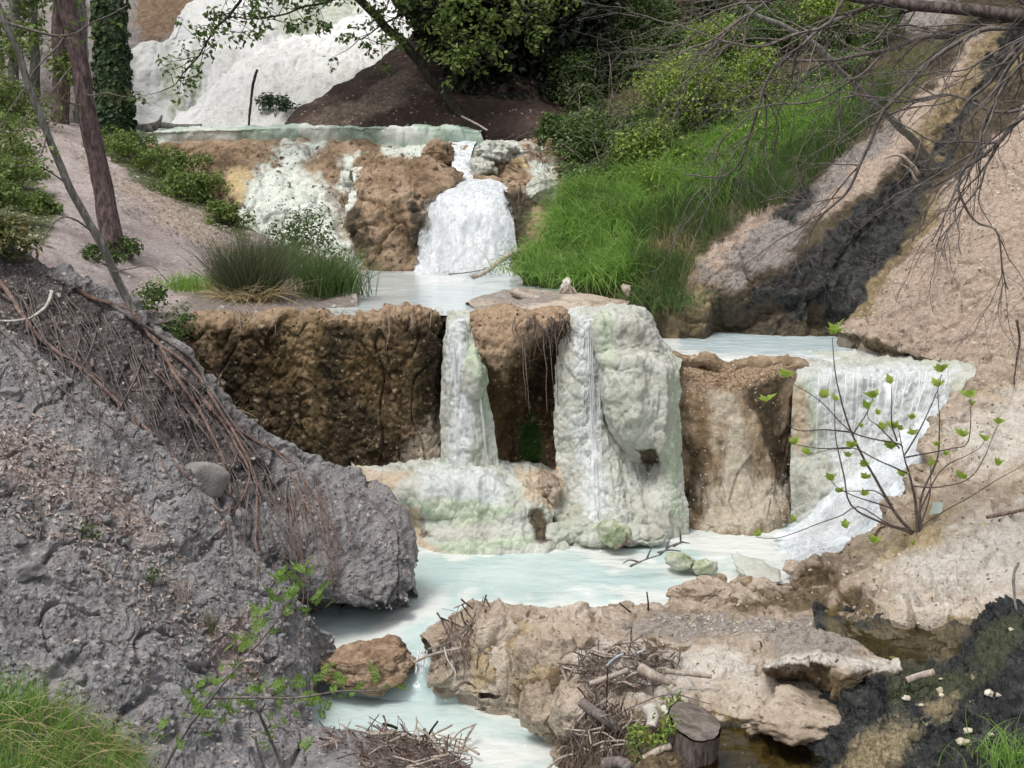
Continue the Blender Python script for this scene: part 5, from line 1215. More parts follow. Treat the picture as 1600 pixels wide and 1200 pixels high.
# ---- grass bank
G1 = [(815, 445), (815, 385), (835, 345), (880, 312), (1000, 272), (1150, 212), (1320, 140), (1345, 165), (1300, 215), (1200, 270), (1100, 320), (1020, 345), (990, 400), (985, 445), (930, 455)]
P, N = scatter(SURF['hillside'], 30000, G1)
cl = fbm(P, 2.6, 3, 411); keep = rng.random(len(P)) < sstep(-.5, .2, cl)
P, N, cl = P[keep], N[keep], cl[keep]
D = N * .6 + UP * .7; D /= np.linalg.norm(D, axis=1, keepdims=True)
tuft = fbm(P, 1.7, 3, 431) + .22 * rng.normal(size=len(P))
q_ = np.quantile(tuft, [.34, .62, .85])
for sel, ln, mm, bd, le in [(tuft < q_[0], .27, M_grass, .6, (-.2, -.9, 0)), ((tuft >= q_[0]) & (tuft < q_[1]), .38, M_grass, .95, (-.9, -.5, 0)),
                            ((tuft >= q_[1]) & (tuft < q_[2]), .46, M_grass, 1.1, (.35, -.9, 0)), (tuft >= q_[2], .34, M_thin, .5, (-.3, -.3, 0))]:
    blades('bank_grass', P[sel], D[sel] + rng.normal(size=(sel.sum(), 3)) * .12, ln + .2 * cl[sel], .012, mm, bend=bd, seg=5, kind='stuff', lean=le)
Pw, Nw = scatter(SURF['hillside'], 1500, [(960, 300), (1150, 215), (1320, 150), (1330, 180), (1150, 260), (1000, 320)])
Pw = Pw + UP * (.1 + .3 * rng.random((len(Pw), 1)))
leaves('bank_weeds', Pw, Nw * .3 + UP * .7, .06, M_yellow, kind='stuff')
G2 = [(985, 470), (985, 350), (1100, 300), (1230, 250), (1330, 160), (1390, 120), (1390, 160), (1300, 260), (1240, 310), (1120, 370), (1075, 430), (1060, 500)]
P, N = scatter(SURF['hillside'], 15000, G2)
cl = fbm(P, 2.2, 3, 415); keep = rng.random(len(P)) < sstep(-.5, .35, cl)
P, N, cl = P[keep], N[keep], cl[keep]
D = N * .3 + UP * .9; D /= np.linalg.norm(D, axis=1, keepdims=True)
blades('thin_grass', P, D, .34, .008, M_thin, bend=.3, seg=3, kind='stuff', lean=(-.3, -.4, 0))
P, N = scatter(SURF['hillside'], 2600, [(1000, 480), (1010, 340), (1080, 330), (1090, 440), (1060, 500)])
blades('dry_grass', P[::2], (N * .4 + UP * .8)[::2], .2, .006, M_dry, bend=.6, seg=3, kind='stuff')
# overgrown foot of the bank
for (px, py, lb) in [(905, 452, 'drooping clump of grass at the foot of the bank above the pale root'), (850, 440, 'thick green grass tuft hanging over the upper pool edge'), (1030, 490, 'sparse grass tuft beside the corner of the right hand pool')]:
    h, n = hit(px, py - 14)
    r = empty('grass_clump', h, lb, 'grass clump')
    k = 420; Pq = h + rng.normal(size=(k, 3)) * np.array([.22, .16, .03])
    dirs = UP + rng.normal(size=(k, 3)) * .35; dirs /= np.linalg.norm(dirs, axis=1, keepdims=True)
    blades('blades', Pq, dirs, .42, .010, M_grass if px < 1000 else M_thin, r, bend=.9, seg=5, lean=(-.3, -.8, 0))

# ---- left: strip of shrubs along the path, bushes by the trunks
strip = [(205, 250, 'dark leafy shrub at the foot of the ivy trunk'), (250, 275, 'broad green shrub between the path and the brown terrace edge'), (300, 285, 'green shrub in front of the left end of the upper terrace'), (325, 315, 'shrub hanging over the left white cascade from the path edge'),
         (285, 310, 'low green shrub at the upper edge of the path'), (350, 350, 'small shrub at the lower end of the path side hedge'), (185, 240, 'low shrub left of the ivy trunk beside the path')]
for k, (px, py, lb) in enumerate(strip):
    h, n = hit(px, py)
    bush('shrub', lb, h, 1.15 if k != 5 else .8, .42 if k != 5 else .3, 900, .06, M_oak, nclump=22, cat='shrub', group='shrubs along the path')
lefts = [(10, 270, 1.3, 1.2, 'dark bush at the picture edge behind the leaning sapling'), (40, 300, 1.2, .7, 'low bush on the bank beside the upper path'), (10, 350, 1.3, .8, 'green bush at the left edge of the path'), (15, 410, .9, .55, 'yellowish low bush on top of the rooted earth bank'),
         (60, 330, .7, .35, 'small ground bush touching the left side of the path')]
for px, py, w_, h_, lb in lefts:
    h, n = hit(px, py)
    bush('shrub', lb, h, w_ * .8, h_ * .65, int(1000 * w_), .06, M_oak if py < 400 else M_needle, nclump=14)
for k, (x, y, z, w_, h_) in enumerate([(-9.6, 25.5, 3.8, 2.6, 1.8), (-9.8, 22.5, 3.8, 1.8, 2.4), (-8.2, 22.8, 3.7, 1.8, 1.1)]):
    bush('understorey_bush', ['tall green bush deep in the wood at the far left', 'dense tall bush at the left edge of the picture under the trees', 'bush behind the leaning sapling where the path ends'][k],
         (x, y, z), w_, h_, 2600, .085, M_oak, nclump=22, stem_m=M_greybark)

# ---- tussocks on the earth terrace
h, n = hit(388, 470)
rt = empty('rush_tussock', h, 'big dark tussock of thin rushes on the earth terrace', 'rush tussock')
k = 2300; a = rng.random(k) * 6.28; q = rng.random(k) ** .6
Pq = h + np.stack([np.cos(a) * q * .26, np.sin(a) * q * .2 + .1, np.full(k, -.02)], 1)
dirs = np.stack([np.cos(a) * q * .5, np.sin(a) * q * .45, np.ones(k)], 1) + rng.normal(size=(k, 3)) * .17; dirs /= np.linalg.norm(dirs, axis=1, keepdims=True)
blades('stems', Pq, dirs, .74, .006, M_rush, rt, bend=.28, seg=4)
k = 500; a = rng.random(k) * 6.28
Pq = h + np.stack([np.cos(a) * .28, np.sin(a) * .2 + .08, np.full(k, 0)], 1)
dirs = np.stack([np.cos(a) * .6, np.sin(a) * .6, np.full(k, .6)], 1); dirs /= np.linalg.norm(dirs, axis=1, keepdims=True)
blades('dead_stems', Pq, dirs, .42, .007, M_dry, rt, bend=1.1, seg=4)
for px, py, sc, m_, lb in [(515, 462, 1.0, M_thin, 'green grass clump at the left edge of the upper pool'), (300, 452, .6, M_grass, 'small flat patch of grass left of the rush tussock'), (440, 430, .8, M_thin, 'tall thin grass between the tussock and the grass clump')]:
    h, n = hit(px, py)
    r = empty('grass_clump', h, lb, 'grass clump')
    k = int(1100 * sc); Pq = h + rng.normal(size=(k, 3)) * np.array([.17, .13, .0]) * (1.2 if sc < .7 else 1)
    dirs = UP + rng.normal(size=(k, 3)) * .22; dirs /= np.linalg.norm(dirs, axis=1, keepdims=True)
    blades('blades', Pq, dirs, .58 * sc if sc > .7 else .2, .008, m_, r, bend=.5, seg=4)
for px, py, w_, h_, lb in [(500, 415, .8, .75, 'airy green bush behind the grass clump by the upper pool'), (455, 400, .7, .6, 'thin leafy bush below the left white cascade'), (240, 500, .5, .35, 'small bright bush on the bank where the brown wall ends'), (285, 530, .45, .3, 'bright green leaves hanging at the left end of the brown wall'),
       (190, 400, .5, .25, 'low sprouts around the foot of the pine'), (150, 410, .6, .2, 'low creeping sprouts left of the foot of the pine'), (430, 182, 1.0, .35, 'flat dark bush lying on the white slope')]:
    h, n = hit(px, py)
    bush('shrub', lb, h, w_, h_, int(900 * w_), .05 if py > 300 else .06, M_shrub if py > 300 else M_ivy, nclump=12, flat=.9)
# ---- foreground grass
fg = empty('grass_clump', GZ(90, 1190, .95), 'large bright grass clump with straw in the bottom left corner', 'grass clump')
P, N = scatter(SURF['earth_slope'], 2600, [(-60, 1090), (60, 1100), (150, 1150), (230, 1200), (230, 1330), (-100, 1330)])
D = N * .2 + UP * .9 + rng.normal(size=P.shape) * .12; D /= np.linalg.norm(D, axis=1, keepdims=True)
blades('blades', P, D, .26, .006, M_grass, fg, bend=.45, seg=5)
P, N = scatter(SURF['earth_slope'], 420, [(-40, 1110), (120, 1110), (200, 1170), (190, 1260), (-40, 1260)])
D = N * .3 + UP * .5 + rng.normal(size=P.shape) * .4; D /= np.linalg.norm(D, axis=1, keepdims=True)
blades('straw', P, D, .27, .006, M_dry, fg, bend=1.1, seg=5, lean=(.9, -.2, 0))
h, n = hit(1590, 1195)
cg = empty('grass_clump', h, 'tuft of green grass in the bottom right corner on the black seep', 'grass clump')
k = 260; Pq = h + rng.normal(size=(k, 3)) * np.array([.12, .1, .01]); dirs = UP + rng.normal(size=(k, 3)) * .3; dirs /= np.linalg.norm(dirs, axis=1, keepdims=True)
blades('blades', Pq, dirs, .24, .006, M_grass, cg, bend=.6, seg=4)

# ================================================================ TREES
def trunk_line(pts, n=26, amp=.015, s=1): return pxline(pts, n, amp, s)
# pine by the path
pb, _ = hit(180, 395)
pine = empty('pine_tree', pb, 'slender reddish pine trunk standing beside the path', 'tree')
dP = pb[1]
tp = [(184, 408, dP), (172, 350, dP), (158, 280, dP), (140, 190, dP - .05), (122, 90, dP - .1), (104, 0, dP - .15), (70, -160, dP - .2), (40, -330, dP - .2)]
P = trunk_line(tp, 60, .012, 3)
tubes('trunk', [(P, np.interp(np.linspace(0, 1, 60), [0, .04, .15, 1], [.17, .135, .115, .075]) * (1 + .05 * vnoise(P * 6, 9)))], M_pine, pine, 14)
for (a, b, rr) in [(.40, (60, 155), .012), (.52, (30, 205), .012), (.45, (230, 165), .01), (.62, (-30, 250), .012)]:
    p0 = P[int(a * 50)]
    q = W(b[0], b[1], dP - .6)
    L = wob(cr_line([p0, (p0 + q) / 2 + np.array([0, -.1, .03]), q], 14), .05, 3, int(a * 99))
    br = tubes('branch', [(L, np.linspace(rr, .004, 14))], M_twig, pine, 5)
    Pn = np.repeat(L[5:], 16, 0) + rng.normal(size=(len(L[5:]) * 16, 3)) * .05
    blades('needles', Pn, rnd_unit(len(Pn)), .10, .004, M_needle, pine, bend=.2, seg=2)
# crown of the pine, above the frame
cs = [P[-1] + np.array([rng.normal() * .9, rng.normal() * .9, rng.random() * 1.6 - .2]) for _ in range(26)]
Pq, Nq = cloud_leaves(cs, np.full(26, .5), 1800)
leaves('crown', Pq, Nq, .11, M_needle, pine, aspect=.25)
# leaning grey sapling
sd = 12.75
sb, _ = hit(205, 482)
sap = empty('leaning_sapling', sb, 'thin grey sapling leaning in front of the pine', 'tree')
P = trunk_line([(208, 488, sb[1]), (190, 450, sb[1]), (160, 385, sb[1] - .1), (115, 300, sb[1] - .15), (80, 220, sb[1] - .2), (45, 130, sb[1] - .25), (3, 20, sb[1] - .3), (-60, -120, sb[1] - .3), (-90, -260, sb[1] - .3)], 50, .012, 8)
tubes('trunk', [(P, np.linspace(.036, .022, 50))], M_greybark, sap, 9)
for (i, b, rr, sub) in [(31, [(100, 55), (150, 35), (200, 10)], .014, 0), (9, [(95, 340), (60, 385), (40, 400)], .010, 0), (14, [(35, 245), (0, 270)], .008, 0), (33, [(-20, 62)], .012, 0), (20, [(60, 252), (20, 262)], .008, 0), (5, [(200, 420), (235, 415), (262, 440)], .006, 0)]:
    q = [P[i]] + [W(x, y, sb[1] - .35 - .1 * j) for j, (x, y) in enumerate(b)]
    L = wob(cr_line(np.array(q), 14), .02, 4, i)
    tubes('branch', [(L, np.linspace(rr, .004, 14))], M_twig, sap, 5)
    Pl = np.repeat(L[3:], 3, 0); Pl = Pl + rng.normal(size=Pl.shape) * .10
    if i in (31, 14, 33): leaves('leaf_spray', Pl, np.tile(UP, (len(Pl), 1)), .08, M_oak, sap, 'stuff')
Pq, Nq = cloud_leaves([P[-1] + np.array([rng.normal() * .7, rng.normal() * .7, rng.random()]) for _ in range(16)], np.full(16, .4), 700)
leaves('crown', Pq, Nq, .09, M_oak, sap)
# ivy trunk and background trunks
ib = W(183, 232, 22.0)
ivy = empty('ivy_tree', ib, 'pale tree trunk wrapped in dark ivy in front of the white hill', 'tree')
P = trunk_line([(184, 235, 22.0), (182, 150, 22.0), (178, 60, 22.0), (174, -60, 22.0), (170, -260, 22.0)], 30, .03, 4)
tubes('trunk', [(P, np.linspace(.20, .15, 30))], M_palebark, ivy, 12)
k = 4600; t = rng.random(k) ** 1.2 * .52; i = (t * 29).astype(int); a = rng.random(k) * 6.28
rr = .20 + .10 * rng.random(k) * (1 - t)
Pq = P[i] + np.stack([np.cos(a) * rr - .03, np.sin(a) * rr, rng.random(k) * .28], 1)
Nq = np.stack([np.cos(a), np.sin(a), np.full(k, .3)], 1)
keep = rng.random(k) < np.clip(1.2 - t * 1.6, .2, 1)
leaves('ivy', Pq[keep], Nq[keep], .09, M_ivy, ivy, aspect=.85)
cs = [P[-1] + np.array([rng.normal() * 1.3, rng.normal() * 1.3, rng.random() * 1.5]) for _ in range(22)]
Pq, Nq = cloud_leaves(cs, np.full(22, .7), 700); leaves('crown', Pq, Nq, .14, M_shrub, ivy)
for k, (px, d, r0, lean, lb) in enumerate([(98, 24.5, .16, -4, 'thick dim trunk directly behind the pine'), (160, 23.2, .09, -6, 'thin trunk just left of the ivy trunk'), (58, 26, .10, -8, 'slim distant trunk between the sapling and the pine'), (20, 25, .10, 4, 'distant trunk at the left edge behind the leaning sapling'), (128, 26.5, .13, -3, 'far pale trunk between the pine and the ivy trunk')]):
    b = W(px, 225, d); t_ = empty('wood_tree', b, lb, 'tree', 'trees at the back of the wood')
    P = trunk_line([(px, 240, d), (px + lean * .4, 120, d), (px + lean, 0, d), (px + lean * 2, -220, d)], 24, .04, 20 + k)
    tubes('trunk', [(P, np.linspace(r0, r0 * .7, 24))], M_greybark if k != 0 else M_pine, t_, 10)
    cs = [P[-1] + np.array([rng.normal() * 1.5, rng.normal() * 1.2, rng.random() * 2 - .6]) for _ in range(22)]
    Pq, Nq = cloud_leaves(cs, np.full(22, .7), 600); leaves('crown', Pq, Nq, .15, M_shrub, t_)
    if k in (0, 3, 2):
        Pq, Nq = cloud_leaves([P[int(j)] + rng.normal(size=3) * .35 for j in (8, 10, 12, 14, 16, 9, 13)], np.full(7, .38), 900); leaves('foliage', Pq, Nq, .11, M_oak, t_)
# leaning dark trees over the soil slope
lt = [
 ('dark slender trunk leaning left over the soil slope', [(752, 205, 22.2), (715, 172, 22.3), (680, 128, 22.5), (640, 80, 22.6), (600, 38, 22.4), (560, 0, 22.2), (500, -60, 22), (420, -140, 21.8)], .085),
 ('dark crooked trunk in the middle leaning over the shaded slope', [(800, 190, 22.5), (765, 150, 22.9), (735, 110, 23.1), (690, 70, 23.3), (645, 25, 23.0), (615, -10, 22.8), (560, -90, 22.6), (520, -180, 22.6)], .13),
 ('dark upright trunk behind the other leaning trunks', [(830, 190, 22.6), (790, 150, 23.2), (750, 95, 23.6), (715, 45, 23.8), (690, 0, 23.6), (660, -90, 23.5), (640, -200, 23.5)], .12),
 ('dark trunk at the edge of the deep shade', [(850, 160, 24), (800, 90, 24), (765, 30, 23.8), (740, -30, 23.6), (720, -160, 23.5)], .13)]
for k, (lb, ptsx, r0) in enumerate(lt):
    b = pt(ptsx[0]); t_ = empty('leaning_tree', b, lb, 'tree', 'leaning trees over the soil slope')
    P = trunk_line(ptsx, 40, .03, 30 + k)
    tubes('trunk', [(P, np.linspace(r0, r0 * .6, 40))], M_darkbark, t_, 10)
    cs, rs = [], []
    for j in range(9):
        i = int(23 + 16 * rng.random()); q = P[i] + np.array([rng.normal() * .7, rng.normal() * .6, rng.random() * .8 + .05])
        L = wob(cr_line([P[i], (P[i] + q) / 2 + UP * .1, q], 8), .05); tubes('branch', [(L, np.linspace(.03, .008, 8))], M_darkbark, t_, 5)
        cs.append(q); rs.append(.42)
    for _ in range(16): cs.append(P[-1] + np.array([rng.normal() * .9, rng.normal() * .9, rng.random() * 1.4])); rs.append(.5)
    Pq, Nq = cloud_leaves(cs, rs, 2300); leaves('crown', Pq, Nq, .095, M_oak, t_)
# drooping leafy sprays that hang from those crowns into the view
for k, (lb, br) in enumerate([
   ('drooping oak branch with small leaves hanging before the white hill', [(420, -60, 21), (375, 0, 20.6), (335, 50, 20.4), (300, 95, 20.3), (272, 135, 20.2)]),
   ('leafy oak branch crossing the top of the white hill', [(620, -60, 22), (540, -10, 21.4), (470, 15, 21), (400, 30, 20.8), (340, 22, 20.7)]),
   ('hanging oak spray between the white hill and dark trunks', [(690, -40, 22.3), (640, 10, 22), (590, 45, 21.8), (560, 60, 21.7)]),
   ('light green oak spray hanging before the dark hollow', [(800, -40, 22.2), (770, 20, 22), (745, 60, 21.8), (730, 95, 21.8)]),
   ('short oak spray at the top of the dark hollow', [(900, -50, 22.3), (860, 0, 22.1), (820, 25, 22), (790, 45, 22)]),
   ('oak spray hanging over the leaning trunks', [(700, -40, 22), (690, 30, 21.9), (700, 70, 21.8), (735, 100, 21.7)])]):
    P = pxline(br, 22, .04, 40 + k)
    t_ = empty('oak_branch', P[0], lb, 'branch', 'oak sprays hanging in from the trees')
    tubes('stem', [(P, np.linspace(.03, .006, 22))], M_darkbark, t_, 6)
    L = []; tips = []
    for i in range(3, 22):
        for _ in range(2):
            q = P[i] + np.array([rng.normal() * .28, rng.normal() * .22, rng.normal() * .2 - .05]); tips.append(q)
            L.append((wob(cr_line([P[i], (P[i] + q) / 2 + rng.normal(size=3) * .03, q], 5), .02), np.linspace(.007, .003, 5)))
    tubes('twigs', L, M_darkbark, t_, 4)['kind'] = 'stuff'
    Pq, Nq = cloud_leaves(tips, np.full(len(tips), .14), 620 if k > 0 else 420)
    leaves('foliage', Pq, Nq, .085, M_oak if k in (3, 4, 5) else M_shrub, t_, aspect=.6)
# ---- dark wood behind
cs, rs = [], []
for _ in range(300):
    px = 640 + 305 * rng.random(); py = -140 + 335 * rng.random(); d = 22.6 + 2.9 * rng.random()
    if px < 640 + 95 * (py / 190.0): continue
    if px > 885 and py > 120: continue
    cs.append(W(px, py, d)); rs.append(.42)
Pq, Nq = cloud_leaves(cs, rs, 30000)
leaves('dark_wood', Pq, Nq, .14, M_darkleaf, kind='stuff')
# ---- bare tree hanging in at the upper right
bt = empty('bare_tree', W(1640, 60, 9.6), 'tangle of bare grey branches hanging in at the upper right', 'tree')
limbs = [
 ([(1760, 20, 9.4), (1640, 28, 9.5), (1560, 22, 9.6), (1490, 14, 9.7), (1420, 8, 9.8), (1350, 2, 9.9), (1290, -12, 10)], .055, .03),
 ([(1700, 30, 9.5), (1600, 40, 9.6), (1546, 42, 9.6), (1512, 57, 9.6), (1438, 105, 9.7), (1397, 155, 9.7), (1354, 233, 9.8), (1330, 283, 9.8), (1276, 348, 9.9), (1257, 395, 9.9)], .022, .006),
 ([(1560, 25, 9.6), (1532, 30, 9.7), (1482, 51, 9.8), (1431, 62, 10), (1374, 84, 10.1), (1300, 92, 10.2), (1220, 88, 10.3)], .026, .008),
 ([(1680, 120, 9.3), (1600, 182, 9.4), (1549, 230, 9.4), (1505, 260, 9.5), (1458, 290, 9.6)], .020, .009),
 ([(1680, 0, 9.5), (1600, 57, 9.5), (1566, 95, 9.5), (1546, 125, 9.6), (1510, 160, 9.6), (1495, 215, 9.7)], .02, .006),
 ([(1420, 4, 9.9), (1364, 10, 10), (1310, 30, 10), (1283, 47, 10.1), (1249, 74, 10.1), (1208, 118, 10.2), (1188, 169, 10.2), (1175, 209, 10.3), (1144, 267, 10.4), (1070, 275, 10.5)], .018, .005),
 ([(1260, -30, 10.2), (1202, 0, 10.3), (1161, 27, 10.4), (1114, 60, 10.5), (1060, 90, 10.5)], .018, .006),
 ([(1510, 260, 9.5), (1500, 300, 9.4), (1530, 345, 9.4), (1560, 370, 9.3), (1575, 450, 9.3)], .011, .004),
 ([(1640, 160, 9.4), (1560, 175, 9.5), (1480, 150, 9.7), (1400, 160, 9.8), (1330, 150, 9.9), (1250, 180, 10)], .013, .004),
 ([(1660, 60, 9.2), (1590, 110, 9.3), (1540, 190, 9.3), (1520, 260, 9.3), (1480, 330, 9.3), (1455, 380, 9.3)], .013, .004),
 ([(1330, -10, 9.9), (1290, 40, 9.9), (1230, 60, 10), (1150, 70, 10.1), (1080, 50, 10.2), (1010, 20, 10.3)], .013, .004),
 ([(1380, 85, 9.9), (1340, 120, 9.9), (1290, 150, 10), (1215, 160, 10), (1150, 175, 10.1)], .011, .004)]
TW = []; 
def sprout(P, r, depth, n):
    """side twigs that leave P at random, wander and fork"""
    for _ in range(n):
        i = int(len(P) * (.12 + .85 * rng.random())); i = min(i, len(P) - 2)
        t = P[i + 1] - P[max(i - 1, 0)]; t /= np.linalg.norm(t) + 1e-9
        d = t * .8 + rnd_unit(1)[0] * .85 + np.array([-.25, 0, -.12]); d[1] *= .6; d /= np.linalg.norm(d)
        ln = (.75, .42, .22)[depth] * (.45 + .9 * rng.random()); m_ = 9
        Q = [P[i]]; cur = d.copy()
        for j in range(m_):
            cur = cur + rng.normal(size=3) * .17 + np.array([0, 0, -.035]); cur /= np.linalg.norm(cur)
            Q.append(Q[-1] + cur * ln / m_)
        Q = np.array(Q); rr = min(r[i] * .62, (.0085, .0050, .0032)[depth])
        TW.append((Q, np.linspace(rr, rr * .45, m_ + 1)))
        if depth < 2: sprout(Q, np.linspace(rr, rr * .5, m_ + 1), depth + 1, (4, 2)[depth])
for k, (ptsx, ra, rb) in enumerate(limbs):
    P = pxline(ptsx, 34, .025, 60 + k); r = np.linspace(ra, rb, 34)
    tubes('limb', [(P, r)], M_stumpside if k == 0 else M_twig, bt, 8)
    sprout(P, r, 0, 10 if k in (1, 2, 5, 6, 10) else 7)
o = tubes('twigs', TW, M_twig, bt, 4); o['kind'] = 'stuff'
# pale dead branch lying against the slope
P = pxline([(1130, -30, 13.4), (1181, 24, 13.4), (1219, 35, 13.4), (1276, 74, 13.5), (1310, 111, 13.6), (1354, 152, 13.8), (1397, 192, 14.2), (1431, 223, 14.9), (1462, 262, 15.8)], 40, .02, 90)
db = empty('dead_branch', P[-1], 'long pale dead branch reaching down to the black seep behind the bare twigs', 'branch')
tubes('stem', [(P, np.linspace(.022, .048, 40))], M_greybark, db, 8)
h, _ = hit(1405, 262)
Q = np.array([h + np.array([-.22, -.1, .12]), h + np.array([-.05, -.15, .16]), h + np.array([.1, -.14, .05]), h + np.array([.2, -.12, -.08])])
dd = empty('driftwood', h, 'forked bleached driftwood beside the black seep on the upper slope', 'driftwood')
tubes('stem', [(wob(cr_line(Q, 14), .02, 5), np.linspace(.014, .034, 14)), (wob(cr_line(Q[1:] + np.array([0, 0, -.10]), 10), .02, 7), np.linspace(.010, .026, 10))], M_drift, dd, 7, rough=.012)

# ---- fig sapling on the near bank
fb, _ = hit(1436, 832)
fig = empty('fig_sapling', fb, 'young sapling with fresh lime leaves on the near bank', 'sapling')
D0 = fb[1]
fs = [
 [(1436, 836, 0), (1432, 790, 0), (1420, 740, -.05), (1413, 716, -.08), (1405, 674, -.1)],
 [(1428, 832, 0), (1396, 797, -.05), (1357, 730, -.1), (1333, 681, -.12), (1315, 632, -.15), (1305, 576, -.15), (1301, 530, -.15)],
 [(1440, 834, 0), (1438, 782, .0), (1462, 716, .1), (1468, 660, .12), (1466, 607, .15)],
 [(1413, 712, -.08), (1438, 670, -.1), (1462, 621, -.05), (1471, 586, -.05)],
 [(1410, 698, -.08), (1400, 690, -.1), (1333, 674, -.2), (1284, 628, -.25), (1228, 592, -.3)],
 [(1330, 674, -.12), (1290, 671, -.2), (1249, 672, -.25), (1228, 660, -.25), (1200, 632, -.3)],
 [(1424, 834, 0), (1340, 796, -.2), (1319, 747, -.2), (1307, 688, -.2), (1305, 625, -.2)],
 [(1436, 800, 0), (1470, 735, .1), (1508, 715, .2), (1532, 700, .2), (1540, 687, .2)],
 [(1432, 830, 0), (1388, 817, -.2), (1344, 793, -.25), (1316, 805, -.3), (1262, 824, -.35), (1214, 840, -.4), (1183, 838, -.4)],
 [(1440, 822, 0), (1490, 790, .0), (1550, 755, .05), (1599, 727, .05)],
 [(1402, 690, -.1), (1392, 660, -.15), (1391, 606, -.15)],
 [(1405, 700, -.08), (1370, 665, -.18), (1358, 655, -.2), (1355, 640, -.2)],
 [(1333, 681, -.12), (1350, 650, -.1), (1362, 622, -.1)],
 [(1396, 797, -.05), (1350, 780, -.1), (1315, 765, -.1), (1300, 752, -.1)],
 [(1420, 740, -.05), (1380, 725, -.15), (1330, 700, -.2), (1262, 712, -.2)],
 [(1425, 760, 0), (1470, 760, .0), (1520, 740, .0), (1560, 665, .05)],
 [(1414, 716, -.08), (1450, 708, 0), (1490, 700, 0), (1512, 690, 0), (1518, 625, 0)],
 [(1330, 700, -.15), (1280, 700, -.2), (1240, 695, -.2)],
 [(1440, 830, 0), (1480, 850, -.2), (1535, 828, -.2)], [(1400, 800, -.05), (1370, 770, -.1), (1340, 770, -.1), (1310, 770, -.1)],
 [(1440, 815, .0), (1455, 770, .02), (1453, 728, .05)]]
for k, s in enumerate(fs):
    P = pxline([(a, b, D0 + c) for a, b, c in s], 22, .012, 100 + k)
    r0 = .016 if k in (0, 1) else .012 if k in (2, 6) else .0075
    tubes('stem', [(P, np.linspace(r0, .0028, 22))], M_figbark, fig, 6)
def lobed_leaf(L):
    """one three to five lobed young leaf with a folded midrib"""
    o = [(0, 0), (.16, .12), (.40, .30), (.30, .42), (.52, .62), (.26, .62), (.0, 1.0)]
    r = [(x, y) for x, y in o]; l = [(-x, y) for x, y in o[1:-1]]
    V = [(0, y, -.05 * math.sin(y * 3)) for y in (0, .3, .62, 1.0)]
    pts = [(x, y, .14 * abs(x) - .25 * y * y) for x, y in r[1:-1]] + [(x, y, .14 * abs(x) - .25 * y * y) for x, y in l]
    mid = [(0, 0, 0), (0, .35, -.05), (0, .62, -.10), (0, 1.0, -.25)]
    V = np.array(mid + pts) * L
    n = 5
    F = [(0, 4, 1), (4, 5, 1), (5, 6, 1), (6, 2, 1), (6, 7, 2), (7, 8, 2), (8, 3, 2),
         (0, 1, 9), (9, 1, 10), (10, 1, 11), (11, 1, 2), (11, 2, 12), (12, 2, 13), (13, 2, 3)]
    return V, np.array(F)
me_v, me_f = lobed_leaf(1.0)
leaf_me = bpy.data.meshes.new('leaf'); leaf_me.from_pydata(me_v.tolist(), [], me_f.tolist()); leaf_me.materials.append(M_fig)
fl = [(1305, 522, 1.5, -.15), (1285, 622, .9, -.25), (1305, 627, .9, -.2), (1228, 590, 1.0, -.3), (1197, 628, 1.2, -.3), (1362, 622, 1.1, -.1), (1355, 640, 1.0, -.2), (1391, 600, .9, -.15), (1471, 582, 1.0, -.05), (1466, 605, 1.0, .15), (1425, 655, .8, -.1),
      (1380, 672, 1.0, -.15), (1398, 670, 1.0, -.12), (1425, 680, .8, -.1), (1240, 695, .9, -.2), (1262, 710, .9, -.2), (1330, 700, .9, -.15), (1328, 714, .8, -.15), (1350, 730, .9, -.1), (1393, 702, 1.0, -.1), (1355, 748, .7, -.1), (1300, 752, 1.0, -.1), (1310, 770, .7, -.1), (1412, 745, 1.0, -.05),
      (1512, 620, 1.0, 0), (1518, 634, .9, 0), (1560, 663, 1.0, .05), (1505, 683, 1.0, .0), (1540, 690, 1.0, .2), (1455, 728, 1.0, .05), (1478, 712, .8, .1), (1463, 697, .7, .1), (1503, 748, .9, .0), (1560, 728, .9, .05), (1350, 775, .7, -.1), (1365, 848, 1.0, -.25), (1490, 848, 1.1, -.2), (1320, 825, 1.0, -.3), (1183, 838, .8, -.4), (1240, 815, .8, -.35),
      (1535, 826, .7, -.2), (1575, 838, .7, -.1), (1430, 850, .6, -.2), (1345, 668, .6, -.2), (1372, 648, .6, -.15), (1405, 672, .7, -.1)]
first = None
for (px, py, s, dz) in fl:
    c = W(px, py, D0 + dz)
    nl = 5 if s > 1.3 else rng.integers(3, 6)
    for j in range(nl):
        o = bpy.data.objects.new('leaf', leaf_me)
        az_ = j / nl * 6.28 + rng.random(); el = .75 + .65 * rng.random()
        sc_ = s * (.065 + .04 * rng.random())
        o.location = c; o.rotation_euler = (el, rng.normal() * .3, az_); o.scale = (sc_, sc_, sc_)
        link(o, fig)
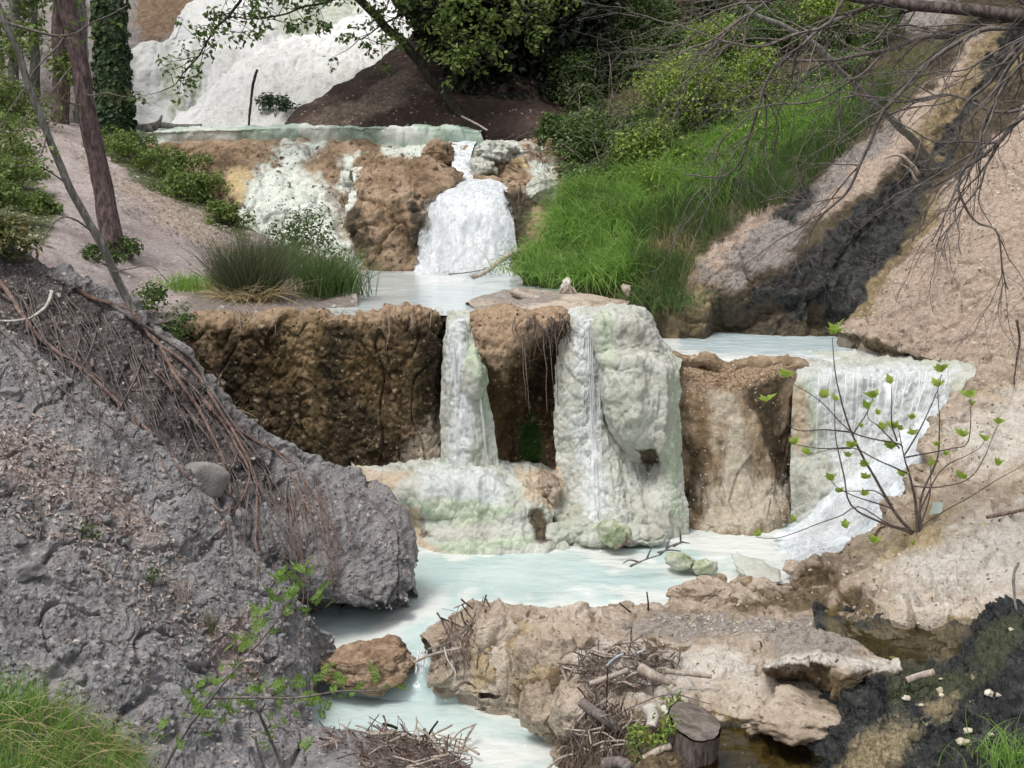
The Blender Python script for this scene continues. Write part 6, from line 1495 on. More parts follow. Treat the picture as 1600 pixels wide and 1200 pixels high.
# ---- ash sapling in the left foreground
ab = W(255, 1215, 6.3)
h, _ = hit(262, 1215); D1 = 6.4
ash = empty('ash_sapling', W(250, 1230, D1), 'thin ash sapling with feathery green leaves in the left foreground', 'sapling')
st = [[(240, 1240, D1), (268, 1180, D1), (300, 1130, D1), (335, 1085, D1 - .05), (372, 1040, D1 - .05), (420, 985, D1), (450, 945, D1), (468, 920, D1)],
      [(330, 1092, D1), (380, 1092, D1 - .1), (440, 1090, D1 - .1), (520, 1082, D1 - .1), (575, 1082, D1 - .1), (604, 1076, D1 - .1)],
      [(455, 1240, D1 + .6), (430, 1170, D1 + .6), (405, 1115, D1 + .5), (398, 1100, D1 + .5)], [(420, 1240, D1 + .6), (408, 1190, D1 + .6), (400, 1150, D1 + .6)]]
for k, s in enumerate(st):
    tubes('stem', [(pxline(s, 24, .006, 140 + k), np.linspace(.008 if k < 2 else .011, .0025 if k < 2 else .007, 24))], M_twig, ash, 6)
def pinnate():
    VV, FF = [], []
    def lf(b, d, L, w_):
        d = np.array(d, float); d /= np.linalg.norm(d); s = np.array([-d[1], d[0], 0]); n = len(VV)
        VV.extend([b, b + d * L * .3 + s * w_, b + d * L * .65 + s * w_ * .8, b + d * L - np.array([0, 0, .12 * L]), b + d * L * .65 - s * w_ * .8, b + d * L * .3 - s * w_, b + d * L * .5 - np.array([0, 0, .05])])
        FF.extend([(n, n + 1, n + 6), (n + 1, n + 2, n + 6), (n + 2, n + 3, n + 6), (n + 3, n + 4, n + 6), (n + 4, n + 5, n + 6), (n + 5, n, n + 6)])
    for k in range(4):
        y = .25 + .17 * k; b = np.array([0, y, -.2 * y * y]); L = .42 - .04 * abs(k - 1.5)
        lf(b, (1, .75, 0), L, .075); lf(b, (-1, .75, 0), L, .075)
    lf(np.array([0, .92, -.17]), (0, 1, 0), .42, .08)
    n = len(VV); VV.extend([np.array([-.008, 0, 0]), np.array([.008, 0, 0]), np.array([.005, .95, -.18]), np.array([-.005, .95, -.18])]); FF.append((n, n + 1, n + 2)); FF.append((n, n + 2, n + 3))
    return np.array(VV), np.array(FF)
pv, pf = pinnate()
pm = bpy.data.meshes.new('leaf'); pm.from_pydata(pv.tolist(), [], pf.tolist()); pm.materials.append(M_ash)
al = [(430, 905), (478, 920), (492, 938), (440, 948), (462, 928), (410, 985), (425, 930), (470, 905), (480, 955), (405, 965), (312, 1080), (330, 1068), (338, 1108), (380, 1098), (418, 1092), (445, 1085), (525, 1070), (543, 1082), (588, 1072), (500, 1098), (478, 1060), (512, 1112), (310, 1100), (345, 1060), (400, 1075), (430, 1110), (470, 1090), (360, 1110), (370, 1030), (395, 1000),
      (395, 1110), (300, 1130), (350, 1130), (460, 1115), (425, 1135), (240, 1150), (410, 1160), (460, 1170), (270, 1165), (330, 1150)]
for (px, py) in al:
    far = py > 1100
    for j in range(5 if not far else 3):
        o = bpy.data.objects.new('leaf', pm)
        s = .045 + .04 * rng.random()
        o.location = W(px + rng.normal() * 11, py + rng.normal() * 10, D1 + (rng.random() - .5) * .2)
        o.rotation_euler = (.5 + .8 * rng.random(), rng.normal() * .5, rng.random() * 6.28); o.scale = (s, s, s)
        link(o, ash)

# ================================================================ ROOTS ON THE EARTH BANK
rm = empty('root_mass', W(200, 560, 10.9), 'reddish tree roots spilling down the grey earth bank', 'roots')
def surf_line(pts, n, off=.03, amp=.012, s=0):
    Q = []
    pts = np.array(pts, float)
    pts = _cr(pts[:, None, :], _even(pts[:, None, :], n))[:, 0] if len(pts) > 2 else pts
    for (px, py) in pts:
        h, nn = hit(px, py); Q.append(h + (CAM - h) / np.linalg.norm(CAM - h) * off)
    Q = np.array(Q)
    # keep the line near the bank: no jumps in depth
    y = Q[:, 1]; med = np.interp(np.arange(len(y)), [0, len(y) - 1], [np.median(y[:3]), np.median(y[-3:])])
    for i in range(len(y)):
        if abs(y[i] - med[i]) > 1.0: Q[i] = W(pts[i][0], pts[i][1], med[i])
    Q[1:-1] = (Q[:-2] + Q[1:-1] * 2 + Q[2:]) / 4
    return wob(cr_line(Q, n), amp, 5, s)
big = [ ([(250, 555), (300, 605), (345, 655), (372, 700), (390, 745), (372, 790), (352, 815), (345, 835)], .018, .008), ([(330, 640), (400, 690), (455, 720), (500, 790), (535, 860)], .009, .004), ([(560, 770), (590, 790), (620, 830)], .006, .003), ([(215, 560), (270, 610), (330, 690), (365, 740)], .014, .006), ([(415, 690), (470, 735), (490, 790), (520, 850), (528, 900), (532, 960)], .008, .004),
 ([(-20, 425), (0, 440), (21, 471), (70, 537), (140, 586), (175, 621), (224, 667), (266, 709), (290, 740), (315, 765), (343, 800)], .028, .012),
 ([(120, 452), (140, 464), (210, 488), (238, 530), (273, 555), (308, 586), (329, 618), (357, 660), (385, 709), (399, 744), (402, 800), (400, 850), (402, 900)], .026, .008),
 ([(200, 492), (250, 540), (276, 590), (301, 625), (322, 660), (343, 702), (353, 737), (360, 765), (357, 820), (362, 850)], .026, .009),
 ([(310, 620), (350, 660), (388, 681), (434, 709), (455, 744), (483, 800), (510, 860), (525, 940)], .014, .005),
 ([(-10, 500), (0, 513), (52, 562), (115, 625), (175, 667), (217, 702)], .016, .006), ([(189, 611), (231, 609), (273, 602)], .010, .006),
 ([(170, 475), (210, 500), (300, 560), (330, 610), (370, 670), (410, 720)], .03, .010), ([(385, 745), (370, 790), (350, 800), (340, 815)], .008, .004),
 ([(245, 705), (255, 730), (270, 750)], .008, .004), ([(175, 622), (180, 650), (185, 670)], .012, .006), ([(60, 540), (110, 560), (165, 600), (200, 650)], .014, .006), ([(0, 460), (40, 490), (90, 560), (120, 600)], .014, .008)]
for k, (p, a, b) in enumerate(big):
    L = surf_line(p, 40, .035, .010, 200 + k)
    tubes('root', [(L, np.linspace(a, b, 40) * .72 * (1 + .2 * vnoise(L * 9, 3)))], M_rootgrey if k in (9, 10, 11, 14, 15, 16) else M_root, rm, 8)
L = []
for _ in range(150):
    x = rng.random() * 470; y0 = np.interp(x, [0, 90, 180, 250, 310, 370, 440, 520], [402, 432, 482, 535, 595, 665, 718, 738]) + 12 + rng.random() ** 1.3 * 150
    ln = 40 + 110 * rng.random(); dx = (.15 + .55 * rng.random()) * ln * (1 if rng.random() < .85 else -.6)
    p = [(x, y0), (x + dx * .35, y0 + ln * .33), (x + dx * .75, y0 + ln * .66), (x + dx, y0 + ln)]
    L.append((surf_line(p, 10, .03 + .03 * rng.random(), .015, int(x)), np.linspace(.0065, .002, 10) * (.6 + .8 * rng.random())))
o = tubes('rootlets', L, M_rootgrey, rm, 4); o['kind'] = 'stuff'
L = []
for _ in range(18):      # roots hanging down before the dark undercut
    x = 430 + 110 * rng.random(); y0 = 735 + 60 * rng.random(); ln = 110 + 110 * rng.random()
    p = [(x, y0), (x + 12, y0 + ln * .4), (x + 16 + 8 * rng.random(), y0 + ln * .75), (x + 14 + 14 * rng.random(), y0 + ln)]
    L.append((surf_line(p, 12, .05, .01, int(x)), np.linspace(.005, .002, 12)))
o = tubes('hanging_rootlets', L, M_root, rm, 4); o['kind'] = 'stuff'
wr = surf_line([(0, 503), (35, 502), (63, 485), (78, 470), (82, 456)], 20, .07, .012, 3)
tag(tubes('bleached_root', [(wr, np.linspace(.010, .015, 20))], M_bleached, None, 7), 'bleached white root curling over the left end of the bank', 'root')
# dead pale grass blades sticking out beside the wall
h, _ = hit(372, 640)
sg = empty('dead_grass_tuft', h, 'tuft of dead pale stalks at the lower left edge of the brown wall', 'grass clump')
k = 46; Pq = h + rng.normal(size=(k, 3)) * np.array([.07, .05, .04]); dirs = np.array([.8, -.3, .25]) + rng.normal(size=(k, 3)) * .25; dirs /= np.linalg.norm(dirs, axis=1, keepdims=True)
blades('blades', Pq, dirs, .34, .006, M_dry, sg, bend=.5, seg=4)
# rootlets over the travertine overhang
rr_ = empty('root_fringe', W(865, 500, 13.8), 'fringe of thin pale roots hanging over the travertine overhang', 'roots')
L = []
for _ in range(46):
    x = 832 + 58 * rng.random(); y0 = 490 + 16 * rng.random(); ln = 20 + 60 * rng.random() ** 2
    if rng.random() < .3: x = 805 + 30 * rng.random()
    p0, _n0 = hit(x, y0); f = np.array([0, -.05 - .05 * rng.random(), 0])
    q = [p0 + f, p0 + f + np.array([rng.normal() * .03, -.04, -ln * .0025]), p0 + f + np.array([rng.normal() * .06, -.02, -ln * .0062])]
    L.append((wob(cr_line(q, 9), .015, 6, int(x)), np.linspace(.006, .0025, 9)))
for (x, y0, ln) in [(815, 520, 100), (820, 530, 110), (850, 510, 130), (858, 520, 90), (866, 510, 120)]:
    p0, _n0 = hit(x, y0); f = np.array([0, -.08, 0])
    L.append((wob(cr_line([p0 + f, p0 + f + np.array([.02, -.03, -ln * .003]), p0 + f + np.array([.04, 0, -ln * .0066])], 14), .02, 5, x), np.linspace(.007, .003, 14)))
o = tubes('rootlets', L, M_debris, rr_, 4); o['kind'] = 'stuff'

wf = empty('root_fringe', hit(560, 490)[0], 'few thin rootlets and dry stalks along the rim of the broad brown wall', 'roots')
L = []
for (x, ln) in [(375, 60), (381, 90), (386, 95), (392, 50), (470, 30), (598, 34), (607, 52), (640, 24), (520, 26), (430, 40), (556, 18), (670, 30)]:
    p0, _n0 = hit(x, 492); f = np.array([0, -.05, 0])
    L.append((wob(cr_line([p0 + f + UP * .04, p0 + f + np.array([.02, -.05, -ln * .003]), p0 + f + np.array([.03 * math.sin(x), -.03, -ln * .0062])], 12), .03, 6, int(x)), np.linspace(.006, .0025, 12)))
tubes('rootlets', L, M_drift, wf, 4)['kind'] = 'stuff'
Pq = np.array([hit(320 + 380 * rng.random(), 489)[0] for _ in range(130)]); dirs = rnd_unit(130) * .6 + UP * .8
blades('stalks', Pq, dirs, .10, .005, M_dry, wf, bend=.9, seg=3)
# ================================================================ STONES AND DRIFTWOOD
def stone(label, px, py, size, m, seed, cat='stone', group=None, sink=.25, name='stone', d=None, **kw):
    h = W(px, py, d) if d else hit(px, py)[0] + np.array([0, size[1] * .1, 0])
    h = h + np.array([0, 0, size[2] * (.5 - sink)]) * (0 if d else 1)
    o = rock(name, h, size, m, seed, **kw); return tag(o, label, cat, group)
V, F = rock_arrays(W(572, 1040, 10.1), (.74, .56, .40), 19, 6, 6, .16, (.1, .0, .2), fine=.07)
C_ = W(572, 1040, 10.1); q_ = V - C_
q_[:, 2] *= .62 + .38 * sstep(-.36, .12, q_[:, 0]); q_ = q_ * (1 + .16 * blocks(V, 4.5, 5) + .06 * cracks(V, 5, 6))[:, None]
tag(mesh_np('boulder', C_ + q_, F, M_boulder), 'rusty brown boulder in the water between the two milky pools', 'boulder')
stone('angular grey brown rock caught among the roots on the bank', 322, 752, (.42, .34, .34), M_stone, 23, 'rock', name='rock', sub=4, cuts=12, rough=.06, d=10.7, rot=(.2, .5, .4))
stone('small dark cobble on the earth bank beside a green sprout', 245, 912, (.11, .09, .09), M_stone, 25, sub=3)
stone('brown flat stone lying in the pale water by the foot of the foam', 1243, 888, (.3, .22, .14), M_tan, 27, d=11.95, sub=4, rough=.16)
stone('mossy green slime covered rock at the right end of the lower pool', 1062, 876, (.34, .25, .15), M_moss, 29, 'rock', d=12.15, name='rock', sub=4, rough=.2, cuts=2)
stone('second green slime rock nearer the small inlet', 1100, 884, (.24, .22, .15), M_moss, 31, 'rock', d=12.05, name='rock', sub=4, rough=.2, cuts=2)
stone('pale green crust rock standing before the white cascade', 960, 832, (.34, .3, .30), M_moss, 33, 'rock', d=12.75, name='rock', sub=4, rough=.16, cuts=2)
stone('low pale greenish stone shelf in front of the inlet', 1180, 890, (.6, .3, .08), M_white, 35, 'rock', d=11.9, name='rock', sub=4, rough=.22, cuts=2)
stone('tan boulder on the ledge behind the gravel hollow', 1115, 925, (.40, .34, .22), M_tan, 37, 'boulder', d=11.2, name='boulder', sub=4, rough=.12)
stone('pale slab leaning on the tan boulder by the gravel hollow', 1138, 955, (.34, .2, .12), M_drift, 39, 'rock', d=10.75, name='rock', sub=4, cuts=9, rough=.06, rot=(0, -.45, .1))
stone('round brown stone at the water edge behind the tan boulder', 1126, 905, (.11, .1, .1), M_stain, 41, d=11.5, sub=3)
stone('lumpy brown stone beside the inlet behind the ledge', 1168, 908, (.15, .12, .1), M_stain, 42, d=11.5, sub=3)
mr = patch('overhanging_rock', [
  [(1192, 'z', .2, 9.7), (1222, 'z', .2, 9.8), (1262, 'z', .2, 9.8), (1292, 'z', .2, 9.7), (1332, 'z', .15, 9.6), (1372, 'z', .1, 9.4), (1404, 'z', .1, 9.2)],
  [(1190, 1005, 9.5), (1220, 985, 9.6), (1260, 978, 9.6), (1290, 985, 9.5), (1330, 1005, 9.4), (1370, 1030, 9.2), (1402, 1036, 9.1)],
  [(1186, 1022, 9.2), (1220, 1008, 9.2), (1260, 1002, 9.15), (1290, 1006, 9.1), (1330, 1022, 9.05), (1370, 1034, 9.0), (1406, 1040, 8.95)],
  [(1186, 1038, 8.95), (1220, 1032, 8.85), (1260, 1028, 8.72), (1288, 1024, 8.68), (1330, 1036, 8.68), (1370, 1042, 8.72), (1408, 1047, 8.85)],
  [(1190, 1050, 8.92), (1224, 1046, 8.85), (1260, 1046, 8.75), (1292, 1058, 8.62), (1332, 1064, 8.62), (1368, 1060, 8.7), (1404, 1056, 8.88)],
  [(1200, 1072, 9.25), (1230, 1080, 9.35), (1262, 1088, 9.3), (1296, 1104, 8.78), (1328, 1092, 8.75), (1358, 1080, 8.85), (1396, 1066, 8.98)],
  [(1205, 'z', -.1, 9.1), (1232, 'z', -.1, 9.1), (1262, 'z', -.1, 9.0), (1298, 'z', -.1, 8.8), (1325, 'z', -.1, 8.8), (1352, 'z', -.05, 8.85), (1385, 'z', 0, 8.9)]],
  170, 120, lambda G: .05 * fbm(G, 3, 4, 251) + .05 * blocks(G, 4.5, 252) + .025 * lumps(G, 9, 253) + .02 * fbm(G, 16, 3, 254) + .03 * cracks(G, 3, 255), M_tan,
  [('m_pale', [(1184, 1026), (1290, 1012), (1406, 1034), (1406, 1050), (1290, 1036), (1186, 1046)], 8), ('m_dark', [(1185, 1046), (1285, 1040), (1300, 1115), (1195, 1115)], 8), ('m_ochre', [(1285, 1050), (1400, 1056), (1340, 1110), (1290, 1100)], 10), ('m_grey', [(1200, 975), (1330, 985), (1340, 1020), (1200, 1020)], 14)], register=False)  # m_dark paints the overhang's shade onto its underside
tag(mr, 'big rock with pale crusted top overhanging the clear pool', 'rock')
pbm = empty('pale_boulder', W(1240, 1115, 8.65), 'smooth cream boulder half in the clear pool under the overhanging rock', 'boulder')
V, F = rock_arrays(W(1243, 1122, 8.62), (.62, .6, .26), 261, 5, 6, .2, (0, .08, .1), fine=.07)
V = V + (V - V.mean(0)) * (.2 * blocks(V, 5, 3) + .15 * fbm(V, 7, 4, 4))[:, None]
mesh_np('boulder_body', V, F, M_tan, pbm, attrs={'m_ochre': (1 - sstep(.02, .10, V[:, 2])) * .8})
for k, (px, py, s) in enumerate([(1470, 1082, .085), (1472, 1088, .05), (1416, 1093, .065), (1545, 1086, .08), (1512, 1145, .075), (1502, 1162, .085), (1440, 1103, .04), (1394, 1030, .06), (1512, 1160, .06), (1470, 1062, .035), (1560, 1088, .05), (1548, 1150, .05), (1580, 985, .05)]):
    lbs = ['largest pale pebble on the black seep', 'small pale pebble touching the largest pale pebble', 'cream pebble left of the pair on the black seep', 'cream stone at the right on the black seep', 'upper of two pale stones low on the black seep', 'lower of two pale stones low on the black seep',
           'tiny cream pebble just under the left cream pebble', 'white chip at the end of the crusted rock spur', 'pale chip squeezed against the lower pale stone', 'tiny pale chip right of the driftwood stick', 'small pale chip next to the right hand cream stone', 'pale pebble near the lower right grass tuft', 'pale pebble high on the dark seep below the bank']
    stone(lbs[k], px, py, (s * .9, s * .75, s * .55), M_palestone, 270 + k, group='pale pebbles on the black seep', sub=3, sink=.3, rough=.22, cuts=10, name='pebble')
for k, (px, py, s, lb) in enumerate([(45, 900, .22, 'large grey clod near the left edge of the earth slope'), (25, 850, .16, 'grey clod just above the large clod at the left edge'), (165, 815, .12, 'grey clod among dead leaves just above the small grass sprout'), (15, 620, .2, 'grey stone block at the left edge high on the earth slope'), (110, 705, .1, 'flat pinkish slab among the dead leaves high on the earth slope'), (420, 1100, .1, 'grey clod beside the feathery sapling branch low on the slope')]):
    stone(lb, px, py, (s, s * .8, s * .6), M_clod if k != 4 else M_drift, 300 + k, 'clod', None, .35, 'clod', sub=4, cuts=9, rough=.14)
def scatter_rocks(name, surf, poly, n, smin, smax, mats, sub=1):
    P, N = scatter(SURF[surf], n, poly)
    for mi, m in enumerate(mats):
        VV, FF = [], []; o_ = 0
        V0, F0 = ico(sub)
        for p in P[mi::len(mats)]:
            s = smin + (smax - smin) * rng.random() ** 2.5
            v = V0 * (1 + .35 * (rng.random((len(V0), 1)) - .5)) * s * np.array([1, .8, .55 + .3 * rng.random()])
            a = rng.random() * 6.28; c_, s_ = math.cos(a), math.sin(a)
            v = v @ np.array([[c_, -s_, 0], [s_, c_, 0], [0, 0, 1]]); VV.append(v + p); FF.append(F0 + o_); o_ += len(V0)
        o = mesh_np(name, np.concatenate(VV), np.concatenate(FF), m, None, False); o['kind'] = 'stuff'
scatter_rocks('slope_rubble', 'earth_slope', None, 3400, .006, .038, [M_clod, M_stone, M_clod, M_clod])
scatter_rocks('bank_rubble', 'root_bank', None, 1300, .006, .03, [M_clod, M_stone])
scatter_rocks('path_gravel', 'path', [(-20, 220), (120, 240), (350, 360), (470, 400), (470, 480), (200, 480), (-20, 420)], 700, .008, .025, [M_stone, M_palestone])
scatter_rocks('ledge_gravel', 'travertine_ledge', [(990, 960), (1120, 962), (1290, 972), (1290, 1000), (1100, 990)], 900, .005, .018, [M_stone, M_clod, M_palestone])
scatter_rocks('slope_chips', 'hillside', [(1330, 500), (1440, 380), (1600, 190), (1640, 250), (1640, 600), (1480, 570)], 900, .006, .028, [M_tan, M_palestone])
scatter_rocks('bank_chips', 'sandy_bank', None, 1100, .005, .025, [M_tan, M_palestone, M_tan])
# dead leaves on the grey slope and the path
for nm, sf, n, poly in [('leaf_litter', 'earth_slope', 1500, [(-60, 600), (60, 640), (180, 740), (280, 850), (300, 960), (420, 1010), (410, 1070), (300, 1040), (100, 850), (-60, 800)]), ('leaf_litter', 'earth_slope', 700, None), ('leaf_litter', 'root_bank', 300, None), ('leaf_litter', 'path', 900, [(100, 230), (200, 280), (330, 330), (430, 400), (330, 400), (180, 330)])]:
    P, N = scatter(SURF[sf], n, poly)
    leaves(nm, P + N * .012, N, .042, M_litter, None, 'stuff', jitter=.3, fold=.35)
# sticks, logs, stakes
def log(label, pts, r0, r1, m, name='driftwood', cat='driftwood', group=None, amp=.01, s=0, sides=8):
    P = pxline(pts, 26, amp, s); r0, r1 = r0 * .8, r1 * .8
    return tag(tubes(name, [(P, np.linspace(r0, r1, 26) * (1 + .08 * vnoise(P * 8, s)))], m, None, sides, rough=min(.3 * max(r0, r1), .012)), label, cat, group)
log('bent wooden post standing in front of the white slope', [(389, 202, 22.4), (391, 170, 22.4), (394, 140, 22.4), (398, 122, 22.4), (401, 110, 22.35)], .022, .03, M_darkbark, 'post', 'post', amp=.02)
lg = empty('fallen_log', W(260, 205, 22.3), 'dark fallen log with a stub at the foot of the white hill', 'log')
tubes('stem', [(pxline([(205, 203, 22.6), (240, 198, 22.4), (280, 196, 22.4), (318, 195, 22.5)], 18, .03), np.linspace(.07, .03, 18))], M_greybark, lg, 8)
tubes('stub', [(pxline([(240, 200, 22.3), (249, 190, 22.2), (253, 180, 22.2)], 8), np.linspace(.06, .015, 8)), (pxline([(225, 205, 22.2), (232, 198, 22.2), (236, 203, 22.1)], 8), np.linspace(.05, .04, 8))], M_greybark, lg, 7)
log('curved pale driftwood branch resting in the upper pool', [(738, 434, 17.4), (760, 424, 17.5), (780, 408, 17.6), (800, 396, 17.8), (815, 392, 18.0)], .035, .05, M_drift)
log('thin forked stick lying in the water beside the curved driftwood', [(700, 428, 17.6), (740, 424, 17.6), (790, 412, 17.7), (812, 405, 17.8)], .010, .006, M_twig, 'stick', 'stick')
log('thin dark stick lying on the upper pool by the grass clump', [(545, 432, 16.6), (560, 428, 16.6), (578, 436, 16.5)], .008, .005, M_twig, 'stick', 'stick')
ms = patch('mud_bar', [[(720, 'z', 1.9, 15.6), (800, 'z', 1.9, 16.4), (880, 'z', 1.9, 16.4), (990, 'z', 1.9, 16.2)], [(728, 470, 15.2), (800, 452, 15.9), (880, 455, 15.9), (985, 470, 15.6)], [(740, 480, 14.9), (800, 468, 15.2), (880, 470, 15.0), (975, 480, 14.9)],
   [(740, 488, 14.6), (800, 482, 14.5), (880, 480, 14.3), (965, 487, 14.3)], [(740, 'z', 1.8, 14.3), (800, 'z', 1.8, 14.2), (880, 'z', 1.8, 14.1), (965, 'z', 1.8, 14.1)]], 140, 50, lambda G: .05 * fbm(G, 2.5, 4, 321) + .025 * fbm(G, 9, 3, 322), M_tan, [('m_grey', [(720, 440), (880, 450), (850, 475), (740, 480)], 14)])
ms['kind'] = 'structure'
log('smooth pinkish log half buried in the mud bar', [(800, 455, 15.4), (820, 462, 15.3), (845, 468, 15.1)], .06, .05, M_drift, 'log', 'log')
rk = empty('driftwood', W(885, 440, 15.7), 'knobbly bleached root stump on the mud bar below the grass', 'driftwood')
c = W(885, 445, 15.7)
V, F = rock_arrays(c, (.11, .1, .13), 331, 4, 3, .35); mesh_np('stub', V, F, M_bleached, rk)
tubes('root', [(cr_line([c, c + np.array([dx, -.02, -.05]), c + np.array([dx * 1.5, -.03, -.11])], 8), np.linspace(.026, .012, 8)) for dx in (-.06, .04, .08, -.02)], M_drift, rk, 6)
rk2 = rock('driftwood', W(978, 452, 15.9), (.10, .1, .15), M_drift, 335, rough=.3); tag(rk2, 'twisted pale root knot at the corner of the grass bank', 'driftwood')
log('thin pale branch lying across the upper terrace end', [(722, 182, 21.9), (740, 190, 21.7), (762, 204, 21.4)], .02, .015, M_drift, 'stick', 'stick')
L = []
for _ in range(60):
    px = 790 + 90 * rng.random(); py = 205 + 110 * rng.random(); h, n = hit(px, py); t = rnd_unit(1)[0]; t[2] = -abs(t[2]) * .8
    L.append((wob(cr_line([h + n * .03, h + n * .06 + t * .15, h + n * .03 + t * .34], 7), .03), np.linspace(.008, .004, 7)))
tt = empty('twig_tangle', hit(835, 260)[0], 'tangle of dead twigs on the right end of the upper terrace', 'twigs')
tubes('twigs', L, M_debris, tt, 4)['kind'] = 'stuff'

# ---- flood debris on the ledge
def debris(name, label, poly, n, ln, r, m, up=.03, dirb=None, kids=()):
    h0 = hit(np.mean([p[0] for p in poly]), np.mean([p[1] for p in poly]))[0]
    root = empty(name, h0, label, 'debris')
    L = []; L2 = []; pa = np.array(poly, float); lo, hi = pa.min(0), pa.max(0)
    while len(L) < n:
        x, y = lo + (hi - lo) * rng.random(2)
        if poly_sd(np.array([x]), np.array([y]), poly)[0] < 0: continue
        h, nn = hit(x, y); h = h + np.array([0, -.3, 1]) * up * rng.random() ** 1.5
        d = rnd_unit(1)[0]; d[2] *= .55
        if dirb is not None: d = d * .7 + np.asarray(dirb) * (1 if rng.random() < .8 else -1)
        d /= np.linalg.norm(d); l = ln * (.4 + 1.0 * rng.random())
        L.append((wob(cr_line([h - d * l * .5, h + rnd_unit(1)[0] * .02, h + d * l * .5], 6), .018, 7, len(L)), np.linspace(1, .5, 6) * r * (.35 + 1.5 * rng.random() ** 2.5)))
    for _ in range(n // 14):
        x, y = lo + (hi - lo) * rng.random(2); h, nn = hit(x, y); h = h + np.array([0, -.3, 1]) * up * (.4 + .7 * rng.random())
        d = rnd_unit(1)[0]; d[2] *= .45; d /= np.linalg.norm(d); l = ln * (.6 + 1.1 * rng.random())
        L2.append((wob(cr_line([h - d * l * .5, h + rnd_unit(1)[0] * .03, h + d * l * .5], 7), .02, 7, len(L2)), np.linspace(1, .6, 7) * r * (1.1 + 1.1 * rng.random())))
    o = tubes('sticks', L2, M_drift, root, 6, rough=.004); o['kind'] = 'stuff'
    for q, mm in enumerate([m, M_debris, M_root]):
        o = tubes('twigs', L[q::3], mm, root, 4); o['kind'] = 'stuff'
    return root
debris('debris_pile', 'heap of dark flood twigs against the front of the tan ledge', [(875, 1050), (920, 1030), (1010, 1020), (1060, 1040), (1020, 1075), (950, 1090), (900, 1090)], 330, .20, .0055, M_debris, .13)
debris('debris_pile', 'fibrous root debris hanging beside the bottom milky pool', [(875, 1120), (930, 1110), (985, 1130), (975, 1200), (880, 1215)], 420, .22, .005, M_debris, .14, (0, -.25, -.9))
debris('debris_pile', 'mound of thin twigs at the bottom edge of the milky pool', [(600, 1145), (650, 1150), (700, 1175), (735, 1210), (560, 1215), (560, 1180)], 360, .22, .005, M_debris, .10, (.6, -.2, -.3))
debris('debris_pile', 'twigs draped over the left end of the tan ledge', [(690, 980), (745, 945), (775, 955), (760, 1000), (720, 1060), (690, 1040)], 70, .26, .006, M_debris, .06, (.4, -.2, -.7))
debris('debris_pile', 'scattered twigs and bark on the shore beside the earth slope', [(500, 1140), (545, 1140), (560, 1170), (500, 1180)], 50, .16, .005, M_debris, .04)
log('pale driftwood stick lying on the twig heap', [(918, 1070, 8.9), (950, 1058, 8.95), (980, 1045, 9.0)], .024, .022, M_drift, 'stick', 'driftwood')
log('straight pale branch with a broken end on the ledge', [(1040, 1050, 9.05), (1075, 1053, 9.05), (1110, 1056, 9.05)], .022, .020, M_drift, 'stick', 'driftwood')
log('thick weathered log end sticking out of the root debris', [(908, 1098, 8.6), (935, 1115, 8.5), (965, 1140, 8.5)], .045, .04, M_rootgrey, 'log', 'log')
log('thick bleached branch stub below the straight pale branch', [(1000, 1045, 9.0), (1022, 1056, 8.95), (1048, 1068, 8.95)], .05, .035, M_drift, 'log', 'log')
log('bleached wood chunk between the debris and the stump', [(1014, 1105, 8.5), (1020, 1120, 8.45), (1018, 1136, 8.4)], .055, .045, M_bleached, 'log', 'log')
log('small bleached stub leaning on the bleached chunk', [(1036, 1105, 8.45), (1044, 1116, 8.4)], .03, .028, M_bleached, 'log', 'log')
log('cut grey stick poking out at the bottom beside green sprouts', [(1005, 1185, 8.1), (1030, 1172, 8.1), (1050, 1165, 8.1)], .03, .03, M_drift, 'log', 'log')
log('grey root stub at the bottom edge under the root debris', [(940, 1195, 8.0), (965, 1190, 8.0), (985, 1200, 7.9)], .05, .045, M_rootgrey, 'log', 'log')
log('long thin branch lying from the stump to the twig heap', [(950, 1125, 8.55), (1000, 1100, 8.6), (1050, 1085, 8.6), (1110, 1100, 8.55)], .007, .004, M_twig, 'stick', 'stick')
log('pale twig curling over the left end of the ledge', [(745, 990, 10.0), (770, 975, 10.1), (800, 955, 10.3)], .008, .006, M_bleached, 'stick', 'stick')
log('dark branch reaching from the ledge over the rapids', [(670, 1015, 9.95), (700, 1005, 9.95), (735, 975, 10.0), (745, 950, 10.1)], .012, .008, M_twig, 'stick', 'stick')
log('grey stick pointing down to the small cascade', [(648, 1034, 10.0), (680, 1022, 9.9), (720, 1012, 9.85)], .013, .010, M_drift, 'stick', 'stick')
log('white root dangling over the face of the ledge', [(695, 1010, 9.85), (700, 1030, 9.8), (712, 1050, 9.75), (708, 1072, 9.75)], .008, .006, M_bleached, 'root', 'root')
log('upright black twig standing on the rim of the lower pool', [(1012, 962, 10.6), (1012, 940, 10.6), (1010, 925, 10.6)], .010, .007, M_darkbark, 'stick', 'stick')
log('short dark twig leaning beside a log on the rim of the pool', [(985, 958, 10.5), (976, 950, 10.5), (968, 942, 10.5)], .009, .006, M_darkbark, 'stick', 'stick')
log('brown log lying along the rim of the lower pool', [(938, 957, 10.55), (970, 958, 10.55), (1008, 961, 10.6)], .035, .03, M_drift, 'log', 'log')
log('brown rounded log at the rim left of the longer log', [(895, 955, 10.5), (915, 952, 10.5), (935, 957, 10.5)], .035, .035, M_drift, 'log', 'log')
log('thin dark stake standing upright in the twig heap', [(948, 1110, 8.75), (948, 1080, 8.75), (949, 1042, 8.8)], .007, .007, M_darkbark, 'stake', 'stake')
log('bent blue grey metal strip on top of the twig heap', [(948, 1040, 8.85), (960, 1028, 8.85), (975, 1020, 8.85)], .012, .012, M_metal, 'metal_strip', 'scrap', sides=4)
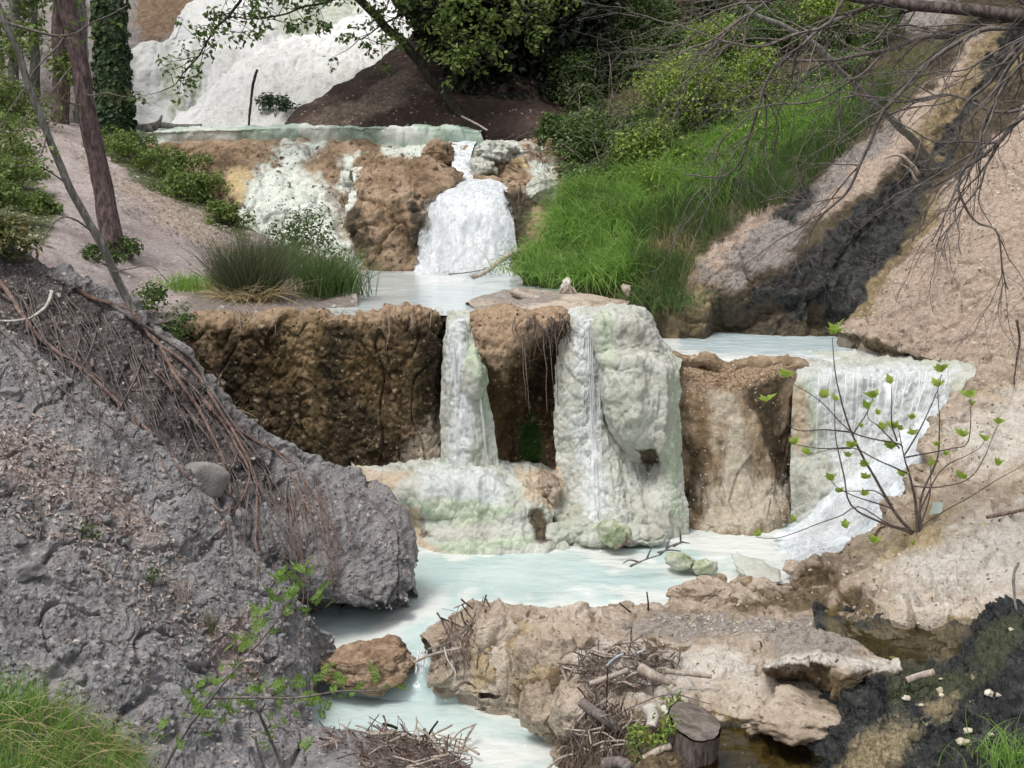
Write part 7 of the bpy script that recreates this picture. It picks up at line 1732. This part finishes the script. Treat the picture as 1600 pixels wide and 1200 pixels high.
log('second grey strip scrap next to the bent strip', [(996, 1020, 9.0), (1010, 1015, 9.0)], .014, .012, M_metal, 'metal_strip', 'scrap', sides=4)
log('pale driftwood stick lying on the black seep', [(1416, 1063, 8.65), (1440, 1056, 8.65), (1462, 1050, 8.65)], .028, .034, M_drift, 'driftwood', 'driftwood')
log('bare twig rising from the mud at the bottom pool', [(566, 1150, 8.9), (580, 1130, 8.9), (592, 1115, 8.9)], .007, .004, M_twig, 'stick', 'stick')
log('thick dark hooked twig standing in the bottom twig mound', [(666, 1158, 8.6), (672, 1142, 8.6), (684, 1125, 8.6)], .010, .008, M_darkbark, 'stick', 'stick')
log('dark twig stub lying on the left of the bottom twig mound', [(598, 1130, 8.9), (610, 1133, 8.9), (622, 1138, 8.9)], .012, .012, M_darkbark, 'stick', 'stick')
log('curving grey twig at the right edge of the near bank', [(1592, 880, 9.7), (1586, 900, 9.5), (1588, 950, 9.4), (1600, 985, 9.3)], .014, .010, M_greybark, 'branch', 'branch')
log('dark curved twig rising at the right edge above the bank', [(1588, 500, 11.5), (1592, 540, 11.6), (1584, 600, 11.7)], .014, .008, M_twig, 'branch', 'branch')
log('brown branch lying on the near bank at the right edge', [(1540, 808, 10.9), (1570, 803, 10.9), (1610, 795, 10.9)], .02, .02, M_root, 'branch', 'branch')
log('bent brown branch fallen in front of the brown wall', [(455, 738, 13.0), (480, 728, 13.1), (510, 722, 13.2)], .012, .006, M_root, 'stick', 'stick')
tg = []
for k, (a, b) in enumerate([((985, 885), (1030, 865)), ((1030, 865), (1070, 845)), ((1030, 865), (1065, 862)), ((1050, 855), (1075, 850)), ((1010, 872), (1020, 852)), ((1000, 880), (975, 880)), ((1040, 858), (1048, 840)), ((1065, 845), (1058, 825))]):
    tg.append((pxline([(a[0], a[1], 12.0), ((a[0] + b[0]) / 2, (a[1] + b[1]) / 2 - 3, 11.95), (b[0], b[1], 12.05)], 8, .02, k), np.linspace(.010, .005, 8)))
tag(tubes('branch', tg, M_twig, None, 5), 'dead forked branch lying in the shallow inlet of the lower pool', 'branch')
tag(tubes('branch', [(pxline([(960, 858, 12.5), (975, 845, 12.5), (978, 832, 12.5)], 8, .02), np.linspace(.02, .012, 8)), (pxline([(968, 850, 12.5), (985, 846, 12.5), (995, 850, 12.5)], 8, .02), np.linspace(.015, .006, 8))], M_debris, None, 6), 'stubby grey branch stump before the white cascade', 'branch')
# stump
sc0 = hit(1085, 1175)[0]
SD = 8.25
top = W(1085, 1128, SD)
stp = empty('tree_stump', np.array([top[0], top[1], -.1]), 'sawn grey tree stump with a flat cut top standing by the clear pool', 'stump')
n = 40; a = np.linspace(0, 2 * np.pi, n, endpoint=False)
prof = 1 + .05 * np.sin(3 * a + 1) + .03 * np.sin(7 * a) + .02 * np.sin(13 * a)
tilt = np.array([[1, 0, 0], [0, 1, 0], [-.28, -.30, 1]]).T
VV = []
for t in np.linspace(0, 1, 14):
    r = (.165 + .02 * t ** 2) * prof * (1 + .03 * fbm(np.stack([np.cos(a), np.sin(a), np.full(n, t * 2)], 1), 2.5, 3, 5))
    ring = np.stack([np.cos(a) * r, np.sin(a) * r, np.zeros(n)], 1)
    ring[:, 2] = (-.25 * ring[:, 0] + .34 * ring[:, 1]) * (1 - t)
    VV.append(top + ring + np.array([-.05 * t, 0, -.34 * t]))
VV = np.concatenate(VV); idx = np.arange(14 * n).reshape(14, n); nx = np.roll(idx, -1, 1)
FF = np.stack([idx[:-1], idx[1:], nx[1:], nx[:-1]], -1).reshape(-1, 4)
mesh_np('bark', VV, FF, M_stumpside, stp)
rr = np.concatenate([[0], np.linspace(.2, 1, 8)]); VV = [top + np.array([0, 0, .004])]
for q in rr[1:]:
    ring = np.stack([np.cos(a) * .155 * prof * q, np.sin(a) * .155 * prof * q, np.zeros(n)], 1); ring[:, 2] = -.25 * ring[:, 0] + .34 * ring[:, 1] + .006 * fbm(ring, 12, 3, 8) + .003
    VV.append(top + ring)
VV = np.concatenate([np.atleast_2d(v) for v in VV]); FF = []
for i in range(n): FF.append((0, 1 + i, 1 + (i + 1) % n, 1 + (i + 1) % n))
F2 = [(1 + (k - 1) * n + i, 1 + k * n + i, 1 + k * n + (i + 1) % n, 1 + (k - 1) * n + (i + 1) % n) for k in range(1, 8) for i in range(n)]
me = bpy.data.meshes.new('cut_face'); me.from_pydata(VV.tolist(), [], [f[:3] for f in FF] + F2); me.materials.append(M_stumptop); me.update()
link(bpy.data.objects.new('cut_face', me), stp)
for px, py, lb in [(1045, 1165, 'small green sprout in front of the sawn stump'), (1000, 1185, 'little leafy sprout below the flood debris'), (1052, 1105, 'tiny green sprout behind the left side of the stump')]:
    h, n_ = hit(px, py)
    bush('sprout', lb, h, .22, .22 if py > 1110 else .12, 150 if py > 1110 else 60, .035, M_yellow, nclump=8, cat='sprout', stems=5)
for px, py, lb in [(140, 842, 'small grass sprout high on the grey earth slope'), (238, 915, 'green sprout beside a dark cobble on the earth slope')]:
    h, n_ = hit(px, py); bush('sprout', lb, h, .14, .12, 70, .03, M_shrub, nclump=6, cat='sprout')
# dry weed stalks on the slope
for px, py, lb in [(285, 940, 'reddish dry weed stalk on the grey earth slope'), (330, 990, 'grey dry weed lower on the grey earth slope')]:
    h, n_ = hit(px, py); k = 60
    r = empty('dry_weed', h, lb, 'weed')
    Pq = h + rng.normal(size=(k, 3)) * np.array([.025, .02, .02]); dirs = UP + rng.normal(size=(k, 3)) * .22; dirs /= np.linalg.norm(dirs, axis=1, keepdims=True)
    blades('stalks', Pq, dirs, .22, .004, M_rush if py > 950 else M_litter, r, bend=.3, seg=3)
# card litter at the foot of the sapling
h, _ = hit(1458, 800)
V = np.array([(-.05, 0, -.05), (.05, .01, -.04), (.06, .02, .04), (-.02, .015, .05), (-.05, .012, -.05), (.05, .022, -.04), (.06, .032, .04), (-.02, .027, .05)]) + h + np.array([0, -.08, .05])
tag(mesh_np('card', V, np.array([(0, 1, 2, 3), (7, 6, 5, 4), (0, 4, 5, 1), (1, 5, 6, 2), (2, 6, 7, 3), (3, 7, 4, 0)]), M_paper, None, False), 'scrap of pale green card behind the foot of the lime leaved sapling', 'litter')

# ---- thin water strands on the falls
def strands(parent, lines, m, w0=.008):
    o = tubes('water_strands', [(wob(cr_line(np.array(q), 12), .012, 5, i), np.linspace(w0, w0 * .5, 12) * (.4 + 1.1 * rng.random())) for i, q in enumerate(lines)], m, parent, 4); o['kind'] = 'stuff'
L = []
for _ in range(22):
    t = rng.random() ** .8; px = 1280 + 205 * t; d = 13.95 - .4 * t - .02
    yb = np.interp(px, [1280, 1360, 1420, 1490], [770, 740, 690, 625]) - 10
    L.append([W(px, 576, d - .05), W(px - 1, 600, d - .22), W(px - 4 - 8 * t, (600 + yb) / 2, d - .32 - .12 * t), W(px - 8 - 14 * t, yb, d - .36 - .2 * t)])
strands(rf, L, M_strand, .007)
L = []
for _ in range(6):
    px = 925 + rng.normal() * 5
    L.append([W(px, 500, 13.85), W(px, 560, 13.70), W(px + 4, 680, 13.55), W(px + 8 + rng.normal() * 3, 800, 13.12), W(px + 6 + rng.normal() * 12, 845, 12.85)])
strands(wc, L, M_strand, .008)
L = []
for _ in range(5):
    px = 718 + rng.normal() * 8; L.append([W(px, 500, 14.0), W(px + 1, 520, 13.88), W(px + 4, 600, 13.66), W(px + 10 + rng.normal() * 8, 735, 13.54)])
strands(r1, L, M_strand, .007)
# small cascade beside the rusty boulder
L = []
for _ in range(18):
    px = 648 + 36 * rng.random(); L.append([W(px, 1018, 10.15), W(px, 1030, 10.05), W(px + rng.normal() * 2, 1052, 9.95)])
sc_ = empty('small_cascade', W(665, 1040, 10), 'little cascade of water beside the rusty boulder', 'waterfall')
strands(sc_, L, M_strand, .008)
# spray drops at the foot of the falls
V0 = np.array([(1, 0, 0), (-1, 0, 0), (0, 1, 0), (0, -1, 0), (0, 0, 1), (0, 0, -1)], float); F0 = np.array([(0, 2, 4), (2, 1, 4), (1, 3, 4), (3, 0, 4), (2, 0, 5), (1, 2, 5), (3, 1, 5), (0, 3, 5)]); VV, FF = [], []; o_ = 0
for (px, py, d, sx, sy, n) in [(1290, 800, 12.8, 55, 32, 1100), (730, 400, 18.6, 55, 18, 500), (930, 835, 12.75, 20, 18, 160), (1380, 735, 12.9, 40, 36, 500)]:
    for _ in range(n):
        c = W(px + rng.normal() * sx, py + rng.normal() * sy, d - .1 * rng.random()); s = .0025 + .006 * rng.random() ** 3
        VV.append(V0 * s + c); FF.append(F0 + o_); o_ += len(V0)
o = mesh_np('spray', np.concatenate(VV), np.concatenate(FF), M_strand, None); o['kind'] = 'stuff'
